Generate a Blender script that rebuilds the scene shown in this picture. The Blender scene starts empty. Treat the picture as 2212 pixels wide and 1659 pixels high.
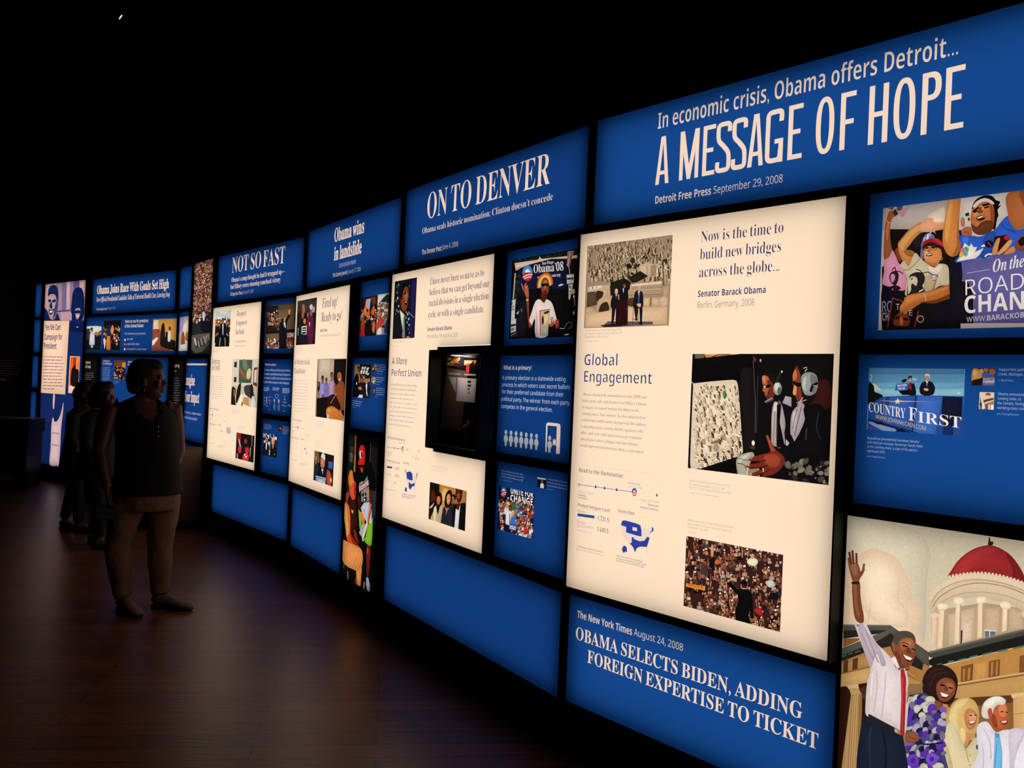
import bpy, bmesh, math, random
import numpy as np
from mathutils import Vector, Matrix
from mathutils.geometry import delaunay_2d_cdt

SC = bpy.context.scene
COL = SC.collection
R = math.radians

# ------------------------------------------------------------------ camera
FW, FH, FPX = 2212, 1659, 1850.0
EYE = Vector((0.0, 0.0, 1.58))
PITCH, ROLL = R(0.1932), R(2.4373)
cam = bpy.data.cameras.new('camera')
cam.sensor_width = 36.0
cam.lens = FPX / FW * 36.0
cam.clip_start, cam.clip_end = 0.05, 60
camo = bpy.data.objects.new('camera', cam)
camo.matrix_world = Matrix.Translation(EYE) @ Matrix.Rotation(R(90) + PITCH, 4, 'X') @ Matrix.Rotation(ROLL, 4, 'Z')
COL.objects.link(camo)
SC.camera = camo

# ------------------------------------------------------------------ world, view, light budget
world = bpy.data.worlds.new('dark_hall')
SC.world = world
world.use_nodes = True
world.node_tree.nodes['Background'].inputs[0].default_value = (0.0, 0.0, 0.0, 1)
world.node_tree.nodes['Background'].inputs[1].default_value = 0.0
vs = SC.view_settings
SC.display_settings.display_device = 'sRGB'
vs.view_transform = 'Standard'
vs.look = 'None'
vs.exposure = 0.0
vs.gamma = 1.0
vs.use_curve_mapping = False
cy = SC.cycles
cy.use_denoising = True
cy.use_light_tree = True
cy.max_bounces = 8
cy.diffuse_bounces = 4
cy.glossy_bounces = 4
cy.transmission_bounces = 6
cy.transparent_max_bounces = 16
cy.sample_clamp_indirect = 4.0
LAMP = 1.06                      # radiance of the tubes behind every backlit print


def lin(hx):
    hx = hx.lstrip('#')
    out = []
    for i in (0, 2, 4):
        c = int(hx[i:i + 2], 16) / 255.0
        out.append(c / 12.92 if c <= 0.04045 else ((c + 0.055) / 1.055) ** 2.4)
    return tuple(out)


def add_lamp(name, kind, loc, energy, color, size=0.3, aim=None, spot=None, parent=None):
    d = bpy.data.lights.new(name, kind)
    d.energy = energy
    d.color = color
    if kind == 'AREA':
        d.size = size
    else:
        d.shadow_soft_size = size
    if kind == 'SPOT':
        d.spot_size = spot or R(60)
        d.spot_blend = 0.9
    o = bpy.data.objects.new(name, d)
    o.location = loc
    if aim is not None:
        o.rotation_euler = (Vector(aim) - Vector(loc)).to_track_quat('-Z', 'Y').to_euler()
    COL.objects.link(o)
    return o


# ------------------------------------------------------------------ materials
def new_mat(name):
    m = bpy.data.materials.new(name)
    m.use_nodes = True
    nt = m.node_tree
    nt.nodes.clear()
    out = nt.nodes.new('ShaderNodeOutputMaterial')
    return m, nt, out


def paint(name, hexcol, rough=0.6, metal=0.0, noise=0.0, scale=20.0, bump=0.0, spec=0.5):
    m, nt, out = new_mat(name)
    p = nt.nodes.new('ShaderNodeBsdfPrincipled')
    p.inputs['Roughness'].default_value = rough
    p.inputs['Metallic'].default_value = metal
    p.inputs['Specular IOR Level'].default_value = spec
    c = lin(hexcol)
    p.inputs['Base Color'].default_value = (*c, 1)
    if noise or bump:
        tc = nt.nodes.new('ShaderNodeTexCoord')
        n = nt.nodes.new('ShaderNodeTexNoise')
        n.inputs['Scale'].default_value = scale
        n.inputs['Detail'].default_value = 4
        nt.links.new(tc.outputs['Object'], n.inputs['Vector'])
        if noise:
            r = nt.nodes.new('ShaderNodeValToRGB')
            r.color_ramp.elements[0].color = (*[v * (1 - noise) for v in c], 1)
            r.color_ramp.elements[1].color = (*[min(1, v * (1 + noise)) for v in c], 1)
            nt.links.new(n.outputs['Fac'], r.inputs[0])
            nt.links.new(r.outputs[0], p.inputs['Base Color'])
        if bump:
            b = nt.nodes.new('ShaderNodeBump')
            b.inputs['Strength'].default_value = bump
            b.inputs['Distance'].default_value = 0.01
            nt.links.new(n.outputs['Fac'], b.inputs['Height'])
            nt.links.new(b.outputs[0], p.inputs['Normal'])
    nt.links.new(p.outputs[0], out.inputs[0])
    return m


def print_film():
    """Translucent printed film: the ink colour is kept per face, light comes through from behind."""
    m, nt, out = new_mat('translucent_print_film')
    a = nt.nodes.new('ShaderNodeAttribute')
    a.attribute_name = 'ink'
    t = nt.nodes.new('ShaderNodeBsdfTranslucent')
    nt.links.new(a.outputs['Color'], t.inputs['Color'])
    nt.links.new(t.outputs[0], out.inputs[0])
    return m


def ink_film():
    """Ink laid over white film: filters the light behind it."""
    m, nt, out = new_mat('transparent_ink')
    a = nt.nodes.new('ShaderNodeAttribute')
    a.attribute_name = 'ink'
    t = nt.nodes.new('ShaderNodeBsdfTransparent')
    nt.links.new(a.outputs['Color'], t.inputs['Color'])
    nt.links.new(t.outputs[0], out.inputs[0])
    return m


def opaque_print():
    m, nt, out = new_mat('opaque_print')
    a = nt.nodes.new('ShaderNodeAttribute')
    a.attribute_name = 'ink'
    t = nt.nodes.new('ShaderNodeBsdfDiffuse')
    nt.links.new(a.outputs['Color'], t.inputs['Color'])
    nt.links.new(t.outputs[0], out.inputs[0])
    return m


def glow(name, color, strength):
    m, nt, out = new_mat(name)
    e = nt.nodes.new('ShaderNodeEmission')
    e.inputs[0].default_value = (*color, 1)
    e.inputs[1].default_value = strength
    nt.links.new(e.outputs[0], out.inputs[0])
    return m


def wood_floor():
    m, nt, out = new_mat('dark_oak_planks')
    L = nt.links.new
    tc = nt.nodes.new('ShaderNodeTexCoord')
    mp = nt.nodes.new('ShaderNodeMapping')
    mp.inputs['Rotation'].default_value = (0, 0, R(-8))
    L(tc.outputs['Object'], mp.inputs[0])
    br = nt.nodes.new('ShaderNodeTexBrick')
    br.offset = 0.37
    br.inputs['Color1'].default_value = (*lin('8c5230'), 1)
    br.inputs['Color2'].default_value = (*lin('6f3f26'), 1)
    br.inputs['Mortar'].default_value = (*lin('1a0f0a'), 1)
    br.inputs['Scale'].default_value = 1.0
    br.inputs['Mortar Size'].default_value = 0.003
    br.inputs['Brick Width'].default_value = 1.4
    br.inputs['Row Height'].default_value = 0.13
    L(mp.outputs[0], br.inputs['Vector'])
    mp2 = nt.nodes.new('ShaderNodeMapping')
    mp2.inputs['Scale'].default_value = (1.2, 26, 1)
    mp2.inputs['Rotation'].default_value = (0, 0, R(-8))
    L(tc.outputs['Object'], mp2.inputs[0])
    n = nt.nodes.new('ShaderNodeTexNoise')
    n.inputs['Scale'].default_value = 3.0
    n.inputs['Detail'].default_value = 5
    L(mp2.outputs[0], n.inputs['Vector'])
    mx = nt.nodes.new('ShaderNodeMix')
    mx.data_type = 'RGBA'
    mx.blend_type = 'MULTIPLY'
    mx.inputs[0].default_value = 0.8
    rp = nt.nodes.new('ShaderNodeValToRGB')
    rp.color_ramp.elements[0].position = 0.25
    rp.color_ramp.elements[0].color = (0.45, 0.42, 0.4, 1)
    rp.color_ramp.elements[1].position = 0.75
    rp.color_ramp.elements[1].color = (1.15, 1.1, 1.05, 1)
    L(n.outputs['Fac'], rp.inputs[0])
    L(br.outputs['Color'], mx.inputs[6])
    L(rp.outputs[0], mx.inputs[7])
    p = nt.nodes.new('ShaderNodeBsdfPrincipled')
    L(mx.outputs[2], p.inputs['Base Color'])
    p.inputs['Roughness'].default_value = 0.33
    p.inputs['Specular IOR Level'].default_value = 0.35
    bp = nt.nodes.new('ShaderNodeBump')
    bp.inputs['Strength'].default_value = 0.25
    bp.inputs['Distance'].default_value = 0.004
    L(n.outputs['Fac'], bp.inputs['Height'])
    L(bp.outputs[0], p.inputs['Normal'])
    L(p.outputs[0], out.inputs[0])
    return m


M = {}
M['film'] = print_film()
M['ink'] = ink_film()
M['print'] = opaque_print()
M['tube'] = glow('lightbox_tubes', (1, 1, 1), LAMP)
M['black'] = paint('matt_black_metal', '0b0b0c', 0.55, spec=0.25)
M['inside'] = paint('black_box_lining', '060606', 0.9, spec=0.0)
M['wall'] = paint('black_wall_paint', '131316', 0.85, noise=0.15, scale=3, spec=0.2)
M['floor'] = wood_floor()


# ------------------------------------------------------------------ object helpers
def tag(o, label=None, cat=None, group=None, kind=None):
    if label: o['label'] = label
    if cat: o['category'] = cat
    if group: o['group'] = group
    if kind: o['kind'] = kind
    return o


def empty(name, loc=(0, 0, 0), rz=0.0):
    o = bpy.data.objects.new(name, None)
    o.location = loc
    o.rotation_euler = (0, 0, rz)
    o.empty_display_size = 0.1
    COL.objects.link(o)
    return o


def mesh_obj(name, verts, faces, mat, parent=None, smooth=False, inks=None):
    me = bpy.data.meshes.new(name)
    me.from_pydata([tuple(v) for v in verts], [], [tuple(f) for f in faces])
    if inks is not None:
        at = me.attributes.new('ink', 'FLOAT_COLOR', 'FACE')
        at.data.foreach_set('color', np.asarray([(*c, 1.0) for c in inks], dtype=np.float32).ravel())
    me.materials.append(mat)
    if smooth:
        me.polygons.foreach_set('use_smooth', [True] * len(me.polygons))
    me.update()
    o = bpy.data.objects.new(name, me)
    COL.objects.link(o)
    if parent is not None:
        o.parent = parent
    return o


def bm_obj(name, bm, mat, parent=None, smooth=False):
    me = bpy.data.meshes.new(name)
    bm.to_mesh(me)
    bm.free()
    me.materials.append(mat)
    if smooth:
        me.polygons.foreach_set('use_smooth', [True] * len(me.polygons))
    o = bpy.data.objects.new(name, me)
    COL.objects.link(o)
    if parent is not None:
        o.parent = parent
    return o


def add_box(bm, x0, x1, y0, y1, z0, z1, bevel=0.0):
    r = bmesh.ops.create_cube(bm, size=1.0)
    for v in r['verts']:
        v.co = Vector(((x0 + x1) / 2 + v.co.x * (x1 - x0), (y0 + y1) / 2 + v.co.y * (y1 - y0), (z0 + z1) / 2 + v.co.z * (z1 - z0)))
    if bevel:
        es = set()
        for v in r['verts']:
            es.update(v.link_edges)
        bmesh.ops.bevel(bm, geom=list(es), offset=bevel, segments=2, affect='EDGES')
    return bm


def box_obj(name, dims, mat, parent=None, bevel=0.0):
    return bm_obj(name, add_box(bmesh.new(), *dims, bevel=bevel), mat, parent)


# ------------------------------------------------------------------ viewing ray of a point in the photograph
def ray(px, py):
    x, y = px - FW / 2, py - FH / 2
    c, s = math.cos(-ROLL), math.sin(-ROLL)
    x, y = (x * c - y * s) / FPX, (x * s + y * c) / FPX
    c, s = math.cos(PITCH), math.sin(PITCH)
    return Vector((x, c + y * s, s - y * c))


# ------------------------------------------------------------------ lettering
_FONT = {}


def serif(s):
    o = ''
    for ch in s:
        if 'A' <= ch <= 'Z': o += chr(0x1D400 + ord(ch) - 65)
        elif 'a' <= ch <= 'z': o += chr(0x1D41A + ord(ch) - 97)
        elif '0' <= ch <= '9': o += chr(0x1D7CE + ord(ch) - 48)
        else: o += ch
    return o


def serif_it(s):
    o = ''
    for ch in s:
        if 'A' <= ch <= 'Z': o += chr(0x1D468 + ord(ch) - 65)
        elif 'a' <= ch <= 'z': o += chr(0x1D482 + ord(ch) - 97)
        elif '0' <= ch <= '9': o += chr(0x1D7CE + ord(ch) - 48)
        else: o += ch
    return o


def sans(s, up=0x1D5A0, lo=0x1D5BA, dg=0x1D7E2):
    o = ''
    for ch in s:
        if 'A' <= ch <= 'Z': o += chr(up + ord(ch) - 65)
        elif 'a' <= ch <= 'z': o += chr(lo + ord(ch) - 97)
        elif '0' <= ch <= '9': o += chr(dg + ord(ch) - 48)
        else: o += ch
    return o


def sans_bold(s):
    return sans(s, 0x1D5D4, 0x1D5EE, 0x1D7EC)


# style: (mapping, outline offset)
STYLE = {'sr': (serif, 0.0), 'sl': (serif, -0.012), 'sm': (serif, -0.006), 'sb': (serif, 0.012), 'si': (serif_it, 0.0),
         'g': (sans, 0.0), 'gl': (sans, -0.008), 'gb': (sans_bold, 0.0), 'gm': (sans_bold, -0.022), 'gs': (sans_bold, -0.012)}


def glyphs(s, style, res):
    """Text as (verts Nx2, triangles, outline segments Mx2x2) normalised to cap height 1 and width w."""
    key = (s, style, res)
    if key in _FONT:
        return _FONT[key]
    fn, off = STYLE[style]
    c = bpy.data.curves.new('lettering', 'FONT')
    c.body = fn(s)
    c.resolution_u = res
    c.offset = off
    if style[0] == 's':
        c.space_word = 0.75
    o = bpy.data.objects.new('lettering', c)
    COL.objects.link(o)
    dg = bpy.context.evaluated_depsgraph_get()
    ev = o.evaluated_get(dg)
    me = ev.to_mesh()
    v = np.array([(p.co.x, p.co.y) for p in me.vertices], dtype=float)
    f = [tuple(p.vertices) for p in me.polygons]
    cnt = {}
    for p in me.polygons:
        vs_ = list(p.vertices)
        for i in range(len(vs_)):
            e = (vs_[i], vs_[(i + 1) % len(vs_)])
            k = (min(e), max(e))
            cnt[k] = cnt.get(k, 0) + 1
    seg = np.array([(v[a], v[b]) for (a, b), n in cnt.items() if n == 1])
    ev.to_mesh_clear()
    bpy.data.objects.remove(o)
    bpy.data.curves.remove(c)
    cap = 0.714 if style[0] == 'g' else 0.678
    cap += 2 * off * 0.5
    x0, x1 = v[:, 0].min(), v[:, 0].max()
    v = (v - np.array([x0, 0.0])) / np.array([x1 - x0, cap])
    seg = (seg - np.array([x0, 0.0])) / np.array([x1 - x0, cap])
    _FONT[key] = (v, f, seg)
    return _FONT[key]


# ------------------------------------------------------------------ flat artwork: painter's layers cut into one plane
def loop_segs(pts):
    p = np.asarray(pts, dtype=float)
    return np.stack([p, np.roll(p, -1, axis=0)], axis=1)


def smooth_loop(p, n=4):
    p = np.asarray(p, dtype=float)
    a, b, c, d = np.roll(p, 1, 0), p, np.roll(p, -1, 0), np.roll(p, -2, 0)
    out = []
    for t in np.linspace(0, 1, n, endpoint=False):
        out.append(0.5 * (2 * b + (c - a) * t + (2 * a - 5 * b + 4 * c - d) * t * t + (3 * b - a - 3 * c + d) * t ** 3))
    return np.stack(out, 1).reshape(-1, 2)


def smooth_line(p, n=5):
    p = np.asarray(p, dtype=float)
    q = np.vstack([2 * p[0] - p[1], p, 2 * p[-1] - p[-2]])
    out = []
    for i in range(1, len(q) - 2):
        a, b, c, d = q[i - 1], q[i], q[i + 1], q[i + 2]
        for t in np.linspace(0, 1, n, endpoint=False):
            out.append(0.5 * (2 * b + (c - a) * t + (2 * a - 5 * b + 4 * c - d) * t * t + (3 * b - a - 3 * c + d) * t ** 3))
    out.append(p[-1])
    return np.array(out)


def stroke(p, w):
    p = np.asarray(p, dtype=float)
    d = np.diff(p, axis=0)
    d = d / np.maximum(np.linalg.norm(d, axis=1, keepdims=True), 1e-9)
    nrm = np.stack([-d[:, 1], d[:, 0]], 1)
    L, Rr = [], []
    for i in range(len(p)):
        if i == 0: n = nrm[0]
        elif i == len(p) - 1: n = nrm[-1]
        else:
            n = nrm[i - 1] + nrm[i]
            n = n / max(np.linalg.norm(n), 1e-6)
            n = n / max(0.5, float(n @ nrm[i]))
        L.append(p[i] + n * w / 2)
        Rr.append(p[i] - n * w / 2)
    return np.array(L + Rr[::-1])


def ellipse(cx, cy_, rx, ry, deg=0.0, n=16):
    t = np.linspace(0, 2 * math.pi, n, endpoint=False)
    x, y = rx * np.cos(t), ry * np.sin(t)
    c, s = math.cos(R(deg)), math.sin(R(deg))
    return np.stack([cx + x * c - y * s, cy_ + x * s + y * c], 1)


def partition(rect, layers, grain=0, flat=()):
    """rect = (x0, x1, z0, z1); layers = [(segments, ink, part)] bottom to top.
    grain > 0 scatters that many extra points, so a photograph gets tonal modelling and print grain;
    layers listed in flat keep their plain ink.
    Returns verts and, per part name, a list of (triangle, ink)."""
    x0, x1, z0, z1 = rect
    S = 100.0
    segs = [loop_segs([(x0, z0), (x1, z0), (x1, z1), (x0, z1)])] + [l[0] for l in layers]
    allseg = np.concatenate(segs) * S
    rng = np.random.default_rng(len(allseg))
    key = np.round(allseg.reshape(-1, 2), 4)
    uniq, inv = np.unique(key, axis=0, return_inverse=True)
    inv = inv.reshape(-1, 2)
    inv = inv[inv[:, 0] != inv[:, 1]]
    edges = np.unique(np.sort(inv, 1), axis=0)
    pts = uniq.tolist()
    if grain:
        a = (x1 - x0) / (z1 - z0)
        ny = max(4, int(math.sqrt(grain / max(a, .05))))
        nx = max(4, int(grain / ny))
        gx, gz = np.meshgrid((np.arange(nx) + .5) / nx, (np.arange(ny) + .5) / ny)
        g = np.stack([gx.ravel(), gz.ravel()], 1) + rng.uniform(-.36, .36, (nx * ny, 2)) / np.array([nx, ny])
        pts += ((np.array([x0, z0]) + g * np.array([x1 - x0, z1 - z0])) * S).tolist()
    res = delaunay_2d_cdt([Vector(v) for v in pts], edges.tolist(), [], 0, 1e-4, False)
    V = np.array([(v.x, v.y) for v in res[0]]) / S
    F = np.array([f for f in res[2]], dtype=int)
    cen = V[F].mean(1)
    ins = (cen[:, 0] > x0) & (cen[:, 0] < x1) & (cen[:, 1] > z0) & (cen[:, 1] < z1)
    F, cen = F[ins], cen[ins]
    top = np.full(len(F), -1)
    for li, (sg, ink, part) in enumerate(layers):
        lo, hi = sg.reshape(-1, 2).min(0), sg.reshape(-1, 2).max(0)
        m = np.where((cen[:, 0] > lo[0]) & (cen[:, 0] < hi[0]) & (cen[:, 1] > lo[1]) & (cen[:, 1] < hi[1]))[0]
        if not len(m):
            continue
        ax, ay, bx, by = sg[:, 0, 0], sg[:, 0, 1], sg[:, 1, 0], sg[:, 1, 1]
        for k in range(0, len(m), 2000):
            mm = m[k:k + 2000]
            cx, cz = cen[mm, 0][:, None], cen[mm, 1][:, None]
            cross = (ay > cz) != (by > cz)
            with np.errstate(divide='ignore', invalid='ignore'):
                xi = ax + (cz - ay) * (bx - ax) / (by - ay)
            odd = (np.sum(cross & (xi > cx), 1) % 2) == 1
            top[mm[odd]] = li
    tone = np.ones(len(F))
    if grain:
        W_, H_ = x1 - x0, z1 - z0
        tone = 1 + rng.normal(0, .022, len(F))
        for li in np.unique(top):
            if li < 0: continue
            m = np.where(top == li)[0]
            if li in flat:
                tone[m] = 1
                continue
            sg = layers[li][0]
            lo, hi = sg.reshape(-1, 2).min(0), sg.reshape(-1, 2).max(0)
            bw, bh = hi - lo
            if bw * bh > .6 * W_ * H_ or bw * bh < .0006 * W_ * H_:
                continue
            A, D = sg[:, 0], sg[:, 1] - sg[:, 0]
            LL = np.maximum((D * D).sum(1), 1e-12)
            for k in range(0, len(m), 1500):
                mm = m[k:k + 1500]
                q = cen[mm][:, None, :] - A
                t = np.clip((q * D).sum(2) / LL, 0, 1)
                d = np.linalg.norm(q - t[..., None] * D, axis=2).min(1)
                u = (cen[mm, 0] - lo[0]) / bw - (cen[mm, 1] - lo[1]) / bh
                tone[mm] *= (.80 + .28 * np.minimum(1, d / (.3 * min(bw, bh))) ** .7) * (1 - .10 * u)
    out = {}
    for t, li, k in zip(F, top, tone):
        if li < 0:
            continue
        ink, part = layers[li][1], layers[li][2]
        if part != 'cut':
            out.setdefault(part, []).append((t, tuple(min(.98, c * k) for c in ink) if grain else ink))
    return V, out


def flat_mesh(name, V, tris, mat, parent, y=0.0):
    idx = np.array([t for t, _ in tris])
    used, inv = np.unique(idx, return_inverse=True)
    inv = inv.reshape(-1, 3)
    vv = [(V[i, 0], y, V[i, 1]) for i in used]
    # winding so the normal looks to local -y (into the room)
    fs = []
    for a, b, c in inv:
        p, q, r_ = V[used[a]], V[used[b]], V[used[c]]
        ccw = (q[0] - p[0]) * (r_[1] - p[1]) - (q[1] - p[1]) * (r_[0] - p[0])
        fs.append((a, b, c) if ccw > 0 else (a, c, b))
    return mesh_obj(name, vv, fs, mat, parent, inks=[k for _, k in tris])


# ------------------------------------------------------------------ a wall panel: its plane and its artwork script
CROP = {}


class Panel:
    def __init__(s, P):
        x0, y0, x1, y1, s.zb, s.zt = P
        s.w = math.hypot(x1 - x0, y1 - y0)
        s.h = s.zt - s.zb
        s.ang = math.atan2(y1 - y0, x1 - x0)
        s.mid = Vector(((x0 + x1) / 2, (y0 + y1) / 2, s.zb))
        s.u = Vector(((x1 - x0) / s.w, (y1 - y0) / s.w, 0))
        s.n = Vector((s.u.y, -s.u.x, 0))
        s.crop = (0, 0, 1)

    def loc(s, px, py):
        d = ray(px, py)
        t = (s.mid - EYE).dot(s.n) / d.dot(s.n)
        q = EYE + d * t - s.mid
        return np.array((q.dot(s.u), q.z))

    def c(s, x, y):
        ox, oy, k = s.crop
        return s.loc(ox + x / k, oy + y / k)

    def pts(s, p):
        return np.array([s.c(x, y) for x, y in p])


def nums(tok):
    return [tuple(float(v) for v in t.split(',')) for t in tok]


class Art:
    """Collects painter's layers in a panel's plane from short drawing lines."""

    def __init__(s, panel):
        s.p = panel
        s.layers = []

    def poly(s, hx, pts, part='photograph'):
        s.layers.append((loop_segs(s.p.pts(pts)), lin(hx), part))

    def text(s, st, hx, cap, a, b, txt, part, level, res):
        v, f, seg = glyphs(txt, st, res)
        A, B = s.p.c(*a), s.p.c(*b)
        Up = s.p.c(a[0], a[1] - cap) - A
        if level:
            m = (A[1] + B[1]) / 2
            A[1] = B[1] = m
            Up[0] = 0
        X = B - A
        tr = lambda q: A + q[..., :1] * X + q[..., 1:] * Up
        return tr(v), f, tr(seg)

    def shape(s, cmd, a, part='photograph'):
        if cmd == 'P': s.poly(a[0], nums(a[1:]), part)
        elif cmd == 'S': s.poly(a[0], smooth_loop(nums(a[1:])), part)
        elif cmd == 'E':
            (cx, cy_), (rx, ry) = nums(a[1:3])
            s.poly(a[0], ellipse(cx, cy_, rx, ry, float(a[3]) if len(a) > 3 else 0), part)
        elif cmd == 'O':      # ring
            (cx, cy_), (rx, ry) = nums(a[1:3])
            k = float(a[3])
            sg = np.concatenate([loop_segs(s.p.pts(ellipse(cx, cy_, rx, ry, n=28))), loop_segs(s.p.pts(ellipse(cx, cy_, rx - k, ry - k, n=28)))])
            s.layers.append((sg, lin(a[0]), part))
        elif cmd == 'L': s.poly(a[0], stroke(nums(a[2:]), float(a[1])), part)
        elif cmd == 'C': s.poly(a[0], stroke(smooth_line(nums(a[2:])), float(a[1])), part)
        elif cmd == 'face': s.face(*a)
        elif cmd == 'bust': s.bust(*a)
        elif cmd == 'crowd': s.crowd(a)
        elif cmd == 'city': s.city(a)
        elif cmd == 'dots': s.dots(a)
        elif cmd == 'logo': s.logo(a, part)
        else: raise ValueError(cmd)

    def face(s, pos, rad, rot, skin, hair, kind='m', look='0'):
        cx, cy_ = nums([pos])[0]
        rx, ry = nums([rad])[0]
        rot, look = float(rot), float(look)
        cs, sn = math.cos(R(rot)), math.sin(R(rot))
        g = lambda q: [(cx + (x * cs * rx - y * sn * rx), cy_ + (x * sn * ry + y * cs * ry)) for x, y in q]
        dk = '%02x%02x%02x' % tuple(int(int(skin[i:i + 2], 16) * 0.55) for i in (0, 2, 4))
        lt = '%02x%02x%02x' % tuple(min(255, int(int(skin[i:i + 2], 16) * 1.2 + 8)) for i in (0, 2, 4))
        if kind == 'f':
            s.poly(hair, smooth_loop(g([(-1.25, 1.1), (-1.3, -.2), (-.9, -1.15), (0, -1.4), (.95, -1.15), (1.3, -.2), (1.2, 1.1), (.7, 1.3), (-.7, 1.3)]), 3))
        s.poly(skin, smooth_loop(g([(-.92, -.2), (-.7, -.95), (0, -1.1), (.7, -.95), (.92, -.2), (.75, .6), (.3, 1.08), (-.3, 1.08), (-.75, .6)]), 3))
        if kind == 'm':
            s.poly(hair, smooth_loop(g([(-1, .0), (-1.02, -.6), (-.5, -1.2), (.4, -1.22), (1, -.65), (1, .0), (.8, -.55), (.2, -.75), (-.6, -.65)]), 3))
        else:
            s.poly(hair, smooth_loop(g([(-1.05, .2), (-1, -.7), (-.3, -1.25), (.6, -1.15), (1.05, -.5), (1.05, .3), (.7, -.5), (-.1, -.75), (-.75, -.4)]), 3))
        o = look * .25
        s.poly(lt, smooth_loop(g([(-.55 + o, .1), (-.25 + o, -.02), (-.1 + o, .3), (-.4 + o, .5)]), 2))
        for e in (-.38, .38):
            s.poly('1c1210', g([(e - .2 + o, -.22), (e + .2 + o, -.24), (e + .2 + o, -.1), (e - .2 + o, -.08)]))
        s.poly(dk, g([(-.08 + o, -.1), (.1 + o, -.1), (.2 + o, .28), (-.16 + o, .28)]))
        s.poly('5a1c18', smooth_loop(g([(-.38 + o, .5), (0 + o, .56), (.4 + o, .48), (.2 + o, .78), (-.2 + o, .78)]), 2))
        s.poly('e0d2c6', g([(-.28 + o, .55), (.3 + o, .54), (.18 + o, .66), (-.18 + o, .67)]))

    def bust(s, pos, rad, skin, hair, cloth, size, kind='m', under=None):
        cx, cy_ = nums([pos])[0]
        rx, ry = nums([rad])[0]
        w, h = nums([size])[0]
        y0 = cy_ + ry * .95
        s.poly(cloth, smooth_loop([(cx - rx * .5, y0), (cx - w * .8, y0 + ry * .55), (cx - w, y0 + h * .5), (cx - w * .95, y0 + h), (cx + w * .95, y0 + h), (cx + w, y0 + h * .5), (cx + w * .8, y0 + ry * .55), (cx + rx * .5, y0)], 3))
        s.poly(skin, [(cx - rx * .42, cy_ + ry * .6), (cx + rx * .42, cy_ + ry * .6), (cx + rx * .5, y0 + ry * .4), (cx, y0 + ry * .75), (cx - rx * .5, y0 + ry * .4)])
        if under:
            s.poly(under, [(cx - rx * .5, y0 + ry * .25), (cx + rx * .5, y0 + ry * .25), (cx + rx * .12, y0 + h * .75), (cx - rx * .12, y0 + h * .75)])
        s.face(pos, rad, 0, skin, hair, kind)

    def crowd(s, a):
        rnd = random.Random(int(a[0]))
        n = int(a[1])
        (x0, y0), (x1, y1), (rx, ry) = nums(a[2:5])
        pal = a[5:]
        skins = ['c58660', 'a8633f', 'd99b72', '7a452e', 'b87350', '8f5638', 'e0aa84']
        rows = sorted(rnd.random() for _ in range(n))
        for t in rows:
            x = x0 + rnd.random() * (x1 - x0)
            y = y0 + t * (y1 - y0)
            k = rnd.uniform(.75, 1.3)
            a_, b_ = rx * k, ry * k
            s.poly(rnd.choice(pal), [(x - a_ * 1.6, y + b_ * 2.6), (x - a_ * 1.3, y + b_ * 1.1), (x + a_ * 1.3, y + b_), (x + a_ * 1.7, y + b_ * 2.6)])
            sk = rnd.choice(skins)
            if rnd.random() < .45:
                ax = x + rnd.choice((-1, 1)) * a_ * 1.5
                s.poly(sk, stroke([(ax, y + b_ * 1.6), (ax + rnd.uniform(-1, 1) * a_, y - b_ * rnd.uniform(.6, 2.2))], a_ * .6))
            s.poly(sk, ellipse(x, y, a_ * .8, b_, n=8))
            s.poly(rnd.choice(['1d1411', '2b1c16', '120d0c', '4a3424', '6b4d33']), [(x - a_ * .85, y), (x - a_ * .7, y - b_ * .9), (x, y - b_ * 1.2), (x + a_ * .7, y - b_ * .9), (x + a_ * .85, y), (x + a_ * .5, y - b_ * .5), (x - a_ * .5, y - b_ * .45)])
            if rx > 6:
                s.poly('3a1c16', [(x - a_ * .5, y - b_ * .05), (x + a_ * .5, y - b_ * .05), (x + a_ * .45, y + b_ * .12), (x - a_ * .45, y + b_ * .12)])
            if rnd.random() < .12:
                s.poly('e8dccf', [(x - a_, y - b_ * 1.9), (x + a_ * .4, y - b_ * 2.1), (x + a_ * .5, y - b_ * 1.2), (x - a_ * .8, y - b_ * 1.1)])

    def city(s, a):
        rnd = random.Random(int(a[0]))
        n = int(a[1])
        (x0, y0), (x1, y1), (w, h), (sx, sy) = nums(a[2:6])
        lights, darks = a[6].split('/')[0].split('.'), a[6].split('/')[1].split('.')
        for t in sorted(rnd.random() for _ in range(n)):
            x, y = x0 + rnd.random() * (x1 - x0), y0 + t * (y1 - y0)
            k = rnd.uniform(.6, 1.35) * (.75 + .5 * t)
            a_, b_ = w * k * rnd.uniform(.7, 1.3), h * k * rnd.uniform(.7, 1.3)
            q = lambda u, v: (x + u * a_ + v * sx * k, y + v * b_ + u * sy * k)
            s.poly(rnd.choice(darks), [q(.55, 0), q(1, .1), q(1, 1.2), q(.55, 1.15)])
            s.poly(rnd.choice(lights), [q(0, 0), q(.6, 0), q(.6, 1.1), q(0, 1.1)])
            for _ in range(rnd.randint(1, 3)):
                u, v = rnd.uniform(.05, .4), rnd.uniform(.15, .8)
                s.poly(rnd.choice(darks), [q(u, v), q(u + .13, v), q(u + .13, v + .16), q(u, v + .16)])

    def dots(s, a):
        rnd = random.Random(int(a[0]))
        (x0, y0), (x1, y1), (rx, ry) = nums(a[2:5])
        for _ in range(int(a[1])):
            k = rnd.uniform(.4, 1.5)
            s.poly(rnd.choice(a[5:]), ellipse(x0 + rnd.random() * (x1 - x0), y0 + rnd.random() * (y1 - y0), rx * k, ry * k * rnd.uniform(.6, 1.3), rnd.uniform(0, 180), 7))

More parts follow.
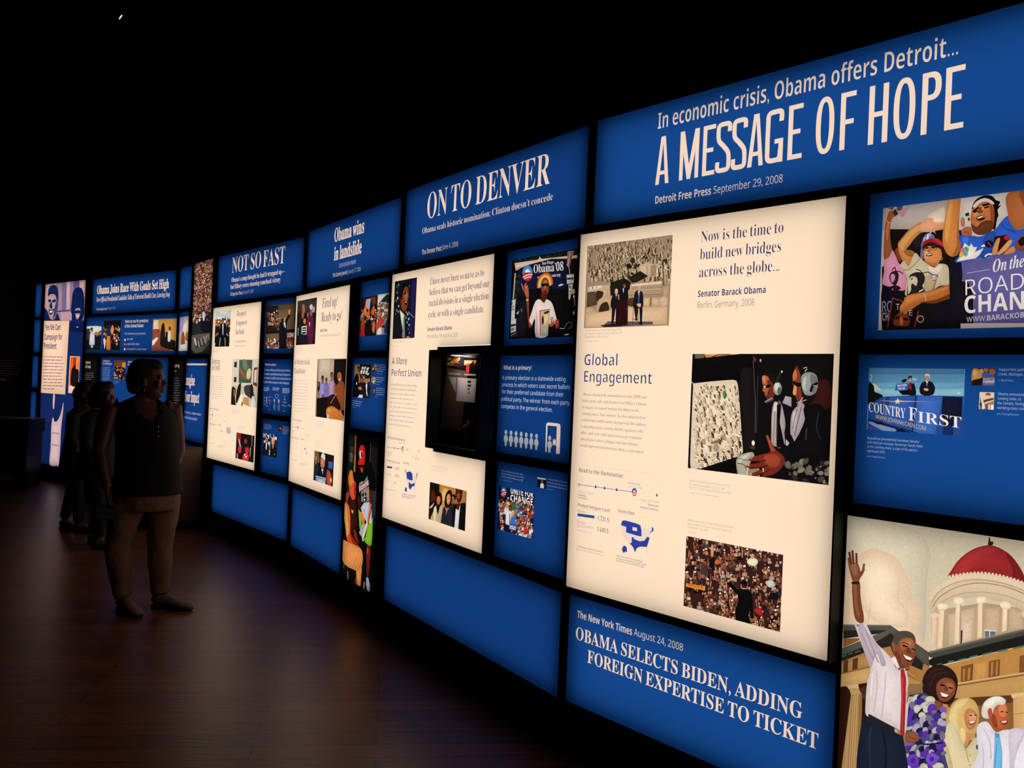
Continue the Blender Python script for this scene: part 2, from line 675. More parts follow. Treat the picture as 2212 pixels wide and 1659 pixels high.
    def logo(s, a, part):
        """campaign roundel: arch over striped ground.  a = centre, radii, sky, ground-stripe, white"""
        (cx, cy_), (rx, ry) = nums(a[:2])
        sky, red, wh = a[2:5]
        t = np.linspace(0, 2 * math.pi, 32, endpoint=False)
        s.poly(sky, [(cx + rx * math.cos(u), cy_ + ry * math.sin(u)) for u in t], part)
        s.poly(wh, ellipse(cx, cy_ + ry * .1, rx * .58, ry * .62, n=24), part)
        low = [(cx + rx * math.cos(u), cy_ + ry * math.sin(u)) for u in np.linspace(.02, math.pi - .02, 20)]
        s.poly(red, low + [(cx - rx * .5, cy_ - ry * .1), (cx + rx * .3, cy_ - ry * .12)], part)
        for k in (.22, .52):
            L_, H_ = [], []
            for u in np.linspace(-.93, .93, 9):
                if abs(u) < math.sqrt(max(0, 1 - (k + .1) ** 2)):
                    yy = k + .18 * (-u) + .16 * (u * u - .4)
                    L_.append((cx + rx * u, cy_ + ry * yy))
                    H_.append((cx + rx * u, cy_ + ry * (yy + .13)))
            s.poly(wh, L_ + H_[::-1], part)


def greek(a, b, h, seed):
    """unreadable small print: word-long dashes between two points (crop px)"""
    rnd = random.Random(seed)
    L_ = math.hypot(b[0] - a[0], b[1] - a[1])
    x, out = 0.0, []
    while x < L_:
        w = min(L_ - x, h * rnd.choice((1.0, 1.6, 2.2, 2.8, 3.6)))
        if w > h * .4:
            t0, t1 = x / L_, (x + w) / L_
            p = lambda t, o: (a[0] + (b[0] - a[0]) * t, a[1] + (b[1] - a[1]) * t + o)
            out.append([p(t0, 0), p(t1, 0), p(t1, -h * .8), p(t0, -h * .8)])
        x += w + h * .55
    return out


def run_art(panel, root, script, face_ink, white, film=None, skip_face=False):
    """Builds the printed face of one panel: face, lettering parts and photographs."""
    film = film or M['film']
    base = Art(panel)
    rect = (-panel.w / 2, panel.w / 2, 0.0, panel.h)
    x0, x1, z0, z1 = rect
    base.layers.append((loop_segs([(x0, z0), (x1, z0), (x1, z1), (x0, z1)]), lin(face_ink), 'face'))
    part, photo, seed, count = 'lettering', None, 1, 0
    flat = []
    names = {}

    def own(p):
        nonlocal count
        count += 1
        k = '%s|%d' % (p, count)
        return k

    for line in script.strip().splitlines():
        line = line.split('#')[0].strip()
        if not line:
            continue
        txt = None
        if '|' in line:
            line, txt = line.split('|', 1)
        a = line.split()
        cmd = a[0]
        if cmd[0] == '@':
            panel.crop = tuple(float(v) for v in cmd[1:].split(','))
        elif cmd == 'part':
            part = a[1]
            shape_part = own(part)
        elif cmd == 'photo':
            if a[1] == 'full':
                pr = rect
                area = 2.2e6 * panel.w * panel.h / (panel.mid.y ** 2)
            else:
                (ua, va), (ub, vb) = nums(a[1:3])
                A, B = panel.c(ua, va), panel.c(ub, vb)
                pr = (max(x0, A[0]), min(x1, B[0]), max(z0, B[1]), min(z1, A[1]))
                area = (ub - ua) * (vb - va) / panel.crop[2] ** 2
            grain = int(min(9000, max(60, area / 28)))
            photo = Art(panel)
            flat = []
            q = loop_segs([(pr[0], pr[2]), (pr[1], pr[2]), (pr[1], pr[3]), (pr[0], pr[3])])
            photo.layers.append((q, lin(a[-1]), 'photograph'))
            base.layers.append((q, (0, 0, 0), 'cut'))
        elif cmd == 'end':
            V, parts = partition(pr, photo.layers, grain, flat)
            flat_mesh('photograph', V, parts['photograph'], film, root)
            photo = None
        elif cmd == 'cut':
            A, B = panel.c(*nums([a[1]])[0]), panel.c(*nums([a[2]])[0])
            A[0], B[0], A[1], B[1] = max(x0, A[0]), min(x1 + .01, B[0]), min(z1, A[1]), max(z0, B[1])
            base.layers.append((loop_segs([(A[0], B[1]), (B[0], B[1]), (B[0], A[1]), (A[0], A[1])]), (0, 0, 0), 'cut'))
        elif cmd in ('t', 'T'):
            st, hx, cap = a[1], a[2], float(a[3])
            p0, p1 = nums(a[4:6])
            v, f, sg = base.text(st, hx, cap, p0, p1, txt.strip(), part, cmd == 't', 4 if cap / panel.crop[2] > 15 else (2 if cap / panel.crop[2] > 6 else 1))
            if photo is not None:
                flat.append(len(photo.layers))
                photo.layers.append((sg, lin(hx), 'photograph'))
            elif white:
                mesh_obj(part, [(q[0], -0.0006, q[1]) for q in v], f, M['ink'] if film is M['film'] else film, root, inks=[lin(hx)] * len(f))
            else:
                base.layers.append((sg, lin(hx), own(part)))
        elif cmd == 'b':
            h = float(a[2]) * .8
            ik = np.array(lin(a[1])) * .6 + np.array(lin(face_ink)) * .4
            p0, p1 = nums(a[3:5])
            n = int(a[5]) if len(a) > 5 else 1
            dy = float(a[6]) if len(a) > 6 else 0
            rnd = random.Random(seed * 7)
            for i in range(n):
                seed += 1
                o = i * dy
                e = rnd.uniform(.82, 1) if n > 1 else 1
                if n > 1 and i == n - 1: e = rnd.uniform(.5, .8)
                sl = (p1[0] - p0[0]) * e
                if photo is not None:
                    for q in greek((p0[0], p0[1] + o), (p0[0] + sl, p0[1] + o + (p1[1] - p0[1]) * e), h, seed):
                        photo.layers.append((loop_segs(panel.pts(q)), tuple(ik), 'photograph'))
                    continue
                k = own(part)
                for q in greek((p0[0], p0[1] + o), (p0[0] + sl, p0[1] + o + (p1[1] - p0[1]) * e), h, seed):
                    base.layers.append((loop_segs(panel.pts(q)), tuple(ik), k))
        elif cmd == 'caps':
            for sg, k in caps_line(panel, a[1], *nums(a[2:4]), float(a[4]), float(a[5]), a[6:]):
                base.layers.append((sg, k, shape_part))
        elif photo is not None:
            photo.shape(cmd, a[1:])
        else:
            base.shape(cmd, a[1:], shape_part)
    V, parts = partition(rect, base.layers)
    for nm, tr in parts.items():
        flat_mesh(nm.split('|')[0], V, tr, film, root)


def lightbox(P, name, label, cat, group, face_ink, script, white=False, inset=0.035, depth=0.095, gap=0.062, lip=0.006, lamp_hole=None):
    """A backlit sign: black housing open at the front, tubes inside, printed film across the front."""
    p = Panel(P)
    root = empty(name, p.mid, p.ang)
    tag(root, label, cat, group)
    w, h = p.w, p.h
    bm = bmesh.new()
    t = 0.004
    # housing: back and four sides with a small front lip
    add_box(bm, -w / 2 - lip, w / 2 + lip, depth - t, depth, -lip, h + lip)
    add_box(bm, -w / 2 - lip, -w / 2, -0.004, depth - t, -lip, h + lip)
    add_box(bm, w / 2, w / 2 + lip, -0.004, depth - t, -lip, h + lip)
    add_box(bm, -w / 2, w / 2, -0.004, depth - t, -lip, 0)
    add_box(bm, -w / 2, w / 2, -0.004, depth - t, h, h + lip)
    bm_obj('housing', bm, M['black'], root)
    i = inset
    mesh_obj('light_tubes', [(-w / 2 + i, gap, i), (w / 2 - i, gap, i), (w / 2 - i, gap, h - i), (-w / 2 + i, gap, h - i)], [(0, 1, 2, 3)], M['tube'], root)
    run_art(p, root, script, face_ink, white)
    return p, root


def cap_letter(ch, w, h, t):
    """Condensed grotesque capitals drawn with an even stroke t in a w x h box."""
    rc = lambda a, b, c, d: loop_segs([(a, b), (c, b), (c, d), (a, d)])
    st = lambda p, k=t: loop_segs(stroke(smooth_line(p, 8), k))
    if ch == 'A':
        return [loop_segs([(0, 0), (w / 2 - .62 * t, h), (w / 2 + .62 * t, h), (w, 0), (w - t, 0), (w / 2, h * .86), (t, 0)]), rc(w * .2, h * .2, w * .8, h * .2 + t * .85)]
    if ch == 'M':
        return [rc(0, 0, t * .95, h), rc(w - t * .95, 0, w, h), loop_segs([(0, h), (t * 1.15, h), (w / 2, h * .3), (w - t * 1.15, h), (w, h), (w / 2 + t * .45, 0), (w / 2 - t * .45, 0)])]
    if ch == 'E':
        return [rc(0, 0, t, h), rc(0, 0, w, t * .95), rc(0, h - t * .95, w, h), rc(0, h * .5 - t * .45, w * .85, h * .5 + t * .45)]
    if ch == 'F':
        return [rc(0, 0, t, h), rc(0, h - t * .95, w, h), rc(0, h * .48 - t * .45, w * .88, h * .48 + t * .45)]
    if ch == 'H':
        return [rc(0, 0, t, h), rc(w - t, 0, w, h), rc(0, h * .5 - t * .45, w, h * .5 + t * .45)]
    if ch == 'O' or ch == 'P':
        def sup(cx, cy_, rx, ry, n=3.0):
            u = np.linspace(0, 2 * math.pi, 40, endpoint=False)
            f = lambda v: np.sign(v) * np.abs(v) ** (2 / n)
            return np.stack([cx + rx * f(np.cos(u)), cy_ + ry * f(np.sin(u))], 1)
        if ch == 'O':
            return [np.concatenate([loop_segs(sup(w / 2, h / 2, w / 2, h * .51, 2.4)), loop_segs(sup(w / 2, h / 2, w / 2 - t, h * .51 - t, 2.4))])]
        u = np.linspace(math.pi / 2, -math.pi / 2, 20)
        b = .46 * h
        def bowl(r_x, r_y, xs):
            f = lambda v: np.sign(v) * np.abs(v) ** .8
            return [(xs, h - b / 2 + r_y)] + [(w * .45 + r_x * abs(math.cos(k)) ** .8, h - b / 2 + r_y * f(math.sin(k))) for k in u] + [(xs, h - b / 2 - r_y)]
        return [rc(0, 0, t, h), np.concatenate([loop_segs(bowl(w * .55, b / 2, t * .9)), loop_segs(bowl(w * .55 - t, b / 2 - t * .95, t))])]
    if ch == 'S':
        return [st([(w - t * .5, h * .79), (w * .84, h * .93), (w * .52, h - t * .5), (w * .2, h * .93), (t * .55, h * .8), (w * .2, h * .64), (w * .5, h * .52), (w * .8, h * .38), (w - t * .55, h * .2), (w * .8, h * .07), (w * .48, t * .5), (w * .16, h * .07), (t * .5, h * .22)])]
    if ch == 'G':
        return [st([(w - t * .5, h * .76), (w * .85, h * .93), (w * .52, h - t * .5), (w * .17, h * .92), (t * .5, h * .72), (t * .5, h * .28), (w * .17, h * .08), (w * .5, t * .5), (w * .8, h * .08), (w - t * .55, h * .25)]), rc(w - t, 0.0, w, h * .44), rc(w * .52, h * .44 - t * .9, w, h * .44)]
    return []


def caps_line(panel, hx, a, b, cap, t, spec):
    A, B = panel.c(*a), panel.c(*b)
    z = (A[1] + B[1]) / 2
    h = panel.c(a[0], a[1] - cap)[1] - A[1]
    out = []
    for item in spec:
        ch, rng = item.split(':')
        l, r = (float(v) for v in rng.split('-'))
        yy = lambda x: a[1] + (b[1] - a[1]) * (x - a[0]) / (b[0] - a[0])
        s0, s1 = panel.c(l, yy(l))[0], panel.c(r, yy(r))[0]
        for sg in cap_letter(ch, s1 - s0, h, t):
            out.append((sg + np.array([s0, z]), lin(hx)))
    return out

# ------------------------------------------------------------------ what is printed on each panel
WHITE, BLUE = 'fcdfc0', '113a78'
ART = {}

ART['H6'] = '''
@1380,60,2.989
part headline
t gs f0d2bf 102 122,655 2060,172|In economic crisis, Obama offers Detroit...
caps f4d6c0 107,1018 2093,640 303 .0182 A:105-191 M:258-381 E:406-486 S:490-590 S:592-693 A:698-800 G:811-926 E:957-1050 O:1136-1254 F:1293-1392 H:1477-1602 O:1637-1777 P:1818-1943 E:1970-2094
part source_line
t gb f0d2bf 48 105,1136 465,1078|Detroit Free Press
t g dfc6bd 48 481,1073 928,995|September 29, 2008
'''
ART['H5'] = '''
@0,0,1
part headline
t sm f2d3bd 54 922,475.8 1187.6,393.5|ON TO DENVER
part subheading
t sl ecd0c0 12.8 912,507.6 1194.1,428.9|Obama seals historic nomination; Clinton doesn’t concede
part source_line
t gb e6cbbd 10.4 911.1,551.6 953.4,540.3|The Denver Post
t g c9bdc4 10.4 954.8,540 989.3,531.1|June 4, 2008
'''
ART['H4'] = '''
@640,400,7.9
part headline
t sb f2d3bd 225 648,970 1155,805|Obama wins
t sb f2d3bd 225 643,1290 1112,1150|in landslide
part source_line
t g b3adc0 66 728,1412 1018,1335|SOUTH CAROLINA PRIMARY
t gb dcc5bd 68 620,1578 868,1515|The Courier-Journal
t g b3adc0 68 880,1512 1098,1462|January 27, 2008
'''
ART['H3'] = '''
@370,500,6.144
part headline
t sm f2d3bd 200 805,556 1503,412|NOT SO FAST
part subheading
t sm ecd0c0 60 798,672 1505,560|Obama’s camp thought he had it wrapped up—
t sm ecd0c0 60 785,765 1448,668|but Hillary scores stunning comeback victory
part source_line
t gb dcc5bd 44 782,858 943,832|Chicago Sun-Times
t g a9a6be 44 952,830 1088,810|January 9, 2008
'''
ART['H2'] = '''
@0,550,4.608
part headline
t sb f2d3bd 82 965,395 1680,330|Obama Joins Race With Goals Set High
part subheading
t si dfc6c0 46 958,475 1690,412|Now-Official Presidential Candidate Talks of Universal Health Care, Leaving Iraq
part source_line
t gb c9b6b8 24 957,560 1062,548|The Washington Post
t g a09cb6 24 1067,548 1150,540|February 11, 2007
'''
ART['N6'] = '''
@1000,1340,3.95
part source_line
t gb f0d2bf 60 975,-22 1442,123|The New York Times
t g e3cbbf 60 1458,135 1877,255|August 24, 2008
@0,0,1
part headline
t sr f2d3bd 27 1243.1,1385.4 1732.8,1546.5|OBAMA SELECTS BIDEN, ADDING
t sr f2d3bd 27.5 1268.4,1437.5 1767,1611|FOREIGN EXPERTISE TO TICKET
'''
ART['I2'] = '''
@240,760,10.055
part rule_line
P f0d6cc 1617,250 2090,254 2088,294 1615,290
part headline
t sb eccfc6 225 1597,715 1815,730|Imagine
t sb eccfc6 225 1590,1075 1910,1107|Your Impact
part subheading
t sm a8a8cc 62 1570,1330 1955,1385|How can you... empower others
t sm a8a8cc 62 1565,1440 1870,1490|to make change together?
'''
ART['L2'] = '''
@160,740,10.37
part headings
t gb d9bfc6 46 640,430 800,430|Challenging the
t gb d9bfc6 46 637,490 842,496|Way of Washington
t gb d9bfc6 46 1208,452 1352,455|Empowering
t gb d9bfc6 46 1203,512 1405,520|Grassroots Action
part body_text
b 8f9ccb 24 637,560 830,570 9 37
b 8f9ccb 24 1205,592 1425,598 10 38
b 6f80bb 14 883,858 1025,862 4 22
b 5a6db0 14 670,975 790,980 3 22
photo 905,395 1140,830 1c1414
P 8a3026 900,380 990,380 985,540 900,540
P 6b4526 980,380 1170,380 1165,560 985,545
P c08a4a 1080,440 1165,445 1150,560 1075,555
crowd 5 46 885,560 1145,830 9,12 14101a a5242c 2a2a44 d8c8b8 3a2218
end
@240,760,10.055
photo 640,210 900,745 1c1414
P 77706a 630,200 760,200 760,320 630,320
crowd 8 26 630,330 900,720 14,20 14101a a5242c 2a2a44 3a2218
end
'''
ART['Q2'] = '''
@0,550,4.608
part headings
t gb e2cbc8 31 1245,678 1475,674|Want to run for president
t gb e2cbc8 31 1242,725 1430,723|of the United States?
part body_text
t g b9b5cf 20 1240,795 1447,795|The Constitution says you must be
t g b9b5cf 20 1262,850 1325,850|35 or older
t g b9b5cf 20 1258,900 1388,899|a natural-born citizen
t g b9b5cf 20 1256,950 1458,950|a US resident for at least 14 years
part icons
S f0d8d0 1237,857 1238,845 1243,836 1250,845 1252,857
E e06050 1242,892 9,10
P f0d8d0 1233,953 1233,938 1241,926 1249,938 1249,953
photo 862,713 1000,948 14161a
P d8d4c0 862,700 1012,715 1010,790 985,770 960,790 862,760
P 3a3420 862,740 895,735 895,850 862,850
crowd 3 20 950,765 1010,800 6,9 2a2a22 1a1a1a 3a2a22
face 913,748 13,18 0 5a3a2c 14100e
S c4ccd8 890,860 897,790 913,775 938,790 942,860 935,905 893,900
P 1c1c1c 862,900 1010,900 1010,960 862,960
E b8bcc0 915,915 12,14
end
photo 1035,660 1192,950 1a1010
crowd 9 30 1030,720 1200,900 9,14 20121a 3a1a14 1c2440 5a3020
S c87838 1065,800 1085,770 1100,900 1095,950 1060,950
S 1c2440 1070,700 1110,720 1120,800 1060,800
S e8d0b0 1035,850 1045,830 1050,900 1038,940
S d88848 1100,760 1120,700 1135,740 1120,800
end
photo 1525,645 1747,958 c98c3e
P e2c9a0 1530,650 1580,652 1575,740 1528,740
P 8c4630 1515,745 1590,740 1620,860 1700,960 1515,960
P e8dccc 1512,860 1560,820 1575,835 1530,900 1512,905
P 201612 1590,870 1640,820 1747,860 1747,960 1640,930 1600,910
S 241816 1600,760 1615,690 1635,690 1645,800 1650,880 1600,880
E 241814 1623,700 10,18
S d8ccc4 1660,790 1680,760 1700,780 1695,860 1670,860
E 5a3420 1690,735 13,20
P 1a1412 1650,770 1672,770 1668,870 1648,860
end
'''
ART['J2'] = ''
ART['J2b'] = '''
@0,550,4.608
photo 1790,625 1872,957 b9a89a
P 9a8cc0 1785,615 1840,610 1810,760 1785,770
P e0d4c4 1830,700 1875,640 1875,960 1780,960
S 8a4a2a 1800,860 1812,780 1830,770 1840,850 1838,900 1802,900
S b86a3a 1840,840 1850,780 1868,770 1875,860
P d8cfc4 1788,900 1880,880 1880,960 1785,960
end
'''
ART['K2'] = '''
@160,740,10.37
part headings
t gb c8b8a8 62 255,472 368,472|Against
t gb c8b8a8 62 250,572 372,574|All Odds
part body_text
b 7a7470 26 248,695 462,690 4 46
b 6a6460 22 360,878 440,880
'''
ART['K2b'] = '''
@240,760,10.055
part headings
t gb b5a698 62 1300,325 1482,330|Bringing
b b5a698 44 1330,430 1415,432
part body_text
b 7a7470 26 1280,585 1490,580 11 53
'''
ART['M1'] = '''
@0,550,4.608
photo full 0f2152
# columns behind the two sitters
P 9a7c8c 425,270 870,240 870,700 425,700
P c39a96 440,280 560,270 560,560 430,580
P 6f5f86 620,268 660,265 655,700 615,700
P c9a09a 665,265 700,262 695,540 660,560
P 57507c 735,258 790,254 785,700 730,700
P c79c98 790,254 850,250 845,420 790,440
P b28c94 600,560 720,550 720,690 600,690
P 3b4272 560,560 740,545 740,560 560,575
P 8a7088 700,262 735,258 730,560 695,570
# sitter on the left
S 0f2152 415,560 430,520 470,560 500,640 545,640 570,580 600,660 620,700 415,700
S 13244f 478,420 482,350 505,310 545,302 572,330 582,400 580,470 560,520 545,470 555,410 500,400
S b8908c 482,440 495,400 540,395 560,430 562,500 545,590 520,640 500,635 485,580 478,500
S 13244f 480,450 500,445 512,460 500,475 482,470
S 13244f 520,455 545,445 560,455 545,475 522,475
S 13244f 494,500 515,470 520,530 500,535
S 1b2c5a 485,545 510,548 540,540 520,590 500,600 488,580
P e4c4b8 492,560 528,556 515,580 498,582
S 3c3f6c 545,520 575,430 578,510 560,590 530,640
# sitter on the right
S 0e1d4a 705,560 715,460 725,380 760,330 810,335 835,400 838,520 835,600 790,700 720,700 715,600
S a98592 748,545 790,530 800,560 795,600 780,640 760,640 750,600
S 0e1d4a 745,560 790,555 800,580 750,585
P dcbcb6 758,605 790,600 785,622 765,625
P 14265a 420,655 880,655 880,1660 400,1660
S 0c1b46 700,690 740,660 790,690 860,640 860,760 700,760
P c9b0b4 760,718 778,715 776,727 764,727
# white text card
P f6c9a8 440,660 690,657 648,1393 400,1374
T gb 1d2a6a 58 450,752 605,751|Yes We Can!
T gb 1d2a6a 58 445,848 620,848|Campaign for
T gb 1d2a6a 58 437,935 562,940|President
b 9a8494 14 432,1020 650,1025 11 32
P f4c8a8 697,1010 797,1014 778,1384 678,1377
P e0591f 702,1020 790,1022 775,1310 690,1303
P a8301a 730,1020 760,1020 755,1130 728,1130
P f08a3a 760,1024 785,1026 775,1160 755,1150
S 1a1012 712,1150 735,1120 760,1140 785,1160 770,1300 705,1295
S 241412 730,1110 745,1100 755,1130 735,1140
# shirt front and cuffs
S caa6ac 530,1392 545,1392 545,1440 538,1540 530,1555 525,1480
S d0aeb0 528,1620 540,1650 555,1660 580,1640 605,1580 632,1470 628,1560 610,1720 600,1900 585,2090 565,2100 495,2090 505,1900 510,1720 520,1640
P 0f2152 528,1540 548,1530 575,1640 560,1665 540,1660
P 9c8498 505,1765 592,1775 592,1788 505,1778
P 9c8498 500,1880 588,1895 588,1910 500,1895
P caa6ac 655,2060 748,2066 738,2130 652,2115
end
'''
for k in ('S1a', 'S1b', 'S1c', 'S1d', 'B3', 'B4', 'B5'):
    ART[k] = ''

# chart block shared by the four tall white panels: k maps (u,v) in 0..1 to crop pixels


def chart(o, ax, ay, at, rows, big=True):
    """o origin, ax / ay axis vectors in crop px, at: how far the timeline got, rows of (name, value, bar ink, length)"""
    q = lambda u, v: '%.1f,%.1f' % (o[0] + ax[0] * u + ay[0] * v, o[1] + ax[1] * u + ay[1] * v)
    k = math.hypot(*ay)
    L_ = ['part timeline_chart']
    ln = lambda hx, w, u0, v0, u1, v1: L_.append('L %s %.2f %s %s' % (hx, w * k, q(u0, v0), q(u1, v1)))
    ln('e6cdb2', .004, 0, 0, 1, 0)
    ln('3d4a96', .0055, .0, .225, at, .225)
    for u in (0, .21, .32, .47, .62, .97):
        if abs(u - at) < .09: continue
        hx = '2b3f8c' if u < at else '5a5560'
        L_.append('E %s %s %.1f,%.1f' % (hx, q(u, .225), .0105 * math.hypot(*ax) , .017 * k))
    L_.append('E fde4c8 %s %.1f,%.1f' % (q(0, .225), .006 * math.hypot(*ax), .010 * k))
    L_.append('logo %s %.1f,%.1f 2b3f8c d8505a fde4c8' % (q(at, .225), .031 * math.hypot(*ax), .045 * k))
    for n, (nm, val, ink, ln_) in enumerate(rows):
        v = .545 + n * .122
        L_.append('part chart_bar')
        L_.append('P %s %s %s %s %s' % (ink, q(0, v), q(ln_, v), q(ln_, v + .031), q(0, v + .031)))
        if big: ln('e2cdb8', .003, ln_, v + .031, .26, v + .031)
    L_.append('part rule_line')
    ln('e6cdb2', .003, 0, .49, .44, .49)
    L_.append('part rule_line')
    ln('e6cdb2', .003, .49, .49, 1, .49)
    L_.append('part chart_lettering')
    tx = lambda st, hx, cap, u, v, u1, s: L_.append('t %s %s %.1f %s %s|%s' % (st, hx, cap * k, q(u, v), q(u1, v), s))
    tx('gm', '2f3f86', .045, 0, .085, .54, 'Road to the Nomination')
    tx('gm', '3a4488', .036, 0, .475, .4, 'Pledged Delegate Count')
    tx('gm', '3a4488', .038, .5, .475, .7, 'States Won')
    for n, (nm, val, ink, ln_) in enumerate(rows):
        v = .545 + n * .122
        if nm: tx('gl', '8a86ac', .03, 0, v - .012, .10 if len(nm) < 8 else .13, nm)
        tx('gm', '3a4488', .05, .25, v + .05, .25 + .02 * len(val), val)
    if big:
        for st, hx, u, v, u1, s in (('gl', 'a59cb4', 0, .315, .18, 'February 10, 2007'), ('gm', '4a508c', 0, .35, .095, 'Campaign'), ('gm', '4a508c', 0, .38, .11, 'Announced'),
                                    ('gl', 'a59cb4', .77, .31, 1, 'August 25-28, 2008'), ('gm', '4a508c', .87, .355, 1, 'Democratic'), ('gm', '4a508c', .77, .395, 1, 'National Convention')):
            tx(st, hx, .024, u, v, u1, s)
    else:
        L_.append('part chart_note')
        for u, v, u1 in ((0, .32, .15), (0, .355, .1), (.75, .35, 1), (.85, .385, 1), (at - .12, .13, at + .1), (0, .95, .33), (.5, 1.0, .98), (.5, 1.035, .9)):
            L_.append('b %s %.1f %s %s' % ('8c88ae', .02 * k, q(u, v), q(u1, v)))
    return '\n'.join(L_)


def us_map(o, ax, ay, ink, won):
    """outline map block; won: list of polygons in 0..1 map space to fill"""
    q = lambda p: '%.1f,%.1f' % (o[0] + ax[0] * p[0] + ay[0] * p[1], o[1] + ax[1] * p[0] + ay[1] * p[1])
    L_ = ['part map_print']
    base = [(.03, .02), (.12, 0), (.45, .03), (.6, .06), (.66, .1), (.8, .14), (.88, .1), (.93, .02), (.99, .05), (.96, .16), (.9, .26), (.88, .4), (.84, .52), (.83, .64), (.86, .84), (.8, .78), (.76, .68), (.6, .66), (.5, .72), (.46, .82), (.38, .68), (.28, .64), (.18, .56), (.06, .44), (.0, .22)]
    L_.append('P ecd4c4 ' + ' '.join(q(p) for p in base))
    for poly in won:
        L_.append('P %s ' % ink + ' '.join(q(p) for p in poly))
    return '\n'.join(L_)


NW = [(.03, .02), (.12, 0), (.45, .03), (.58, .06), (.62, .2), (.63, .36), (.5, .36), (.16, .32), (.16, .17), (.0, .15)]
SO = [(.34, .42), (.4, .42), (.4, .46), (.58, .5), (.72, .46), (.8, .34), (.87, .36), (.84, .5), (.8, .62), (.6, .64), (.5, .7), (.46, .82), (.38, .68), (.28, .6), (.34, .58)]
AK = [(.08, .72), (.14, .68), (.2, .72), (.22, .86), (.16, .84), (.12, .9), (.06, .82)]


ART['W3'] = '''
@370,500,6.144
part quotation
t sl 5a5494 72 872,1128 998,1113|Respect.
t sl 5a5494 72 862,1250 1013,1236|Empower.
t sl 5a5494 72 852,1370 975,1360|Include.
part attribution
t gm 5b5690 28 842,1475 995,1470|Iowa campaign motto
t gl a296b4 28 838,1530 1000,1527|Posted in campaign offices
part caption
b b9aab2 12 560,1560 650,1556 4 16
photo 591,1068 771,1526 c9b592
P b9c4c0 560,1040 810,1040 810,1180 560,1200
P d6d8cc 640,1050 760,1050 740,1100 660,1090
P b8a868 560,1420 810,1400 810,1560 560,1560
crowd 4 26 575,1180 790,1260 14,26 17181c 14161c 23242c 3a4048
bust 610,1225 13,26 b8744e 1c1411 16181c 34,230
bust 735,1220 13,26 a8643f 1c1411 1a1c22 34,240
bust 685,1190 16,32 8a5136 1c1411 121318 44,290 m d8d0cc
P 121318 600,1380 760,1370 770,1530 580,1530
S b05838 590,1370 620,1340 625,1360 585,1400
S b05838 735,1350 760,1380 750,1390 728,1370
L b8a868 8 640,1520 650,1410
L b8a868 7 715,1520 712,1410
end
@440,740,5.027
part title
t gm 34408a 60 95,235 173,240|Betting
t gm 34408a 60 92,300 174,305|on Iowa
part body_text
b aa9cae 11 88,368 218,374 11 24
part chart_mark
''' + chart((70, 692), (178, 12), (-10, 420), .16, [('', '1', 'efd9c4', .1), ('', '0', 'efd9c4', .1), ('', '0', 'efd9c4', .1)], False) + '''
part chart_mark
S cdaab4 248,930 285,920 292,985 250,985
E 3a3a6a 191,960 5,6
part caption
b c9b0b4 9 303,728 400,735 4 13
b c9b0b4 9 362,898 470,915 4 14
photo 315,178 576,708 c7b49c
P d8c8b0 300,170 600,170 600,470 300,470
P 4a5a48 388,188 530,188 515,440 378,435
S 6a7a66 420,195 460,190 480,280 440,300
S a85a38 390,270 410,300 460,370 470,400 450,395 400,330
S d8c088 470,310 500,280 515,320 505,380 480,400 465,370
P 2a2a38 333,210 362,208 358,270 330,268
P 2a2a38 330,375 358,373 354,430 326,428
P 702c28 545,275 585,265 580,480 535,460
P d8c4b4 552,300 580,290 575,440 545,430
S 1e1a1c 355,560 365,500 385,450 405,440 400,540 390,640 350,650
S 201816 305,500 330,485 350,520 340,600 345,690 300,700
S 8a4a30 322,510 340,515 345,560 325,590
P e8dcc4 400,560 470,560 500,640 480,740 350,690
S 3a3a3c 440,480 500,460 530,500 560,640 500,600 450,560
P c08a50 430,590 490,600 490,690 420,660
S 241c1a 505,470 525,450 540,520 520,600 505,560
P e0c040 408,640 425,640 420,690 404,690
S d8cfc4 520,600 550,590 560,720 510,715
P 23304a 412,650 425,660 418,705 410,700
end
photo 357,975 540,1305 1c1012
S 8c2226 362,985 400,975 405,1060 375,1100
S b7a8b4 378,1050 390,1060 408,1150 400,1190
S c4262a 372,1140 400,1130 405,1190 380,1200
S 3a1c18 440,1050 460,1035 475,1060 470,1110 445,1105
E 7a3c2c 455,1075 15,32
S 241416 410,1110 450,1095 500,1120 510,1200 420,1230
S b5302c 450,1150 485,1140 490,1190 460,1240
S d63030 425,1230 470,1190 490,1230 480,1285 425,1275
P e8d0c8 440,1210 455,1205 450,1225 435,1228
P f0dcd4 450,1232 470,1230 466,1250 450,1250
P 6a6a74 520,1000 532,1002 525,1130 518,1130
P b8b0b4 505,1140 512,1140 506,1240 500,1240
P 8a8088 360,1200 375,1210 372,1270 358,1265
end
'''

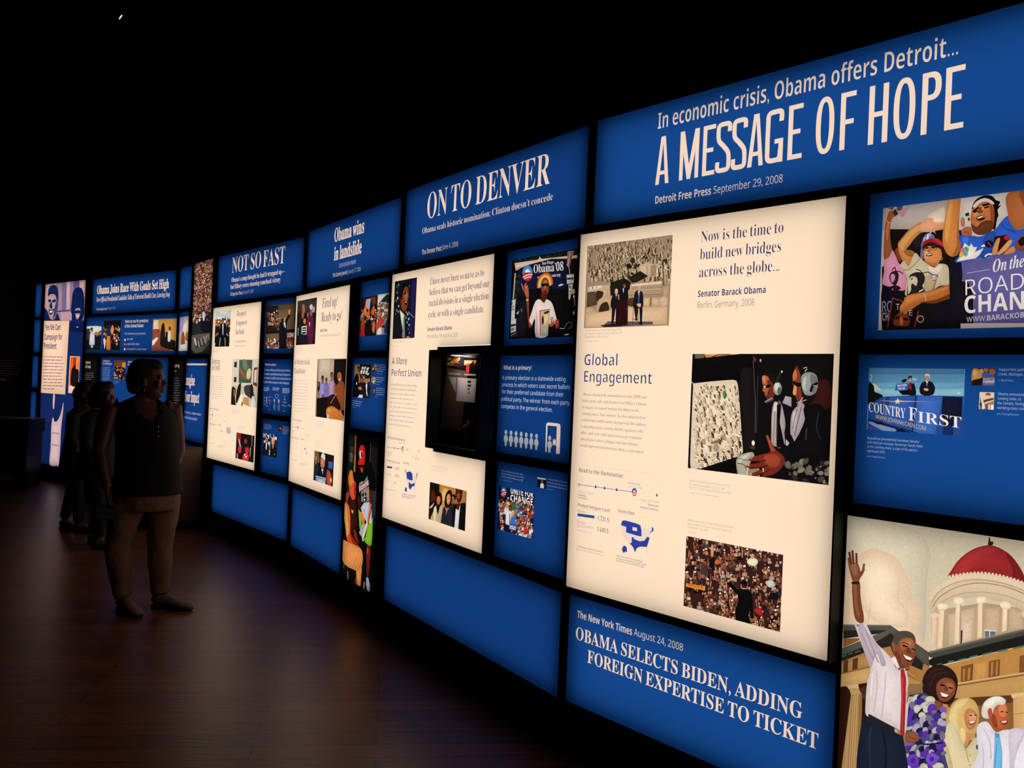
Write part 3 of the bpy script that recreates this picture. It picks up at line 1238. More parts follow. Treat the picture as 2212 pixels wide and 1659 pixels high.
ART['P3a'] = '''
@370,500,6.144
photo 1262,990 1640,1552 4a3a2c
P 5a4834 1270,990 1660,960 1650,1350 1260,1350
P 241c18 1260,990 1420,985 1400,1320 1255,1360
P 6c573c 1400,1060 1560,1030 1540,1280 1420,1290
P 1a1514 1250,1330 1660,1290 1660,1340 1250,1360
P 6a5538 1260,1360 1620,1340 1610,1500 1270,1500
crowd 6 22 1290,1050 1420,1260 14,22 1c1614 2a2422 3a3430
C d8b890 5 1395,1160 1480,1150 1560,1150
S 16141a 1435,1240 1460,1160 1490,1150 1515,1170 1560,1100 1575,1120 1540,1200 1530,1330 1535,1560 1440,1560 1430,1330
E 7a4630 1452,1185 13,24
E c08a68 1502,1175 12,24
S d0c8c0 1490,1210 1510,1205 1520,1280 1500,1260
S d89058 1560,1100 1555,1060 1570,1030 1580,1050 1572,1100
crowd 7 34 1260,1460 1420,1540 13,20 8a2a24 d8ccc4 2a2a40 3a1a18
crowd 8 16 1540,1450 1640,1540 13,20 a82c28 7a2420 d8c4bc
P 6a1f2c 1545,1355 1640,1345 1640,1440 1540,1440
T gb f0e4e0 55 1545,1405 1640,1398|I CHAN
end
'''
ART['P3b'] = '''
@440,740,5.027
part heading
t gb e6d2cc 24 665,250 785,250|What is a caucus?
part body_text
t g c3c3da 23 660,310 943,312|A caucus allows political party members
t g c3c3da 23 657,353 945,360|to select a candidate through discussions
t g c3c3da 23 655,394 952,406|and votes. In 2008, some state Democratic
t g c3c3da 23 652,438 932,452|parties held a caucus to elect delegates.
part caption
b c9c4d4 10 652,490 720,492 4 12
b c9c4d4 10 750,494 828,496 3 12
b c9c4d4 10 855,500 940,503 5 12
part diagram
E 4f9a8c 768,630 9,22
S 3f7f86 757,690 768,655 779,690 775,735 762,735
E d8904a 815,636 9,22
S 6a6478 803,696 815,660 827,696 822,742 808,742
O c8c4d8 793,582 18,22 2
''' + '\n'.join('E %s %d,%d 4,9' % (c, x, y) for c, x, y in [('5fae9c', 655, 590), ('5fae9c', 668, 600), ('5fae9c', 655, 625), ('5fae9c', 668, 635), ('5fae9c', 655, 660), ('5fae9c', 668, 668), ('d8d4e0', 685, 600), ('d8d4e0', 685, 625), ('d8d4e0', 685, 650), ('c86a4a', 708, 595), ('c86a4a', 723, 590), ('c86a4a', 708, 628), ('c86a4a', 723, 632), ('c86a4a', 716, 660), ('5fae9c', 880, 585), ('5fae9c', 873, 615), ('c86a4a', 886, 618), ('c86a4a', 866, 645), ('5fae9c', 880, 650), ('c86a4a', 893, 652), ('5fae9c', 858, 680), ('c86a4a', 873, 688), ('5fae9c', 890, 690), ('d8d4e0', 925, 680), ('d8d4e0', 936, 690)]) + '''
part caption
b c9c4d4 9 672,690 700,691
b c9c4d4 9 702,732 728,733
b c9c4d4 9 860,748 886,750
'''
ART['P3c'] = '''
@440,740,5.027
part caption
b 8f9ac4 11 655,888 748,905 4 15
b 8f9ac4 11 857,915 928,922 6 15
photo 817,905 851,966 1c1412
E b86a3a 832,930 8,14
E 8a4a2a 844,945 7,14
end
photo 648,980 793,1252 1a2440
T gb c8ccd8 48 648,1030 690,1036|K
O c8ccd8 742,1008 22,32 7
P c8ccd8 690,1000 712,1004 708,1045 688,1040
P c8ccd8 768,1020 795,1026 792,1060 766,1054
P c8ccd8 655,1060 672,1062 668,1090 650,1085
P c8ccd8 698,1075 722,1080 718,1130 700,1120
S 16161c 650,1120 680,1090 715,1130 720,1240 640,1240
P d8d0cc 676,1085 690,1090 682,1170 672,1150
E c06a38 683,1050 14,38
S 1a1512 670,1030 683,1008 697,1025 695,1040 680,1025
S 121218 725,1160 752,1125 790,1150 790,1262 720,1250
E d88a58 752,1080 15,38
S d8b070 736,1080 740,1040 755,1030 770,1050 768,1080 755,1055
P d8b8a0 745,1120 758,1120 752,1160
E a85040 718,1145 7,18
P c8c0bc 712,1165 722,1165 716,1225 708,1222
P e8e0d8 640,1222 668,1228 666,1243 640,1238
P e8e0d8 685,1232 740,1243 738,1256 684,1246
E c06030 770,1215 6,10
end
'''
ART['W4'] = '''
@620,600,5.529
part quotation
t sl 5a5494 116 422,362 600,335|Fired up!
t sl 5a5494 112 410,528 652,500|Ready to go!
part attribution
t gb 4a4a8c 34 397,648 480,642|Edith Childs
t gl a296b4 34 395,712 640,690|South Carolina community leader, 2007
part caption
b b9aab2 10 112,825 205,820 4 22
photo 128,280 334,792 1a1416
P 3a3030 130,270 360,250 350,420 130,430
S b06030 180,330 205,320 215,400 190,430
S a8502c 160,450 180,420 205,430 195,480 175,490
S 1c1c22 140,430 170,420 180,560 150,640 125,620
S 2a2a34 240,400 260,350 300,330 310,420 280,430
E c8b8c0 290,350 20,34
E 8a5038 287,425 18,42
S 5a1c34 235,500 280,460 315,490 310,760 240,760
P e0d0d4 262,540 274,530 270,590
E c07850 210,520 16,34
P d8ccc8 175,580 238,572 230,680 170,672
P 34343c 183,594 230,588 228,610 182,612
P 34343c 180,620 228,618 226,636 178,636
P 23232c 176,650 226,645 224,670 174,668
P d87828 185,740 202,740 198,800 183,800
P 3a8a5a 128,600 142,590 138,690 126,690
S 1a1a20 160,690 240,690 240,800 150,800
P a88a98 302,350 335,345 330,410 300,415
S 9a5a38 240,430 258,420 255,470 242,470
end
part title
t gm 34408a 60 97,1035 270,1040|A Multiracial
t gm 34408a 60 93,1142 215,1146|Coalition
part body_text
b aa9cae 12 88,1228 255,1236 11 36.8
@600,860,3.77
part chart_mark
''' + chart((122, 150), (140, 22), (-12, 370), .32, [('', '8', 'efd9c4', .1), ('', '4', 'efd9c4', .1), ('', '0', 'efd9c4', .1)], False) + '''
part map_print
E 2b3f8c 222,412 4,8
E 2b3f8c 235,448 3,7
C dcc4bc 1.5 200,400 195,440 192,480 200,500
C dcc4bc 1.5 240,390 246,420 240,450
part caption
b c9b0b4 7 312,185 388,196 5 14
b c9b0b4 7 303,348 386,362 4 15
@620,600,5.529
photo 366,970 680,1710 8a7058
P b8a086 375,970 580,975 560,1300 370,1290
P c9b49c 400,975 520,975 500,1150 390,1140
P 17130f 565,975 710,970 690,1720 550,1300
S 2a1c1a 365,1250 380,1240 395,1260 390,1330 368,1360
E 7a4a30 376,1275 12,26
bust 425,1210 15,34 5a3424 140e0c 8c86b8 34,240
bust 470,1230 13,30 7a4630 140e0c 7a6aa0 30,220
S 6a4030 415,1400 435,1395 440,1430 420,1440
P c03048 455,1340 470,1335 468,1370 455,1370
bust 535,1175 16,40 7a4a30 2a1c16 a088b0 34,250
P 14110f 355,1440 500,1420 500,1760 350,1760
S 8a4a28 560,1280 580,1260 585,1340 570,1380 545,1350
S b06a42 545,1320 570,1300 575,1350 555,1370
S a05a34 600,1160 620,1105 640,1110 655,1170 650,1230 625,1260 608,1220
S 16100e 600,1150 612,1100 640,1095 660,1150 655,1200 645,1140 620,1125
P e8d8cc 620,1208 636,1206 630,1225 618,1222
S 8a4524 570,1320 620,1250 660,1235 690,1300 690,1560 600,1560 585,1420
S 2a1512 490,1430 560,1390 600,1440 640,1560 560,1610 480,1560
L c0b0a8 5 520,1500 590,1380
S c8742c 475,1560 560,1540 680,1660 690,1760 600,1720 480,1660
S d88a3a 480,1570 510,1560 540,1600 500,1610
L 8a4a1c 5 520,1620 690,1720
L 8a4a1c 5 530,1590 690,1680
P b8c0d4 478,1620 500,1640 495,1700 474,1690
S c47a40 525,1570 570,1560 580,1590 530,1600
end
@600,860,3.77
photo 300,427 448,722 1c1210
S 6a5238 300,440 330,430 340,520 305,520
E b86a4a 312,490 7,20
S 20242c 298,540 320,520 335,560 330,640 296,640
P d8d0cc 308,520 314,520 312,545
S d8cfc4 348,500 355,460 370,447 384,465 386,500 375,520 355,480
S c47a58 348,505 358,490 378,500 382,540 370,575 352,560
P 8a3a28 352,540 362,540 360,552
S 14141a 325,600 355,570 395,575 415,640 410,720 320,700
P d8d4d8 355,575 372,578 366,620
P 5a78b0 362,590 370,590 368,625
P 3a5a9c 412,515 448,520 446,580 412,570
S b04428 400,590 425,600 440,660 430,720 400,700
E d8a890 432,668 8,20
P 35507e 306,628 394,648 390,725 300,700
P c8d0dc 309,632 391,652 390,658 309,638
T gb f0ece8 36 314,682 387,700|CHANGE
P 8fa4c0 308,692 384,712 383,722 308,702
end
'''
ART['P4a'] = '''
@620,600,5.529
photo 885,240 1065,690 1c1012
P 2a1a18 890,250 1080,215 1075,330 885,340
S 6a2c1c 1010,240 1050,230 1060,300 1020,320
P a8a4c4 945,260 1000,245 985,390 935,350
L 6a6a9a 5 955,275 985,300
L 6a6a9a 5 950,305 978,335
crowd 11 40 890,380 1060,560 11,20 2a1418 14101a 5a2018 3a2a20
S d8742c 905,420 930,340 940,300 950,340 950,420 935,460
S c8602a 960,450 968,400 985,380 985,450
S c8602a 1015,600 1030,540 1045,520 1050,600 1040,660 1020,640
S b8542a 1000,420 1020,360 1040,330 1050,400 1030,450
S b04a20 880,560 895,500 915,470 920,540 900,620 880,640
S c8201c 880,640 920,560 940,620 940,690 870,700
S 14101a 930,560 980,500 1010,560 1005,700 930,700
S 8a3818 1040,440 1060,420 1062,460 1045,480
end
photo 1082,202 1204,674 8a8484
P c8c4bc 1085,205 1220,190 1215,300 1080,330
S 2a2c28 1095,320 1150,240 1215,195 1215,300 1170,290
crowd 12 42 1085,320 1200,560 9,17 2a2a30 8a2420 d8d0cc 4a4a50 14141a
S c8302a 1080,520 1120,460 1140,520 1110,620 1078,640
S 2c3a5c 1165,560 1200,500 1205,650 1165,660
S d8d4cc 1085,620 1120,590 1130,670 1075,675
P e0dcd8 1140,420 1160,410 1155,450 1138,455
end
'''
ART['P4b'] = '''
@620,600,5.529
part caption
b a0acd0 13 1078,1042 1192,1052 4 25
b 7f8cc0 10 1072,1148 1145,1152
b a0acd0 13 1068,1195 1180,1202 3 26
b 7f8cc0 10 1065,1276 1105,1280
b a0acd0 13 1062,1322 1180,1330 4 25
b 7f8cc0 10 1052,1424 1085,1428
b a0acd0 13 780,1472 900,1490 3 25
b 7f8cc0 10 776,1545 815,1550
photo 1020,1033 1070,1124 4a2418
crowd 21 10 1022,1045 1065,1100 8,12 2a1814 a8642c 8a2420
end
photo 1010,1182 1058,1270 8a8a88
crowd 22 10 1012,1195 1055,1240 8,12 2a2a2c d8d4cc 8a5a30
end
photo 1030,1310 1052,1395 2a1a18
E b8704a 1040,1340 8,14
P c8403a 1032,1355 1050,1355 1046,1380 1032,1380
end
photo 800,1035 989,1443 17120e
P 8a7048 805,1035 870,1035 860,1280 800,1220
P d8d4c4 892,1065 915,1058 910,1090 890,1098
P d8d4c4 922,1065 945,1058 935,1092 915,1100
P d8d4c4 955,1072 982,1070 970,1100 945,1105
P d8d4c4 880,1105 905,1100 895,1145 876,1150
P d8d4c4 912,1108 938,1102 925,1145 905,1150
P d8d4c4 945,1112 968,1108 955,1148 935,1155
P c8c4b4 950,1150 985,1130 975,1160 960,1165
S 120e10 800,1230 825,1150 850,1160 865,1260 870,1440 785,1440
E 6a4028 852,1095 15,32
S 120e0c 838,1090 845,1060 862,1060 868,1085 855,1075
crowd 23 12 880,1190 980,1240 13,22 1a1614 2a2a2c 14141a
bust 950,1230 17,34 b07a58 140e0c 1a1a20 40,190 m d8d8dc
bust 900,1215 14,28 7a4a30 140e0c 17171c 30,150
S b07048 850,1310 880,1300 895,1330 865,1340
P d0ccc8 845,1430 865,1395 905,1400 900,1445
E d8d4d0 832,1262 6,16
L e0dcd8 4 940,1290 965,1420
end
'''
ART['V4'] = '''
@735,930,9.22
photo full 0b0b0d
P 17191c 80,30 290,60 270,820 100,780
P 1f2226 90,700 270,820 200,1200 60,1240
L 0c0d0f 6 90,800 260,900
L 0c0d0f 6 90,560 270,640
L 0c0d0f 6 90,1050 200,1100
P 3a3632 208,300 262,340 250,450 205,400
P 5a554c 195,420 255,470 242,645 185,600
P 3a2c24 208,530 228,545 220,590 202,575
P 8a4a2c 295,98 322,105 300,830 268,815
P a8682c 285,500 310,500 297,830 270,815
P 050506 325,100 600,100 600,700 325,700
P 4a3a38 600,250 612,255 600,640 586,625
P 191416 612,300 760,330 740,1250 620,1150
P 14171b 640,1100 740,1150 700,1900 630,1900
P 2a3440 650,1180 720,1200 700,1700 640,1700
L 10151c 10 645,1260 720,1280
L 10151c 10 645,1330 720,1350
L 10151c 10 645,1400 720,1420
L 10151c 10 640,1470 715,1490
L 10151c 10 640,1540 710,1560
L 10151c 10 640,1610 710,1630
L 5a5e64 8 770,350 740,1250 725,1700
P 8a98a4 780,330 835,310 830,390 775,400
P 6a7884 770,450 800,500 785,540
P 5a6a74 765,610 820,560 815,620 770,650
S c8742c 755,850 790,800 820,830 815,960 790,995 750,985
L c8803a 6 780,840 805,760
P 8a8a74 755,1150 805,1140 790,1260 750,1270
P 3a4a58 745,1300 800,1290 790,1500 740,1500
# standing helper in a dark shirt and red cap
S 0a0a0b 330,1200 300,950 330,820 400,840 560,640 650,760 700,1000 680,1200 600,1220 580,1600 420,1600 400,1240
S cf1f1e 375,560 365,440 385,340 430,285 475,320 497,420 495,560 470,690 360,685
S a31716 470,330 497,420 495,560 470,690 480,520
S c8c4c4 385,440 410,400 435,410 440,480 425,545 395,545
S 2a1418 412,430 430,415 440,480 428,540 415,520
S 3a1412 370,690 480,690 470,760 430,840 390,780
S b8341c 400,745 430,740 455,790 440,845 410,800
P 140a0a 370,690 490,690 460,735 380,730
# printed shirt front
P 6f9a7c 370,1060 430,1010 470,1020 540,905 545,970 460,1050 375,1090
P d8a0a4 370,1105 480,1050 555,975 570,1080 480,1150 395,1210 380,1240
L b02c48 10 392,1150 400,1100 490,1050
L b02c48 8 400,1180 440,1110 470,1150 500,1090 540,1080
P 8a8078 415,1220 480,1160 570,1110 580,1400 520,1420 420,1420
S 1a1614 440,1250 470,1240 465,1310 430,1310
S 1a1614 490,1240 515,1235 520,1290 495,1300
S 14100f 455,1350 520,1320 525,1390 490,1410 450,1400
E cfc4bc 480,1375 18,22
P 5a8a70 500,1140 555,1120 560,1180 520,1200
P b8824a 530,1180 575,1170 575,1270 540,1260
P b8482a 545,1200 560,1195 560,1230 548,1235
# forearms, laptop bag and papers
S 4a1a10 590,1220 640,1190 650,1400 620,1500 580,1480
S d8562c 585,1480 625,1470 600,1640 570,1800 545,1850 550,1700
S 3a140e 345,1350 400,1340 440,1600 400,1640 360,1540
P 7ab02c 360,1570 400,1620 430,1900 600,1850 650,1710 640,2000 600,2220 500,2180 460,2150 410,2080 380,1900
P b8bcc8 410,1540 470,1440 585,1420 580,1560 560,1660 540,1860 450,1700
P 3a3a44 472,1560 484,1560 480,1640 470,1630
S e8742c 395,1640 455,1660 490,1860 480,1900 440,1850
P 9aa0ac 375,2040 440,1860 500,1880 440,2140
P e8c8b0 430,2150 500,1870 545,1800 550,1850 460,2180
P 0e0c0c 470,2150 560,1850 590,1830 500,2130
P c8ccd4 570,1840 630,1550 620,1880
S 7ab02c 495,2200 530,1980 560,1860 640,1900 620,2270 560,2280 520,2250
S 7ab02c 430,2180 460,2140 485,2190 460,2210
# seated volunteer in a brown shirt
S d8782c 160,960 180,840 215,785 250,830 270,900 280,1020 250,1100 220,1180 180,1120
C a04c18 5 190,830 200,900 190,1000
C a04c18 5 220,820 235,900 230,1000
C f0a050 4 205,830 215,920 210,1020
S 241410 245,830 275,900 285,1010 262,960
S d8482a 180,1160 230,1080 290,1020 315,1080 305,1180 315,1250 285,1390 240,1380 200,1300 185,1230
S 8a2418 280,1060 310,1080 300,1180 312,1250 290,1330 270,1200
S 90402c 80,1460 95,1290 150,1220 180,1260 170,1480
S 35130f 160,1340 230,1380 300,1400 320,1700 330,1900 200,2100 150,2140 120,1750
P b09a70 220,1570 265,1600 250,1660 222,1620
S d8a05c 80,1470 140,1460 185,1560 200,1800 190,2100 160,2200 130,2160 100,1900 75,1700
S e06a2a 130,1480 185,1560 200,1800 195,2040 175,2150 160,1900
S c8451c 130,2130 190,2050 260,2140 330,2240 405,2350 340,2310 220,2260 150,2210
S 8a2018 190,2060 260,2140 340,2250 405,2350 350,2300 250,2240
S 7a201a 270,2000 300,1980 370,2240 340,2220 280,2120
S d88a4c 45,2200 100,2190 170,2230 300,2290 420,2370 450,2540 430,2700 380,2780 320,2790 210,2745 130,2700 60,2620 40,2500
C 8a4a22 5 110,2250 95,2400 85,2580
C 8a4a22 5 150,2240 130,2420 120,2560
C 8a4a22 6 330,2500 290,2640 240,2720
C 8a4a22 6 390,2500 350,2640 290,2750
C 8a4a22 6 430,2520 400,2660 350,2770
C f0b070 5 300,2400 270,2560
P d88a4c 315,2790 430,2740 400,3120 330,3080
C 8a4a22 6 400,2780 350,2850
C 8a4a22 6 420,2840 370,2900
P 7a201a 280,3020 310,2900 330,3080 290,3060
P c8804a 140,2800 158,2810 160,2980 148,2970
P c8804a 470,3010 485,3020 480,3170 458,3160
S 6a1c12 520,2330 600,2330 590,2600 560,2900 530,2890
S a84a38 535,2360 560,2350 555,2440 538,2460
P 8a98a0 520,2920 560,2930 590,3080 585,3230 540,3210 510,3060
L c8ccd0 6 530,2930 580,3060
S 6a6460 715,1580 760,1560 785,1700 780,1950 750,2000 720,1850
C 2a2a2c 5 735,1660 740,1900
C 2a2a2c 5 755,1660 765,1900
L 5a5650 9 750,2000 730,2750
P 3a3f44 60,2640 90,2660 75,2760 55,2740
end
'''

ART['W5'] = '''
@0,0,1
cut 948.5,748 1080,1001
@820,540,6.912
part quotation
t sl 4f4e92 102 757,500 1557,410|I have never been so naïve as to
t sl 4f4e92 102 745,672 1640,565|believe that we can get beyond our
t sl 4f4e92 102 735,845 1627,735|racial divisions in a single election
t sl 4f4e92 102 723,1015 1560,930|cycle, or with a single candidate.
part attribution
t gb 3f4486 57 715,1212 1078,1190|Senator Barack Obama
t gl 9488ae 57 707,1318 1168,1298|Philadelphia, Pennsylvania, 2008
part caption
b b9aab2 15 205,1362 435,1350 2 28
b b9aab2 12 203,1438 260,1436
photo 228,472 520,1312 14131c
P 1c1a44 480,440 560,430 500,1320 440,1320
''' + '\n'.join('S %s %d,%d %d,%d %d,%d %d,%d' % (c, x - 11, y, x, y - 22, x + 11, y, x, y + 22) for x, y, c in [(262, 550, '4a5854'), (285, 520, '6a7a72'), (262, 640, '6a7a72'), (270, 720, 'a8c0b4'), (250, 760, '5a6a64'), (285, 840, '8aa498'), (255, 900, '6a8078'), (280, 930, '9ab4a8'), (245, 960, '4a5a54'), (440, 545, '4a5450'), (400, 930, '5a7a74'), (420, 960, '8ab0a8'), (395, 1010, '5a8078'), (435, 1030, '9ac0b4'), (410, 1080, '6a9088'), (440, 1120, '7aa098'), (425, 1180, '4a6a64'), (440, 1240, '5a7a74')]) + '''
S 15151a 225,1010 300,920 340,960 400,1100 430,1320 200,1320
P d8d0b0 300,890 345,940 375,975 350,1060 345,1200 320,1040
P 6a8496 352,1000 372,1010 378,1310 350,1320 345,1180
S 7a3a20 330,600 360,560 400,535 428,570 435,680 425,730 420,800 400,880 370,920 335,890 315,820 300,760 315,720
S a85a30 370,640 400,610 425,680 410,720 415,760 380,740
S 0f0c0c 315,720 330,600 345,530 380,500 420,520 440,560 438,600 410,545 370,570 345,650 335,740
S 4a1c10 305,720 320,700 325,760 318,820 300,780
P 1a0c0a 362,640 395,615 398,635 366,662
P 1a0c0a 412,615 430,605 430,625 414,632
P 0f0808 365,655 395,640 394,660 368,670
S 0f0606 375,790 400,765 412,780 405,815 385,820
P e0d0c4 385,780 405,772 405,782 388,792
L c8c0b4 6 425,920 510,1010
S a8502c 330,1290 345,1220 355,1310
S c06a40 395,1305 420,1285 450,1300 430,1315
end
@820,740,6.38
part title
t gm 2f3c88 95 172,303 375,303|A More
t gm 2f3c88 95 165,462 572,472|Perfect Union
part body_text
''' + '\n'.join('t sl a59ab0 34 %d,%d %d,%d|%s' % q for q in [(160, 595, 518, 610, 'In March 2008, video excerpts of Obama’s longtime'), (155, 655, 495, 672, 'pastor harshly denouncing the United States and')]) + '''
b a59ab0 24 150,712 492,735 1
b a59ab0 24 147,772 478,795 1
b a59ab0 24 145,832 515,862 1
b a59ab0 24 142,890 512,925 1
b a59ab0 24 140,950 488,985 1
b a59ab0 24 136,1010 490,1050 1
b a59ab0 24 133,1068 487,1112 1
b a59ab0 24 130,1128 430,1170 1
@820,920,5.925
''' + chart((112, 105), (408, 48), (-32, 750), .465, [('', '1,407.5', '2b4a9c', .165), ('', '1,253.5', 'e2cdc4', .14), ('', '26', 'efd9c4', .1)], False) + '\n' + us_map((318, 550), (170, 45), (-6, 330), '2b3f8c', [[(.03, .02), (.1, .02), (.14, .12), (.45, .03), (.6, .12), (.63, .36), (.5, .38), (.2, .36), (.16, .17)], [(.34, .44), (.4, .48), (.58, .52), (.8, .42), (.78, .56), (.6, .6), (.46, .76), (.34, .66)], AK, [(.88, .3), (.93, .02), (.99, .05), (.93, .2), (.84, .46)]]) + '''
part caption
b 8a80a8 14 288,870 472,912 3 22
b b0a4b4 12 665,510 890,548 3 28
b b0a4b4 10 660,605 715,620
photo 645,716 1092,1348 3a2410
P 14100c 640,650 765,690 750,1000 640,950
P a87838 770,690 1110,770 1100,1000 760,980
S d8a858 800,830 850,800 900,850 880,960 800,980
S c89040 780,980 840,960 830,1040 780,1040
S 4a2010 660,840 690,830 720,900 700,980 660,980
P 16120f 640,980 720,960 690,1150 640,1180
P c8c0b8 640,1040 700,980 680,1030 650,1060
S 17100e 715,960 725,880 760,845 795,880 800,980 780,1020 720,1010
S c8603a 735,910 770,905 780,950 765,1000 745,1010 730,960
P 14100f 740,1020 775,1020 750,1130 725,1120
S c0a880 650,1190 690,1090 720,1020 745,1130 775,1025 810,1050 790,1180 770,1290 700,1270 680,1230
S d8cc9c 690,1080 715,1030 725,1110 715,1250 695,1255
S b8562c 645,1240 665,1210 700,1260 690,1290 650,1270
P 23120e 640,1290 700,1280 780,1310 780,1340 640,1300
S 1a100e 830,1000 845,880 890,820 925,850 925,960 905,1020 850,1030
S d07a4c 858,910 880,870 905,890 905,960 880,1010 860,980
P e8d8cc 868,950 890,955 880,970
C e8dcd0 5 845,1045 855,1080 885,1060
P c8703c 850,1060 880,1050 845,1150
S 20222c 790,1180 820,1060 850,1080 845,1150 900,1040 960,1060 940,1380 800,1330
S b8502c 755,1260 780,1235 800,1290 810,1330 770,1320
E 9a4a30 945,960 16,46
S 120e0c 925,900 945,870 975,900 968,960 950,910
P d8d4d0 930,1030 965,1010 960,1040 935,1045
S 4a1c12 975,830 985,770 1020,755 1055,790 1060,870 1045,950 1010,990 985,940 970,880
S 8a3a20 985,880 1005,850 1030,870 1025,930 1005,960
S 140c0a 975,830 985,765 1025,752 1060,790 1062,850 1040,800 1000,790
P 120a08 985,860 1005,855 1005,868 988,872
P 120a08 1025,850 1045,848 1045,862 1026,864
P 3a140e 995,940 1025,935 1020,950 1000,955
S 100e0e 930,1050 980,1010 1060,990 1100,1020 1100,1430 1000,1420 940,1385
P d8d0d0 975,1060 1010,1080 1035,1000 1020,1150 1000,1400 950,1385
P 4a1c10 980,1000 1030,1000 1010,1080 985,1060
end
'''

ART['P5a'] = '''
@1040,500,5.927
photo 393,368 1210,1345 0e0e12
P 1c2216 410,370 1240,230 1240,330 410,450
dots 4 60 430,260 1230,370 14,9 2c3a1e 14180f 0e100c 3a4826
P e4c8b0 425,405 720,362 735,345 748,318 758,342 780,350 1240,300 1240,345 900,350 700,400 560,440 440,505 430,450
P b8a08c 440,470 500,450 520,470 440,505
P 15152e 440,505 560,440 700,402 900,352 1090,352 1085,760 820,830 600,830 420,790
P 12120f 1090,350 1240,345 1230,700 1100,700
P 0c0d0f 400,530 470,500 440,1000 380,1000
dots 6 30 430,520 480,950 12,22 1c2416 0e120c 26301c
P c8b8a8 425,535 440,530 415,865 400,868
P 0f0d0e 600,740 1080,740 1060,1340 560,1340
P 16161c 470,900 600,880 560,1340 440,1340
T sm e8dcd4 40 775,428 922,408|San Diego
T sm f0e6de 105 668,532 1050,498|Obama’08
T si e0d4d0 40 717,606 1012,570|www.sddemocrats.org
logo 590,535 66,102 4a8ac8 b82c30 f0e4dc
P 0f0d0e 718,600 902,560 902,720 718,720
# rainbow headpiece
S d85a28 712,720 718,640 745,575 800,535 855,530 895,575 915,640 908,685 870,690 862,640 840,600 800,590 770,620 755,690 745,720
S e8a43c 728,718 735,640 765,580 820,552 870,575 893,630 893,685 870,690 862,640 840,600 800,590 770,620 755,690 745,720
S e8d060 738,716 748,640 780,592 825,572 862,600 880,650 878,688 868,690 858,640 836,606 800,596 775,625 760,690 748,718
S 6fb89c 748,714 760,640 790,600 825,586 855,615 868,660 866,690 852,690 846,640 825,610 798,606 780,635 770,700
S 8a3c24 770,640 790,600 820,590 850,610 862,660 862,740 850,790 820,810 785,790 765,740
S b85a34 795,650 820,620 845,640 830,700 815,740 800,720
P 120c0c 762,670 865,660 862,695 835,705 818,690 800,705 770,705
S 5a1c14 795,765 825,755 840,775 820,800 800,790
S 4a1c12 765,780 800,800 835,795 835,870 800,915 765,870
S e6d2c8 610,1140 640,1040 690,900 745,868 800,915 830,870 885,895 920,960 960,1110 975,1150 900,1200 850,1180 840,1340 695,1340 685,1120 640,1210 612,1180
S c8b0a8 690,950 700,1100 690,1330 720,1330 715,1100
P c8505a 742,1010 885,990 885,1000 762,1025 765,1335 750,1335
P b8a47c 770,1030 880,1000 870,1100 850,1335 770,1335
S d8c08c 800,1080 830,1040 860,1060 850,1150 820,1210 795,1150
S 2a2a20 770,1110 790,1080 800,1160 775,1190
S 2c2c22 800,1040 850,1015 870,1030 820,1060
P a8a898 775,1220 845,1210 840,1330 775,1330
logo 902,1120 20,26 4a6ab0 b85058 e8dcd4
# raised and lowered hands
S a85638 548,770 560,720 590,690 605,760 608,830 600,870 580,860 560,810
S b8623e 508,672 520,670 545,740 535,760
S b8623e 545,700 575,652 580,658 560,720
S c06a44 550,720 585,690 595,700 570,735
S 8a3c20 575,860 605,850 608,980 612,1140 640,1200 620,1235 600,1180 585,1000
P d8b040 570,870 600,860 600,890 578,892
S 8a3820 945,1140 985,1130 990,1210 965,1245 950,1220
S a8502c 862,1190 885,1180 895,1120 910,1160 930,1130 935,1170 910,1215 880,1215
P c8303a 955,1150 985,1140 985,1160 958,1168
# placards and cut-out figure on the right
P b89a94 1105,255 1190,245 1150,350 1120,470 1090,430
L 9a3a3c 12 1120,260 1095,420
L 9a3a3c 12 1150,255 1118,440
L 9a3a3c 12 1178,250 1140,360
L c8c0b8 8 1122,470 1132,545
P c4bcb8 1090,555 1185,545 1182,660 1095,672
P 26264a 1095,595 1180,588 1180,612 1095,620
b3
P c4b8b4 1115,680 1175,670 1150,800 1130,880 1115,860
P b83a3c 1125,690 1150,700 1140,730 1122,720
P 7078a0 1122,760 1150,755 1148,775 1122,780
P 9a94a0 1122,800 1145,798 1145,815 1122,818
S 17171c 1170,850 1200,810 1225,850 1220,1040 1180,1030
E c8a064 1175,765 22,42
S 2a1c12 1155,735 1175,712 1198,745 1190,735
P e0dcd8 1172,820 1190,815 1200,960
P 8a2c30 1178,850 1188,848 1198,960 1192,970
E b88a54 1182,1042 14,24
# left hand placards
P ccc4bc 388,880 438,865 425,1120 378,1130
P b83a48 388,895 402,910 395,945 386,940
P 7c86b4 385,955 425,950 424,975 384,978
P 8e90a0 384,990 424,985 422,1010 383,1012
P ccc4bc 378,1130 445,1115 440,1280 372,1300
P 2a3050 376,1190 440,1178 438,1210 374,1222
P 6a6c78 378,1240 420,1228 418,1265 376,1278
P 24242a 372,1310 460,1285 460,1350 370,1355
L c0bcb8 6 375,1330 440,1300
P b8b8bc 445,1050 480,1010 470,1060
P 8a8a90 505,1000 520,985 515,1040
P c0c0c0 980,690 1020,668 1058,680 1000,705
P a05a40 985,700 1010,690 1000,712
C 8a8a8c 5 1060,1240 1085,1190 1130,1160 1158,1190 1150,1230 1110,1240
L a8a8a8 8 1000,1240 1060,1245
P c0b4a8 1062,1315 1120,1308 1118,1325 1064,1328
end
'''.replace('\nb3\n', '\n')
icons = []
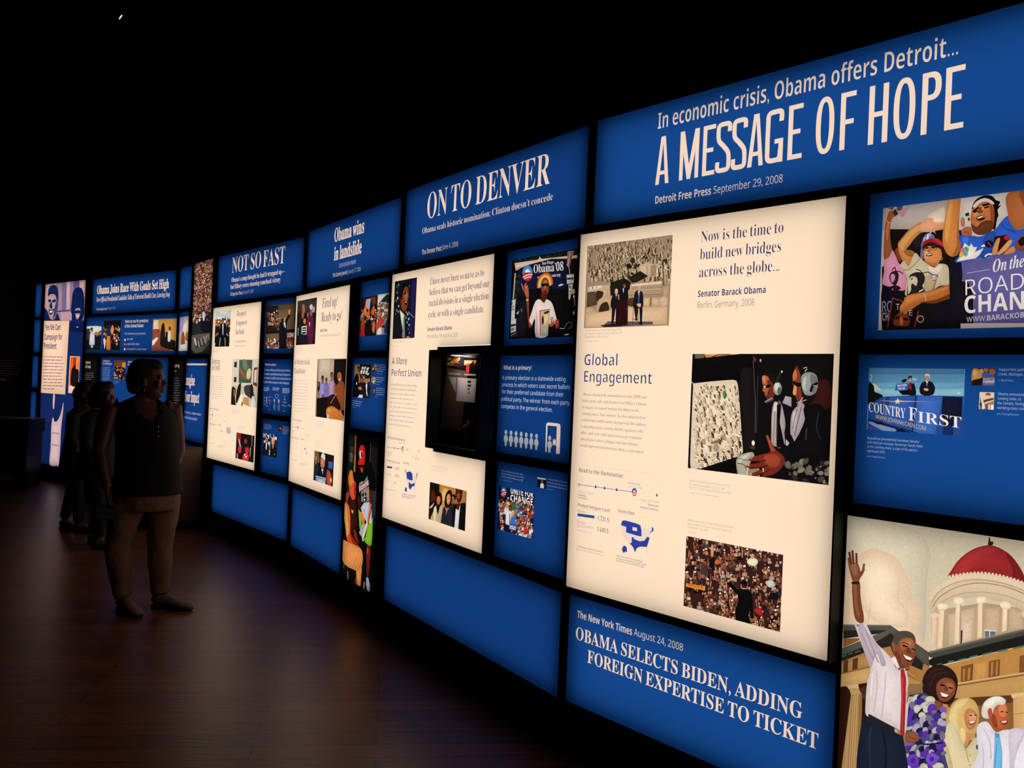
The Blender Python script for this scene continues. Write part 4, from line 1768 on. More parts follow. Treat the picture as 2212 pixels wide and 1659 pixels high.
for i in range(7):
    x, y = 325 + i * 67.5, 1190 + i * 8.7
    icons.append('E aab0b2 %.1f,%.1f 18,32' % (x, y))
    icons.append('S aab0b2 %.1f,%.1f %.1f,%.1f %.1f,%.1f %.1f,%.1f %.1f,%.1f %.1f,%.1f' % (x - 16, y + 40, x + 12, y + 38, x + 24, y + 70, x + 22, y + 120, x - 24, y + 118, x - 26, y + 66))
    icons.append('P aab0b2 %.1f,%.1f %.1f,%.1f %.1f,%.1f %.1f,%.1f' % (x - 18, y + 100, x + 16, y + 102, x + 8, y + 182, x - 16, y + 180))
ART['P5b'] = '''
@1040,740,6.144
part heading
t gb e0d0cc 54 290,358 665,362|What is a primary?
part body_text
t g c4c8d8 52 278,490 1115,513|A primary election is a statewide voting
t g c4c8d8 52 273,585 1170,615|process in which voters cast secret ballots
t g c4c8d8 52 268,675 1088,718|for their preferred candidate from their
t g c4c8d8 52 262,775 1167,826|political party. The winner from each party
t g c4c8d8 52 260,868 940,920|competes in the general election.
part diagram
''' + '\n'.join(icons) + '''
P e8ccbc 848,1452 858,1090 868,1066 890,1060 1020,1074 1045,1090 1050,1120 1038,1480 990,1474 1000,1112 878,1100 862,1456
E aab0b2 906,1268 19,34
S aab0b2 888,1312 920,1310 932,1340 930,1390 880,1386 876,1340
P aab0b2 886,1370 922,1372 914,1462 886,1458
P e8ccbc 942,1346 1000,1354 1000,1366 942,1358
P e8ccbc 948,1286 990,1290 988,1346 946,1342
L 16448a 4 946,1304 990,1308
P c8543c 962,1276 970,1270 976,1282 968,1288
part diagram_lettering
T gm 1a3470 24 1028,1242 1034,1130|VOTE
'''
ART['P5c'] = '''
@1040,980,5.72
part caption
t gl a9b4d4 17 243,222 517,260|After a hard-fought primary campaign, Senator
t gl a9b4d4 17 241,256 525,298|Hillary Clinton throws her support behind Obama
t gl a9b4d4 17 238,290 516,335|at a rally in Unity, New Hampshire, June 2008.
b 7f8cc0 9 235,326 380,350
t gl a9b4d4 17 818,322 1075,368|A campaign volunteer wearing a rainbow
t gl a9b4d4 17 815,362 1072,408|hat hands out stickers during San Diego’s
t gl a9b4d4 17 812,400 1068,448|annual Pride parade, California, July 2008.
b 7f8cc0 9 812,440 890,452
photo 693,290 797,436 131318
P d0c4b8 693,290 800,300 795,325 693,312
E 9a5a3c 750,340 10,18
S d8ccc4 728,380 750,362 772,385 765,436 730,436
S b05838 765,395 778,385 776,412
end
photo 219,400 632,1058 17182c
P 15182c 225,385 660,470 650,640 225,570
logo 274,468 35,70 3a5aa0 b8343a e8e0e0
T gb f0e8e4 78 362,492 642,546|UNITE FOR
T gb f0e8e4 84 358,588 636,642|CHANGE
b2
crowd 31 120 210,600 640,1080 13,24 d8d0c8 a8242c c8c0bc 24305a d8ccc4 8a2028 2a3a6a 5a7a98
crowd 32 16 225,575 340,640 14,24 d8d0c8 c8c0bc a83a38
S 3a5a3a 380,610 400,590 420,640 410,690 370,690
S d8c070 305,605 325,590 345,610 335,640
S e6e2e0 268,660 285,650 320,700 350,690 370,740 350,880 300,870 300,760
S 8a4426 262,640 275,630 290,670 272,690
E 7a3c24 350,672 16,38
S 17100e 335,660 345,635 365,640 368,660 350,648
P 2c3c6a 344,740 354,742 352,880 342,870
P 16161c 300,870 380,900 350,1020 290,1000
S 3f6cb4 355,870 370,780 400,770 440,700 462,690 450,740 420,800 430,880 400,900
E d89468 388,742 17,40
S d8b478 370,740 375,705 395,700 408,725 402,735 385,718
P 26488a 345,865 435,885 432,960 338,935
T gb f0eef0 24 350,905 426,922|UNITE FOR
T gb f0eef0 24 348,928 424,945|CHANGE
P 1a1418 380,960 400,960 390,1010
P 5a1c20 365,960 410,965 400,1040 360,1020
P e8dcd8 415,1000 440,980 435,1060 412,1050
P e8dcd8 455,1010 490,990 485,1060 460,1062
P c82c30 520,900 560,890 570,970 525,980
P c82c30 495,800 530,790 528,850 490,850
P e8e0dc 590,940 620,950 615,1000 588,990
P 1c2c5a 515,745 550,750 548,785 512,780
P c8d0e0 518,758 546,762 545,770 517,768
P 7a7a8a 575,1020 615,1005 605,1060 580,1060
end
'''.replace('\nb2\n', '\n')

ART['W6'] = '''
@1490,470,7.9
part quotation
t sl 3f4690 184 190,422 1597,258|Now is the time to
t sl 3f4690 186 175,720 1556,582|build new bridges
t sl 3f4690 186 160,1020 1532,912|across the globe...
part attribution
t gb 3a4592 108 140,1356 1295,1285|Senator Barack Obama
t gl 8a7f9c 108 133,1546 1100,1500|Berlin, Germany, 2008
@1240,450,5.184
part caption
t gl b0a0ac 26 127,1382 528,1365|Senators Jack Reed (D-RI) and Chuck Hagel (R-NE)
t gl b0a0ac 26 123,1420 538,1402|join Obama as he speaks at a news conference at the
t gl b0a0ac 26 121,1455 395,1445|Citadel, Amman, Jordan, July 2008.
b b7a8b0 14 120,1494 290,1489
photo 150,424 1062,1312 a08468
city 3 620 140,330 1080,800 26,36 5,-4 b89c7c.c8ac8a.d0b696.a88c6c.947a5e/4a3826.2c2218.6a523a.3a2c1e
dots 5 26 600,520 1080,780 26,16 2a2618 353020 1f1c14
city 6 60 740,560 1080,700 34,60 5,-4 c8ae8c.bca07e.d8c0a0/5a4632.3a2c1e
P c8a888 730,640 830,600 925,640 915,760 810,780 725,780
P b0947a 810,640 830,628 830,760 808,770
P 9a7e62 860,640 925,640 915,750 855,760
P 1f1c12 420,830 560,780 640,830 630,900 560,960 400,980 400,880
P 241f14 610,780 740,700 830,760 700,830 640,830
P c8a684 150,880 400,850 410,990 150,940
P dcd4c4 175,880 310,862 308,895 178,918
P 5a6a54 200,880 215,878 215,900 200,905
P 5a6a54 240,885 262,882 260,890 240,895
P c0a080 630,850 990,810 990,990 610,1000
P e0c8a8 645,852 985,818 985,840 645,872
''' + '\n'.join('P 6a503a %d,%d %d,%d %d,%d %d,%d' % (x, 880 - (x - 650) * .07, x + 7, 880 - (x - 650) * .07, x + 5, 918 - (x - 650) * .07, x - 2, 918 - (x - 650) * .07) for x in range(650, 980, 17)) + '''
P a88a6a 610,930 985,905 985,990 610,1005
P 7a6048 610,968 985,960 985,966 610,975
P b09474 1000,880 1060,870 1050,990 1000,990
P bc9c7a 600,1010 1050,990 1040,1100 600,1110
S c8a886 780,1010 860,1005 940,1010 945,1085 790,1095
S 8a6a4c 850,1010 870,1008 868,1090 845,1092
S c8a886 975,1000 1045,995 1040,1090 970,1090
S 4a3220 610,1015 680,1010 680,1090 605,1090
P 57422f 150,940 250,930 260,1080 140,1110
S c6a584 250,910 370,900 360,1000 270,1040
S 33261a 250,930 330,940 300,1020 260,1040
S c4a07c 280,1020 420,985 430,1130 400,1140 350,1060 300,1080 270,1170 250,1160
S 35271a 300,1080 370,1050 390,1140 280,1175
S c2a07c 135,1120 180,1110 240,1140 235,1190 135,1200
P d8b088 130,1190 420,1140 600,1110 1045,1100 1040,1300 125,1335
dots 12 40 180,1190 1030,1280 5,2 b08a64 c49c74
P 5a524e 330,1310 380,1265 880,1268 885,1300 400,1330
P 241c18 290,1310 460,1290 560,1320 330,1330
# three men at the lectern
S 15151b 420,1010 445,960 480,965 495,1010 490,1110 420,1120 410,1060
P 15151b 425,1110 465,1115 440,1300 418,1298
E c89a7c 474,935 18,34
S d8c8b8 458,925 468,900 488,910 490,925 475,915
P d0ccc8 466,970 478,965 474,1020
P 2a4470 470,980 477,980 474,1020
S 131319 510,960 530,890 560,880 595,895 605,960 600,1030 515,1030
E 7a402c 563,858 17,32
S 15100e 547,855 555,828 575,832 582,855 565,842
P e0dcd8 545,895 560,900 552,950
L c8b4a8 4 562,890 580,872
S 17171d 670,1000 690,930 725,920 765,940 775,1010 765,1110 665,1110
P 17171d 668,1100 720,1110 705,1250 690,1250
P 17171d 730,1100 768,1105 760,1300 740,1300
E c8906c 730,895 18,36
S c8b8a8 712,885 725,860 745,868 748,885 730,872
P d8d4d4 715,930 738,925 728,1060
P 3a5a8a 722,940 734,940 730,1060 718,1050
S d8a078 705,1070 745,1065 750,1090 735,1110 712,1095
L 241c18 5 665,1100 655,1300
L 241c18 5 715,1110 720,1300
L 241c18 5 655,1240 720,1245
L 241c18 5 420,1240 470,1245
S 14100f 730,1280 760,1280 765,1302 735,1302
S 14100f 690,1235 712,1240 705,1258 685,1255
P 2a0f12 470,1025 605,1015 600,1310 465,1310
P 3c171a 590,1015 605,1012 602,1305 588,1308
end
@1220,740,5.925
part title
t gm 2c479c 140 252,292 672,297|Global
t gm 2c479c 138 248,505 1115,530|Engagement
part body_text
''' + '\n'.join('t sl 9d90ae 37 %d,%d %d,%d|%s' % q for q in [
    (228, 680, 1045, 716, 'Obama clinched the nomination in June 2008 and'), (223, 763, 1050, 805, 'held a unity rally with former rival Hillary Clinton.'),
    (220, 845, 950, 885, 'In August, he named Senator Joe Biden as his'), (217, 925, 1027, 980, 'running mate. That summer, he also embarked on'),
    (213, 1005, 1045, 1070, 'a whirlwind, multicountry foreign trip. His address'), (208, 1087, 1003, 1157, 'to an enthusiastic crowd in Berlin, meetings with'),
    (205, 1168, 985, 1243, 'allies, and visits with American troops stationed'), (202, 1248, 933, 1325, 'abroad gave voters a glimpse into how Obama'),
    (200, 1330, 1012, 1420, 'would approach international affairs as president.')]) + '''
@1220,980,5.925
''' + chart((190, 137), (1030, 141), (-47, 1150), .69, [('Obama', '1,731.5', '1f4a9a', .21), ('Clinton', '1,645.5', 'e8cfc4', .205)]) + '\n' + us_map((722, 845), (425, 72), (-20, 470), '2f3f98', [NW, SO, AK, [(.93, .05), (.97, .08), (.98, .16), (.93, .2)], [(.88, .18), (.92, .17), (.9, .24)]]) + '''
part map_graphic
P ecd4c4 868,938 925,948 925,994 866,982
part chart_lettering
t gm 4a508c 24 810,386 958,406|Overseas Trip
t gl a59cb4 24 810,430 985,452|July 19-26, 2008
t gl a59cb4 22 155,985 345,1024|Conceded June 7, 2008
t gm 4a508c 22 148,1190 493,1272|* 2,118 delegates needed for nomination
t gl a59cb4 22 145,1226 480,1310|Source: Jeff Berman/Obama for America
t gm 6a6a9c 24 658,1315 993,1392|The Democratic Party’s nominating
t gm 6a6a9c 24 657,1347 1047,1438|process was completed on June 3, 2008,
t gm 6a6a9c 24 655,1376 1017,1462|with elections held in 50 of 50 states.
@1460,740,4.608
part caption
t gl b4a6b8 24 135,1385 537,1435|Obama and General David Petraeus, the top
t gl b4a6b8 24 134,1422 488,1468|US military commander in Iraq, fly over
t gl b4a6b8 24 133,1455 552,1512|Sadr City, a Shiite area in Baghdad, July 2008.
b b7a8b8 14 132,1498 430,1540
photo 166,113 1520,1420 120f10
P c47a3c 285,115 640,112 620,125 550,135 530,165 490,165 480,140 420,150 390,155 300,155
P e0b890 285,112 640,108 640,118 285,122
L 2a1c14 8 350,150 420,120 540,118
P 5a5a50 188,112 290,114 285,150 220,165 190,155
P 16100f 190,160 760,120 790,360 660,380 560,345 180,390
P 1d1616 200,190 760,170 760,260 200,350
P 6a3c28 700,118 760,125 800,165 790,200 760,150
E c0b0a4 842,178 8,16
# city below seen through the cabin window
S e6cfb2 172,440 180,405 540,372 590,378 618,430 655,900 665,1080 640,1120 240,1245 150,1250 148,1000
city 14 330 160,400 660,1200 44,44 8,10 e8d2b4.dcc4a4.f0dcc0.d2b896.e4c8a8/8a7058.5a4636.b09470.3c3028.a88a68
P 0d0b0b 120,360 185,360 185,405 540,366 600,376 622,430 668,1090 645,1125 245,1255 140,1260 120,1500 700,1500 700,1130 800,1000 800,300 760,100 120,170
S 1a1514 640,300 760,280 780,700 790,1000 720,1080 680,1080 650,700
P 0d0b0b 185,160 640,300 640,400 600,372 540,360 185,400
S 3a7a4a 470,500 490,480 510,530 480,560
E c8b8a4 400,1040 38,50
E a08c78 400,1045 26,36
P 8a6a50 350,990 440,960 432,1000 350,1010
E e8d8b8 770,1000 16,26
E 3a3028 765,1045 26,18
L 5a4c44 7 770,180 790,560 790,900
L 2c2422 14 815,330 800,900
# near passenger with headset
S 1c1210 860,330 900,300 990,330 1010,440 980,560 920,590 880,520
S a85a34 858,340 880,325 920,345 935,400 925,470 905,525 885,520 882,495 862,480 868,440 860,400
S d07a48 860,345 880,330 895,360 885,400 865,390
S 6a2c1a 905,380 960,400 985,500 960,560 920,585 900,540 930,480
P 0c0a0a 862,418 900,425 925,415 950,430 925,450 885,455 866,440
P d0b898 870,428 898,432 890,455 874,446
P 7a3420 885,520 915,525 905,540 888,536
S 3a1a12 920,560 975,560 970,590 935,590
E 9aa094 1012,458 42,66
E c4c8bc 1006,440 28,46
E 5a5c54 1030,480 20,38
L 2a2624 22 1000,400 1040,300 1060,280
E d0ccc4 1055,290 8,12
L c8bcb0 7 885,590 960,550
L 8a8078 6 895,600 970,560
P a89aa0 1090,530 1150,545 1150,640 1060,600
S a89896 980,590 1040,610 1060,640 1090,800 1080,900 1080,1020 960,1020 950,860 955,700
S d0c0b8 985,600 1010,620 985,800 960,900 965,700
S 5a4c4e 1010,620 1050,610 1030,850 1060,1020 1000,1020
P 0e0c0d 1005,620 1045,610 1035,800 1085,1040 1005,1040 1010,800
''' + '\n'.join('E %s %d,%d 17,6 -20' % (c, 985 - (y - 700) * .05, y) for y in range(690, 1010, 13) for c in ('c8b4a0',)) + '''
''' + '\n'.join('E 1a1412 %d,%d 11,3 -20' % (985 - (y - 700) * .05, y + 2) for y in range(690, 1010, 13)) + '''
# far passenger in uniform, ear cup and sleeve
S 7a3420 1165,320 1190,250 1230,235 1290,300 1290,560 1260,620 1215,590 1190,540 1195,520 1160,510 1170,450 1160,390
S c06a3c 1162,330 1185,270 1205,300 1200,360 1175,380
S d8905c 1180,420 1200,430 1195,520 1165,510
S 140e0d 1160,385 1215,400 1250,400 1240,440 1190,430
S 17110f 1220,230 1400,250 1480,500 1440,640 1290,640 1250,500 1240,320
S 3a1814 1400,400 1520,380 1540,640 1300,650 1380,560
S 8d938a 1245,370 1270,310 1340,295 1400,330 1412,420 1390,500 1330,528 1270,500
S b4bab0 1260,400 1280,345 1300,340 1290,430 1300,480 1265,460
S 6a7068 1340,320 1395,340 1405,430 1370,510 1350,450
L 141212 26 1340,490 1360,430 1410,400
L c8c4b8 5 1365,425 1412,440
L d8d0c0 7 1270,255 1305,245
L d8d0c0 7 1285,290 1305,260
L d8ccbc 8 1210,625 1265,545
L b8aca0 8 1200,600 1300,570
S c89868 1220,600 1260,600 1275,640 1240,640
S a8989c 1150,720 1200,640 1270,610 1290,700 1280,780 1230,900 1170,1000 1140,900
S c8b8b4 1160,730 1190,680 1200,760 1170,880
C 6a5c60 9 1250,640 1210,800 1180,930
C 6a5c60 7 1210,660 1180,760 1165,860
S 110f10 1280,640 1480,660 1520,1200 1200,1160 1100,1140 1160,1020 1280,800
P 110f10 1090,930 1150,920 1190,1010 1120,1040
P b8a8a0 1095,960 1130,1000 1110,1030 1092,1020
C 3a3434 8 1420,700 1400,850 1440,960
P 332f30 1290,860 1310,850 1300,960 1285,980
# knee, large hand and camouflage
S a8a088 600,1180 640,1120 760,1090 780,1150 740,1200 720,1400 640,1400 610,1280
S d0c8b0 640,1140 740,1100 700,1150 620,1200
C 5a5444 9 610,1200 680,1220 710,1290
C 5a5444 7 620,1150 700,1170 740,1160
P 8a826c 720,1260 830,1250 840,1400 705,1400
P c8c0a4 705,1230 720,1230 712,1400 700,1400
S 7a2c1e 740,1150 860,1110 940,1080 900,940 915,925 940,970 990,1060 1060,1120 1085,1180 1040,1260 960,1320 900,1330 840,1400 800,1405 800,1380 870,1310 760,1330 735,1310 860,1260 880,1240 730,1250 705,1220 850,1190 740,1180
S 9a4028 880,1130 980,1110 1040,1160 1000,1240 900,1220
S a84a2c 900,935 920,930 960,1030 985,1070 950,1080
C 3a120c 8 750,1178 860,1180 900,1170
C 3a120c 8 730,1252 860,1240 920,1215
C 3a120c 8 760,1335 870,1300 940,1260
E c08a70 722,1222 12,10
E c89478 745,1312 12,11
E b07058 750,1148 14,12
P e0c890 862,1250 872,1246 876,1285 866,1288
dots 23 46 1100,1180 1520,1480 22,30 4a4238 6a6052 2a2624 847866
P 1c1816 700,1400 900,1395 900,1500 700,1500
S e4d0b8 140,1300 200,1290 290,1290 325,1340 320,1370 140,1345
E a8302c 150,1305 12,12
P 6a5c50 232,1335 300,1330 300,1345 240,1350
end
@1460,1080,5.184
part caption
t gl b4a6b8 27 135,238 645,320|Obama addresses a crowd estimated at 200,000
t gl b4a6b8 27 132,275 625,365|people in Berlin, Germany, during his week-long
t gl b4a6b8 27 132,313 362,355|foreign tour, July 2008.
t gl b7a8b8 20 130,362 228,380|© David Katz
photo 118,402 1166,1480 3a1c18
crowd 41 430 100,400 1190,1500 15,22 241416 3a2220 16100f 5a3028 8a4a3c a8988c 4a3a3c 2a2028
S e8d8b8 800,680 840,650 900,660 920,700 880,740 810,720
E d0906c 855,625 22,36
S 3a2018 833,610 840,585 870,585 880,612 855,600
S 121014 375,700 400,650 435,660 430,740 385,760
S c88a68 390,560 400,500 420,510 425,580 410,640 395,630
P 3a3438 280,735 350,755 350,840 275,830
S c8602c 435,690 455,665 490,690 480,720 445,720
P 14100f 350,860 380,840 380,900
P e09a30 115,930 330,965 325,1015 110,970
T gb b81c1c 34 128,962 308,994|ANGOLA
P 141214 1060,1040 1150,1035 1145,1120 1020,1110
S a8242c 870,1230 950,1210 975,1300 930,1290
S c8c0b4 1010,910 1080,900 1110,960 1050,980 1010,940
# speaker seen from behind
S 100d0e 570,925 600,893 625,935 690,1000 760,985 800,1000 850,1060 860,1160 868,1330 840,1335 825,1200 815,1290 820,1400 690,1380 665,1250 700,1130 690,1060 640,1010
E 3a1812 765,950 30,48
S 120d0c 732,945 745,905 775,895 800,920 795,970 765,940
P d8b8a8 735,985 790,990 785,1000 740,996
S c88a68 572,905 600,890 605,905 585,925
E a8603c 853,1350 14,22
end
'''
ART['R1'] = '''
@1830,420,5.72
photo 446,172 3300,1615 c3b1a6
P b4a298 440,150 1250,60 1250,440 440,440
P d8c4b0 1000,250 1200,150 1250,440 950,430
P cabcb2 1395,40 2000,-60 2000,300 1395,440
P 17120f 530,430 1260,430 1260,1700 430,1700 430,900 530,800
P 241c1c 800,440 940,440 920,640 820,660
P 17120f 1260,440 1420,440 1400,1700 1250,1700
S c08a90 610,200 770,150 750,180 690,278 640,240
P 484866 612,150 690,140 672,190 620,205
P 4a4058 500,170 580,155 560,190
S 9c5230 470,380 500,260 520,210 560,200 600,225 628,240 600,270 560,290 540,350 530,430 535,560 548,650 560,690 520,780 480,815 452,780 455,560
S c06c3c 480,420 500,340 525,350 520,430 500,560 480,560
S 4a2014 575,200 600,180 615,215 630,240 600,260 570,240
C d8b898 9 485,320 510,345 545,350
S d68ca4 452,820 520,770 560,690 600,760 640,850 700,900 740,1080 720,1170 660,1190 560,1150 440,1110 455,950
S 2e1826 520,1010 545,960 600,945 635,980 630,1060 600,1120 560,1110 530,1070
S c87f98 535,1010 560,980 590,1000 585,1060 550,1090
C 2e1826 12 550,940 590,900 600,945 640,950 690,980
S 241420 440,1130 520,1140 600,1120 665,1160 600,1200 620,1240 520,1260 440,1220
P c87f98 535,1190 560,1160 580,1190 550,1215
S 7a3c24 590,690 630,670 680,760 660,830 620,800
S 6c6896 905,780 920,600 960,500 1020,480 1080,520 1060,620 960,640 940,800
T gb d8d4e4 60 985,560 1040,520|F
O d8d4e4 965,555 22,26 9
# woman in red visor
S c98245 625,620 660,560 760,440 850,370 920,340 980,380 960,460 900,480 820,560 770,630 730,680 790,690 835,730 810,800 740,890 690,830 645,730
S dd9c5c 640,620 700,540 800,430 880,380 900,430 800,520 720,620 690,700
S 9a5a2c 700,690 780,690 830,735 790,770 720,740
S dc9a74 880,400 940,330 1000,290 1080,300 1190,300 1200,420 1090,450 1098,490 1060,465 960,465 900,450
S f0caa8 1060,310 1120,280 1190,300 1195,340 1090,345
C b86c4c 6 1080,380 1140,385 1195,375
C b86c4c 6 1090,420 1140,420 1195,415
S 2c1914 930,640 1000,580 1120,600 1200,680 1210,800 1160,830 1130,700 960,700
S cf7f48 948,690 1000,640 1100,650 1160,690 1168,760 1140,830 1110,890 1040,880 980,840 950,790
S e29a62 960,700 1010,680 1020,750 990,800 960,780
S 8e2024 935,640 950,580 1030,545 1130,552 1195,620 1200,655 1120,620 1040,595 980,605
S bd2c2c 1060,548 1130,552 1195,620 1200,655 1130,610
S 231512 940,640 1000,605 1080,605 1150,650 1090,660 1010,630
O 5a3a2c 985,672 38,26 6
O 5a3a2c 1065,665 42,28 6
P 2a1612 965,655 1005,650 1005,672 968,674
P 2a1612 1040,648 1085,645 1085,668 1042,668
C 5a3a2c 7 1105,655 1140,665 1165,690
S 9c4f2c 990,700 1020,690 1035,705 1005,715
S 5a1a18 975,745 1020,725 1055,735 1040,760 985,765
P efe0d0 988,742 1045,732 1040,745 990,754
S b86a3c 960,820 1040,850 1110,840 1100,890 1040,880 985,850
O d8b060 1160,790 16,24 6
S c9b694 655,880 700,820 760,880 835,725 900,780 955,830 1010,870 1080,900 1140,855 1240,880 1262,1000 1265,1110 1150,1130 1060,1180 940,1215 740,1255 715,1200 740,1050 690,930
S ddccb0 1010,880 1080,910 1140,865 1180,900 1100,980 1020,950
C 8e7a5c 9 690,930 750,930 820,880 900,790
P b09a74 950,1010 1090,980 1080,1180 950,1200
C 211a1c 11 850,925 900,940 930,970 1000,960 1040,985 1120,1000
L 211a1c 8 1122,1000 1060,1180
S 25201f 770,1010 800,980 860,960 930,970 960,1020 950,1090 930,1130 960,1200 860,1220 790,1250 740,1250 745,1140 765,1060
S c8b798 775,1030 820,1010 860,1030 870,1080 850,1130 800,1100 790,1180 755,1230 750,1130
P 25201f 785,1045 815,1030 815,1045 790,1060
S 25201f 790,1130 825,1120 840,1160 800,1180
P dacab0 885,1195 940,1165 945,1180 890,1210
logo 1070,1028 44,40 6f94c4 c05048 e8dcd0
# man in blue shirt, both arms up
S e7a88c 1395,150 1420,140 1440,180 1430,205 1400,200
P 2c2624 1458,235 1505,222 1508,265 1462,270
P c8bcb0 1445,290 1530,270 1535,345 1450,350
P 3a2c28 1490,290 1515,285 1515,325 1490,325
S a86a48 1405,300 1440,285 1455,345 1445,400 1410,390
S a8583c 1410,440 1470,400 1530,410 1540,500 1470,520 1420,500
C 5a2a1c 7 1440,470 1480,465 1500,490
S c57a3c 1255,60 1330,30 1400,40 1392,200 1380,480 1405,580 1405,650 1370,740 1300,770 1230,730 1185,620 1178,520 1195,380 1235,150
S d8924e 1260,80 1310,60 1290,300 1250,560 1210,560 1210,380
S a05c2c 1370,300 1385,480 1405,600 1380,720 1300,765 1350,640 1360,480
S 15100f 1540,190 1560,110 1610,50 1700,10 1790,20 1840,70 1890,90 1870,140 1905,130 1860,190 1870,260 1850,310 1830,430 1790,400 1800,200 1700,60 1600,110
S b9693a 1525,330 1530,240 1560,160 1620,105 1700,82 1775,100 1815,180 1818,320 1795,430 1720,490 1620,500 1550,450
S d08650 1560,200 1640,140 1700,150 1690,230 1640,270 1560,270
S 8a4626 1760,120 1812,190 1818,320 1795,430 1740,470 1770,330 1770,220
S ded0c4 1552,150 1600,85 1690,45 1770,65 1815,105 1800,125 1720,88 1640,108 1585,160
P 1a0f0c 1545,205 1620,150 1640,165 1560,225
P 1a0f0c 1665,125 1750,105 1765,125 1675,150
P 120a09 1562,220 1615,190 1618,208 1570,232
P 120a09 1690,160 1750,140 1752,160 1695,175
S 7e3d22 1610,225 1650,150 1665,190 1685,215 1640,235
S 5f321e 1535,360 1600,400 1660,340 1740,320 1800,340 1795,430 1720,490 1620,500 1550,450
S b9693a 1575,290 1650,240 1720,260 1710,320 1640,350 1590,335
S 380f10 1595,300 1620,275 1660,262 1700,285 1690,310 1630,328
P efe4da 1608,290 1655,268 1690,280 1660,284 1615,302
S 2c55b6 1375,520 1500,510 1560,510 1640,520 1740,480 1830,430 1900,340 1985,265 2020,360 2110,440 2230,390 2500,300 3300,280 3300,700 2200,740 1800,770 1350,840 1395,740 1420,640
S 234694 1700,520 1820,450 1830,600 1760,760 1650,780
S 4269c4 1420,540 1500,530 1480,640 1440,620
C 1e3f86 12 1900,360 1960,420 2080,470
P e9dbd0 1352,832 1400,760 1448,600 1510,645 1532,602 1560,650 1605,650 1580,710 1690,660 1640,740 1590,790
P e9dbd0 1650,640 1690,615 1710,640 1670,650
C e9dbd0 18 1700,770 1740,740 1790,740
S a85f34 1990,-20 2400,-80 2330,200 2260,350 2180,410 2100,440 2020,360 1985,240
S 8c4a26 2130,-40 2400,-80 2330,200 2260,350 2180,410 2200,200
E 68a856 1468,690 34,48 15
E c8608c 1420,700 26,44 15
E 62a4c4 1465,735 28,34 15
E d6a636 1410,745 26,34 15
L 1c1c2c 8 1455,650 1480,690
L 1c1c2c 8 1440,720 1470,740
E 15121a 1755,612 54,46
L b85a9a 7 1735,590 1780,640
S 2a0d10 1815,540 1900,510 1990,505 2010,600 1950,720 1850,720
S b8202a 1940,520 1990,508 2005,560 1950,560
S b8202a 1960,660 2000,650 1990,700 1960,720
S c4824e 1790,740 1810,640 1850,550 1890,545 1870,640 1850,735
S d4965e 1850,740 1920,650 2000,565 2040,580 1990,660 1910,730
S c07c4a 1930,740 2000,670 2060,640 2080,680 2050,725
S 7a4426 2080,680 2110,560 2185,500 2280,500 2300,680
S 221014 2110,580 2180,520 2200,600 2150,640
# near arm holding the magazine
S b0622c 720,1255 860,1218 940,1210 1060,1180 1262,1120 1268,1290 1100,1340 950,1335 870,1370 800,1420 730,1460 690,1480 650,1450 655,1385 700,1315
S c97c3f 730,1270 860,1230 1000,1210 1240,1140 1200,1190 1000,1260 840,1310 740,1370 690,1400
S 6f3517 900,1330 1100,1300 1268,1230 1268,1290 1100,1345 950,1340
C d8c0a0 7 940,1215 965,1260 968,1320
S 12101e 430,1150 560,1180 700,1230 720,1270 560,1290 520,1400 500,1640 430,1640
T g 8f8494 130 432,1450 560,1450|RO
T gb 8f8494 100 432,1560 510,1560|CH
P 15100f 560,1285 690,1320 700,1480 880,1430 830,1640 505,1640
L 9c2c2e 13 500,1640 560,1280 695,1325
L 9c2c2e 13 880,1440 832,1640
T g b4a89c 74 602,1425 648,1425|T
T g b4a89c 66 765,1490 806,1500|E
S 6a3016 620,1480 700,1440 760,1500 760,1620 590,1620 570,1560
P 1a0d0b 590,1520 650,1500 650,1530 600,1550
P 1a0d0b 680,1520 750,1530 750,1560 680,1550
S a85628 655,1520 685,1520 690,1610 650,1610
S bd7038 650,1400 690,1330 720,1350 680,1440 665,1470
S a85c2c 690,1420 730,1400 740,1470 700,1480
O c4b8b0 905,1540 42,44 9
# campaign placard
P 17131c 1262,1290 1410,840 1440,1590 1000,1612 990,1400 1100,1345
P 5d568e 1408,835 1700,790 2500,640 3300,520 3300,1560 2186,1590 1560,1590 1562,1250 1490,1075 1418,1065 1422,990
P 17131c 1255,845 1410,838 1425,990 1420,1070 1490,1075 1560,1250 1560,1592 1200,1600 1268,1290
L c9bfd4 6 1475,975 1765,925
T si e4d8d2 150 1800,960 2186,890|On the
T gl e6dad0 190 1462,1248 2186,1165|ROAD
T gb e8dad0 212 1450,1470 2186,1415|CHAN
T g c8bcc4 66 1475,1580 1720,1560|WWW.
T gb c8bcc4 66 1728,1560 2186,1520|BARACKOB
end
'''
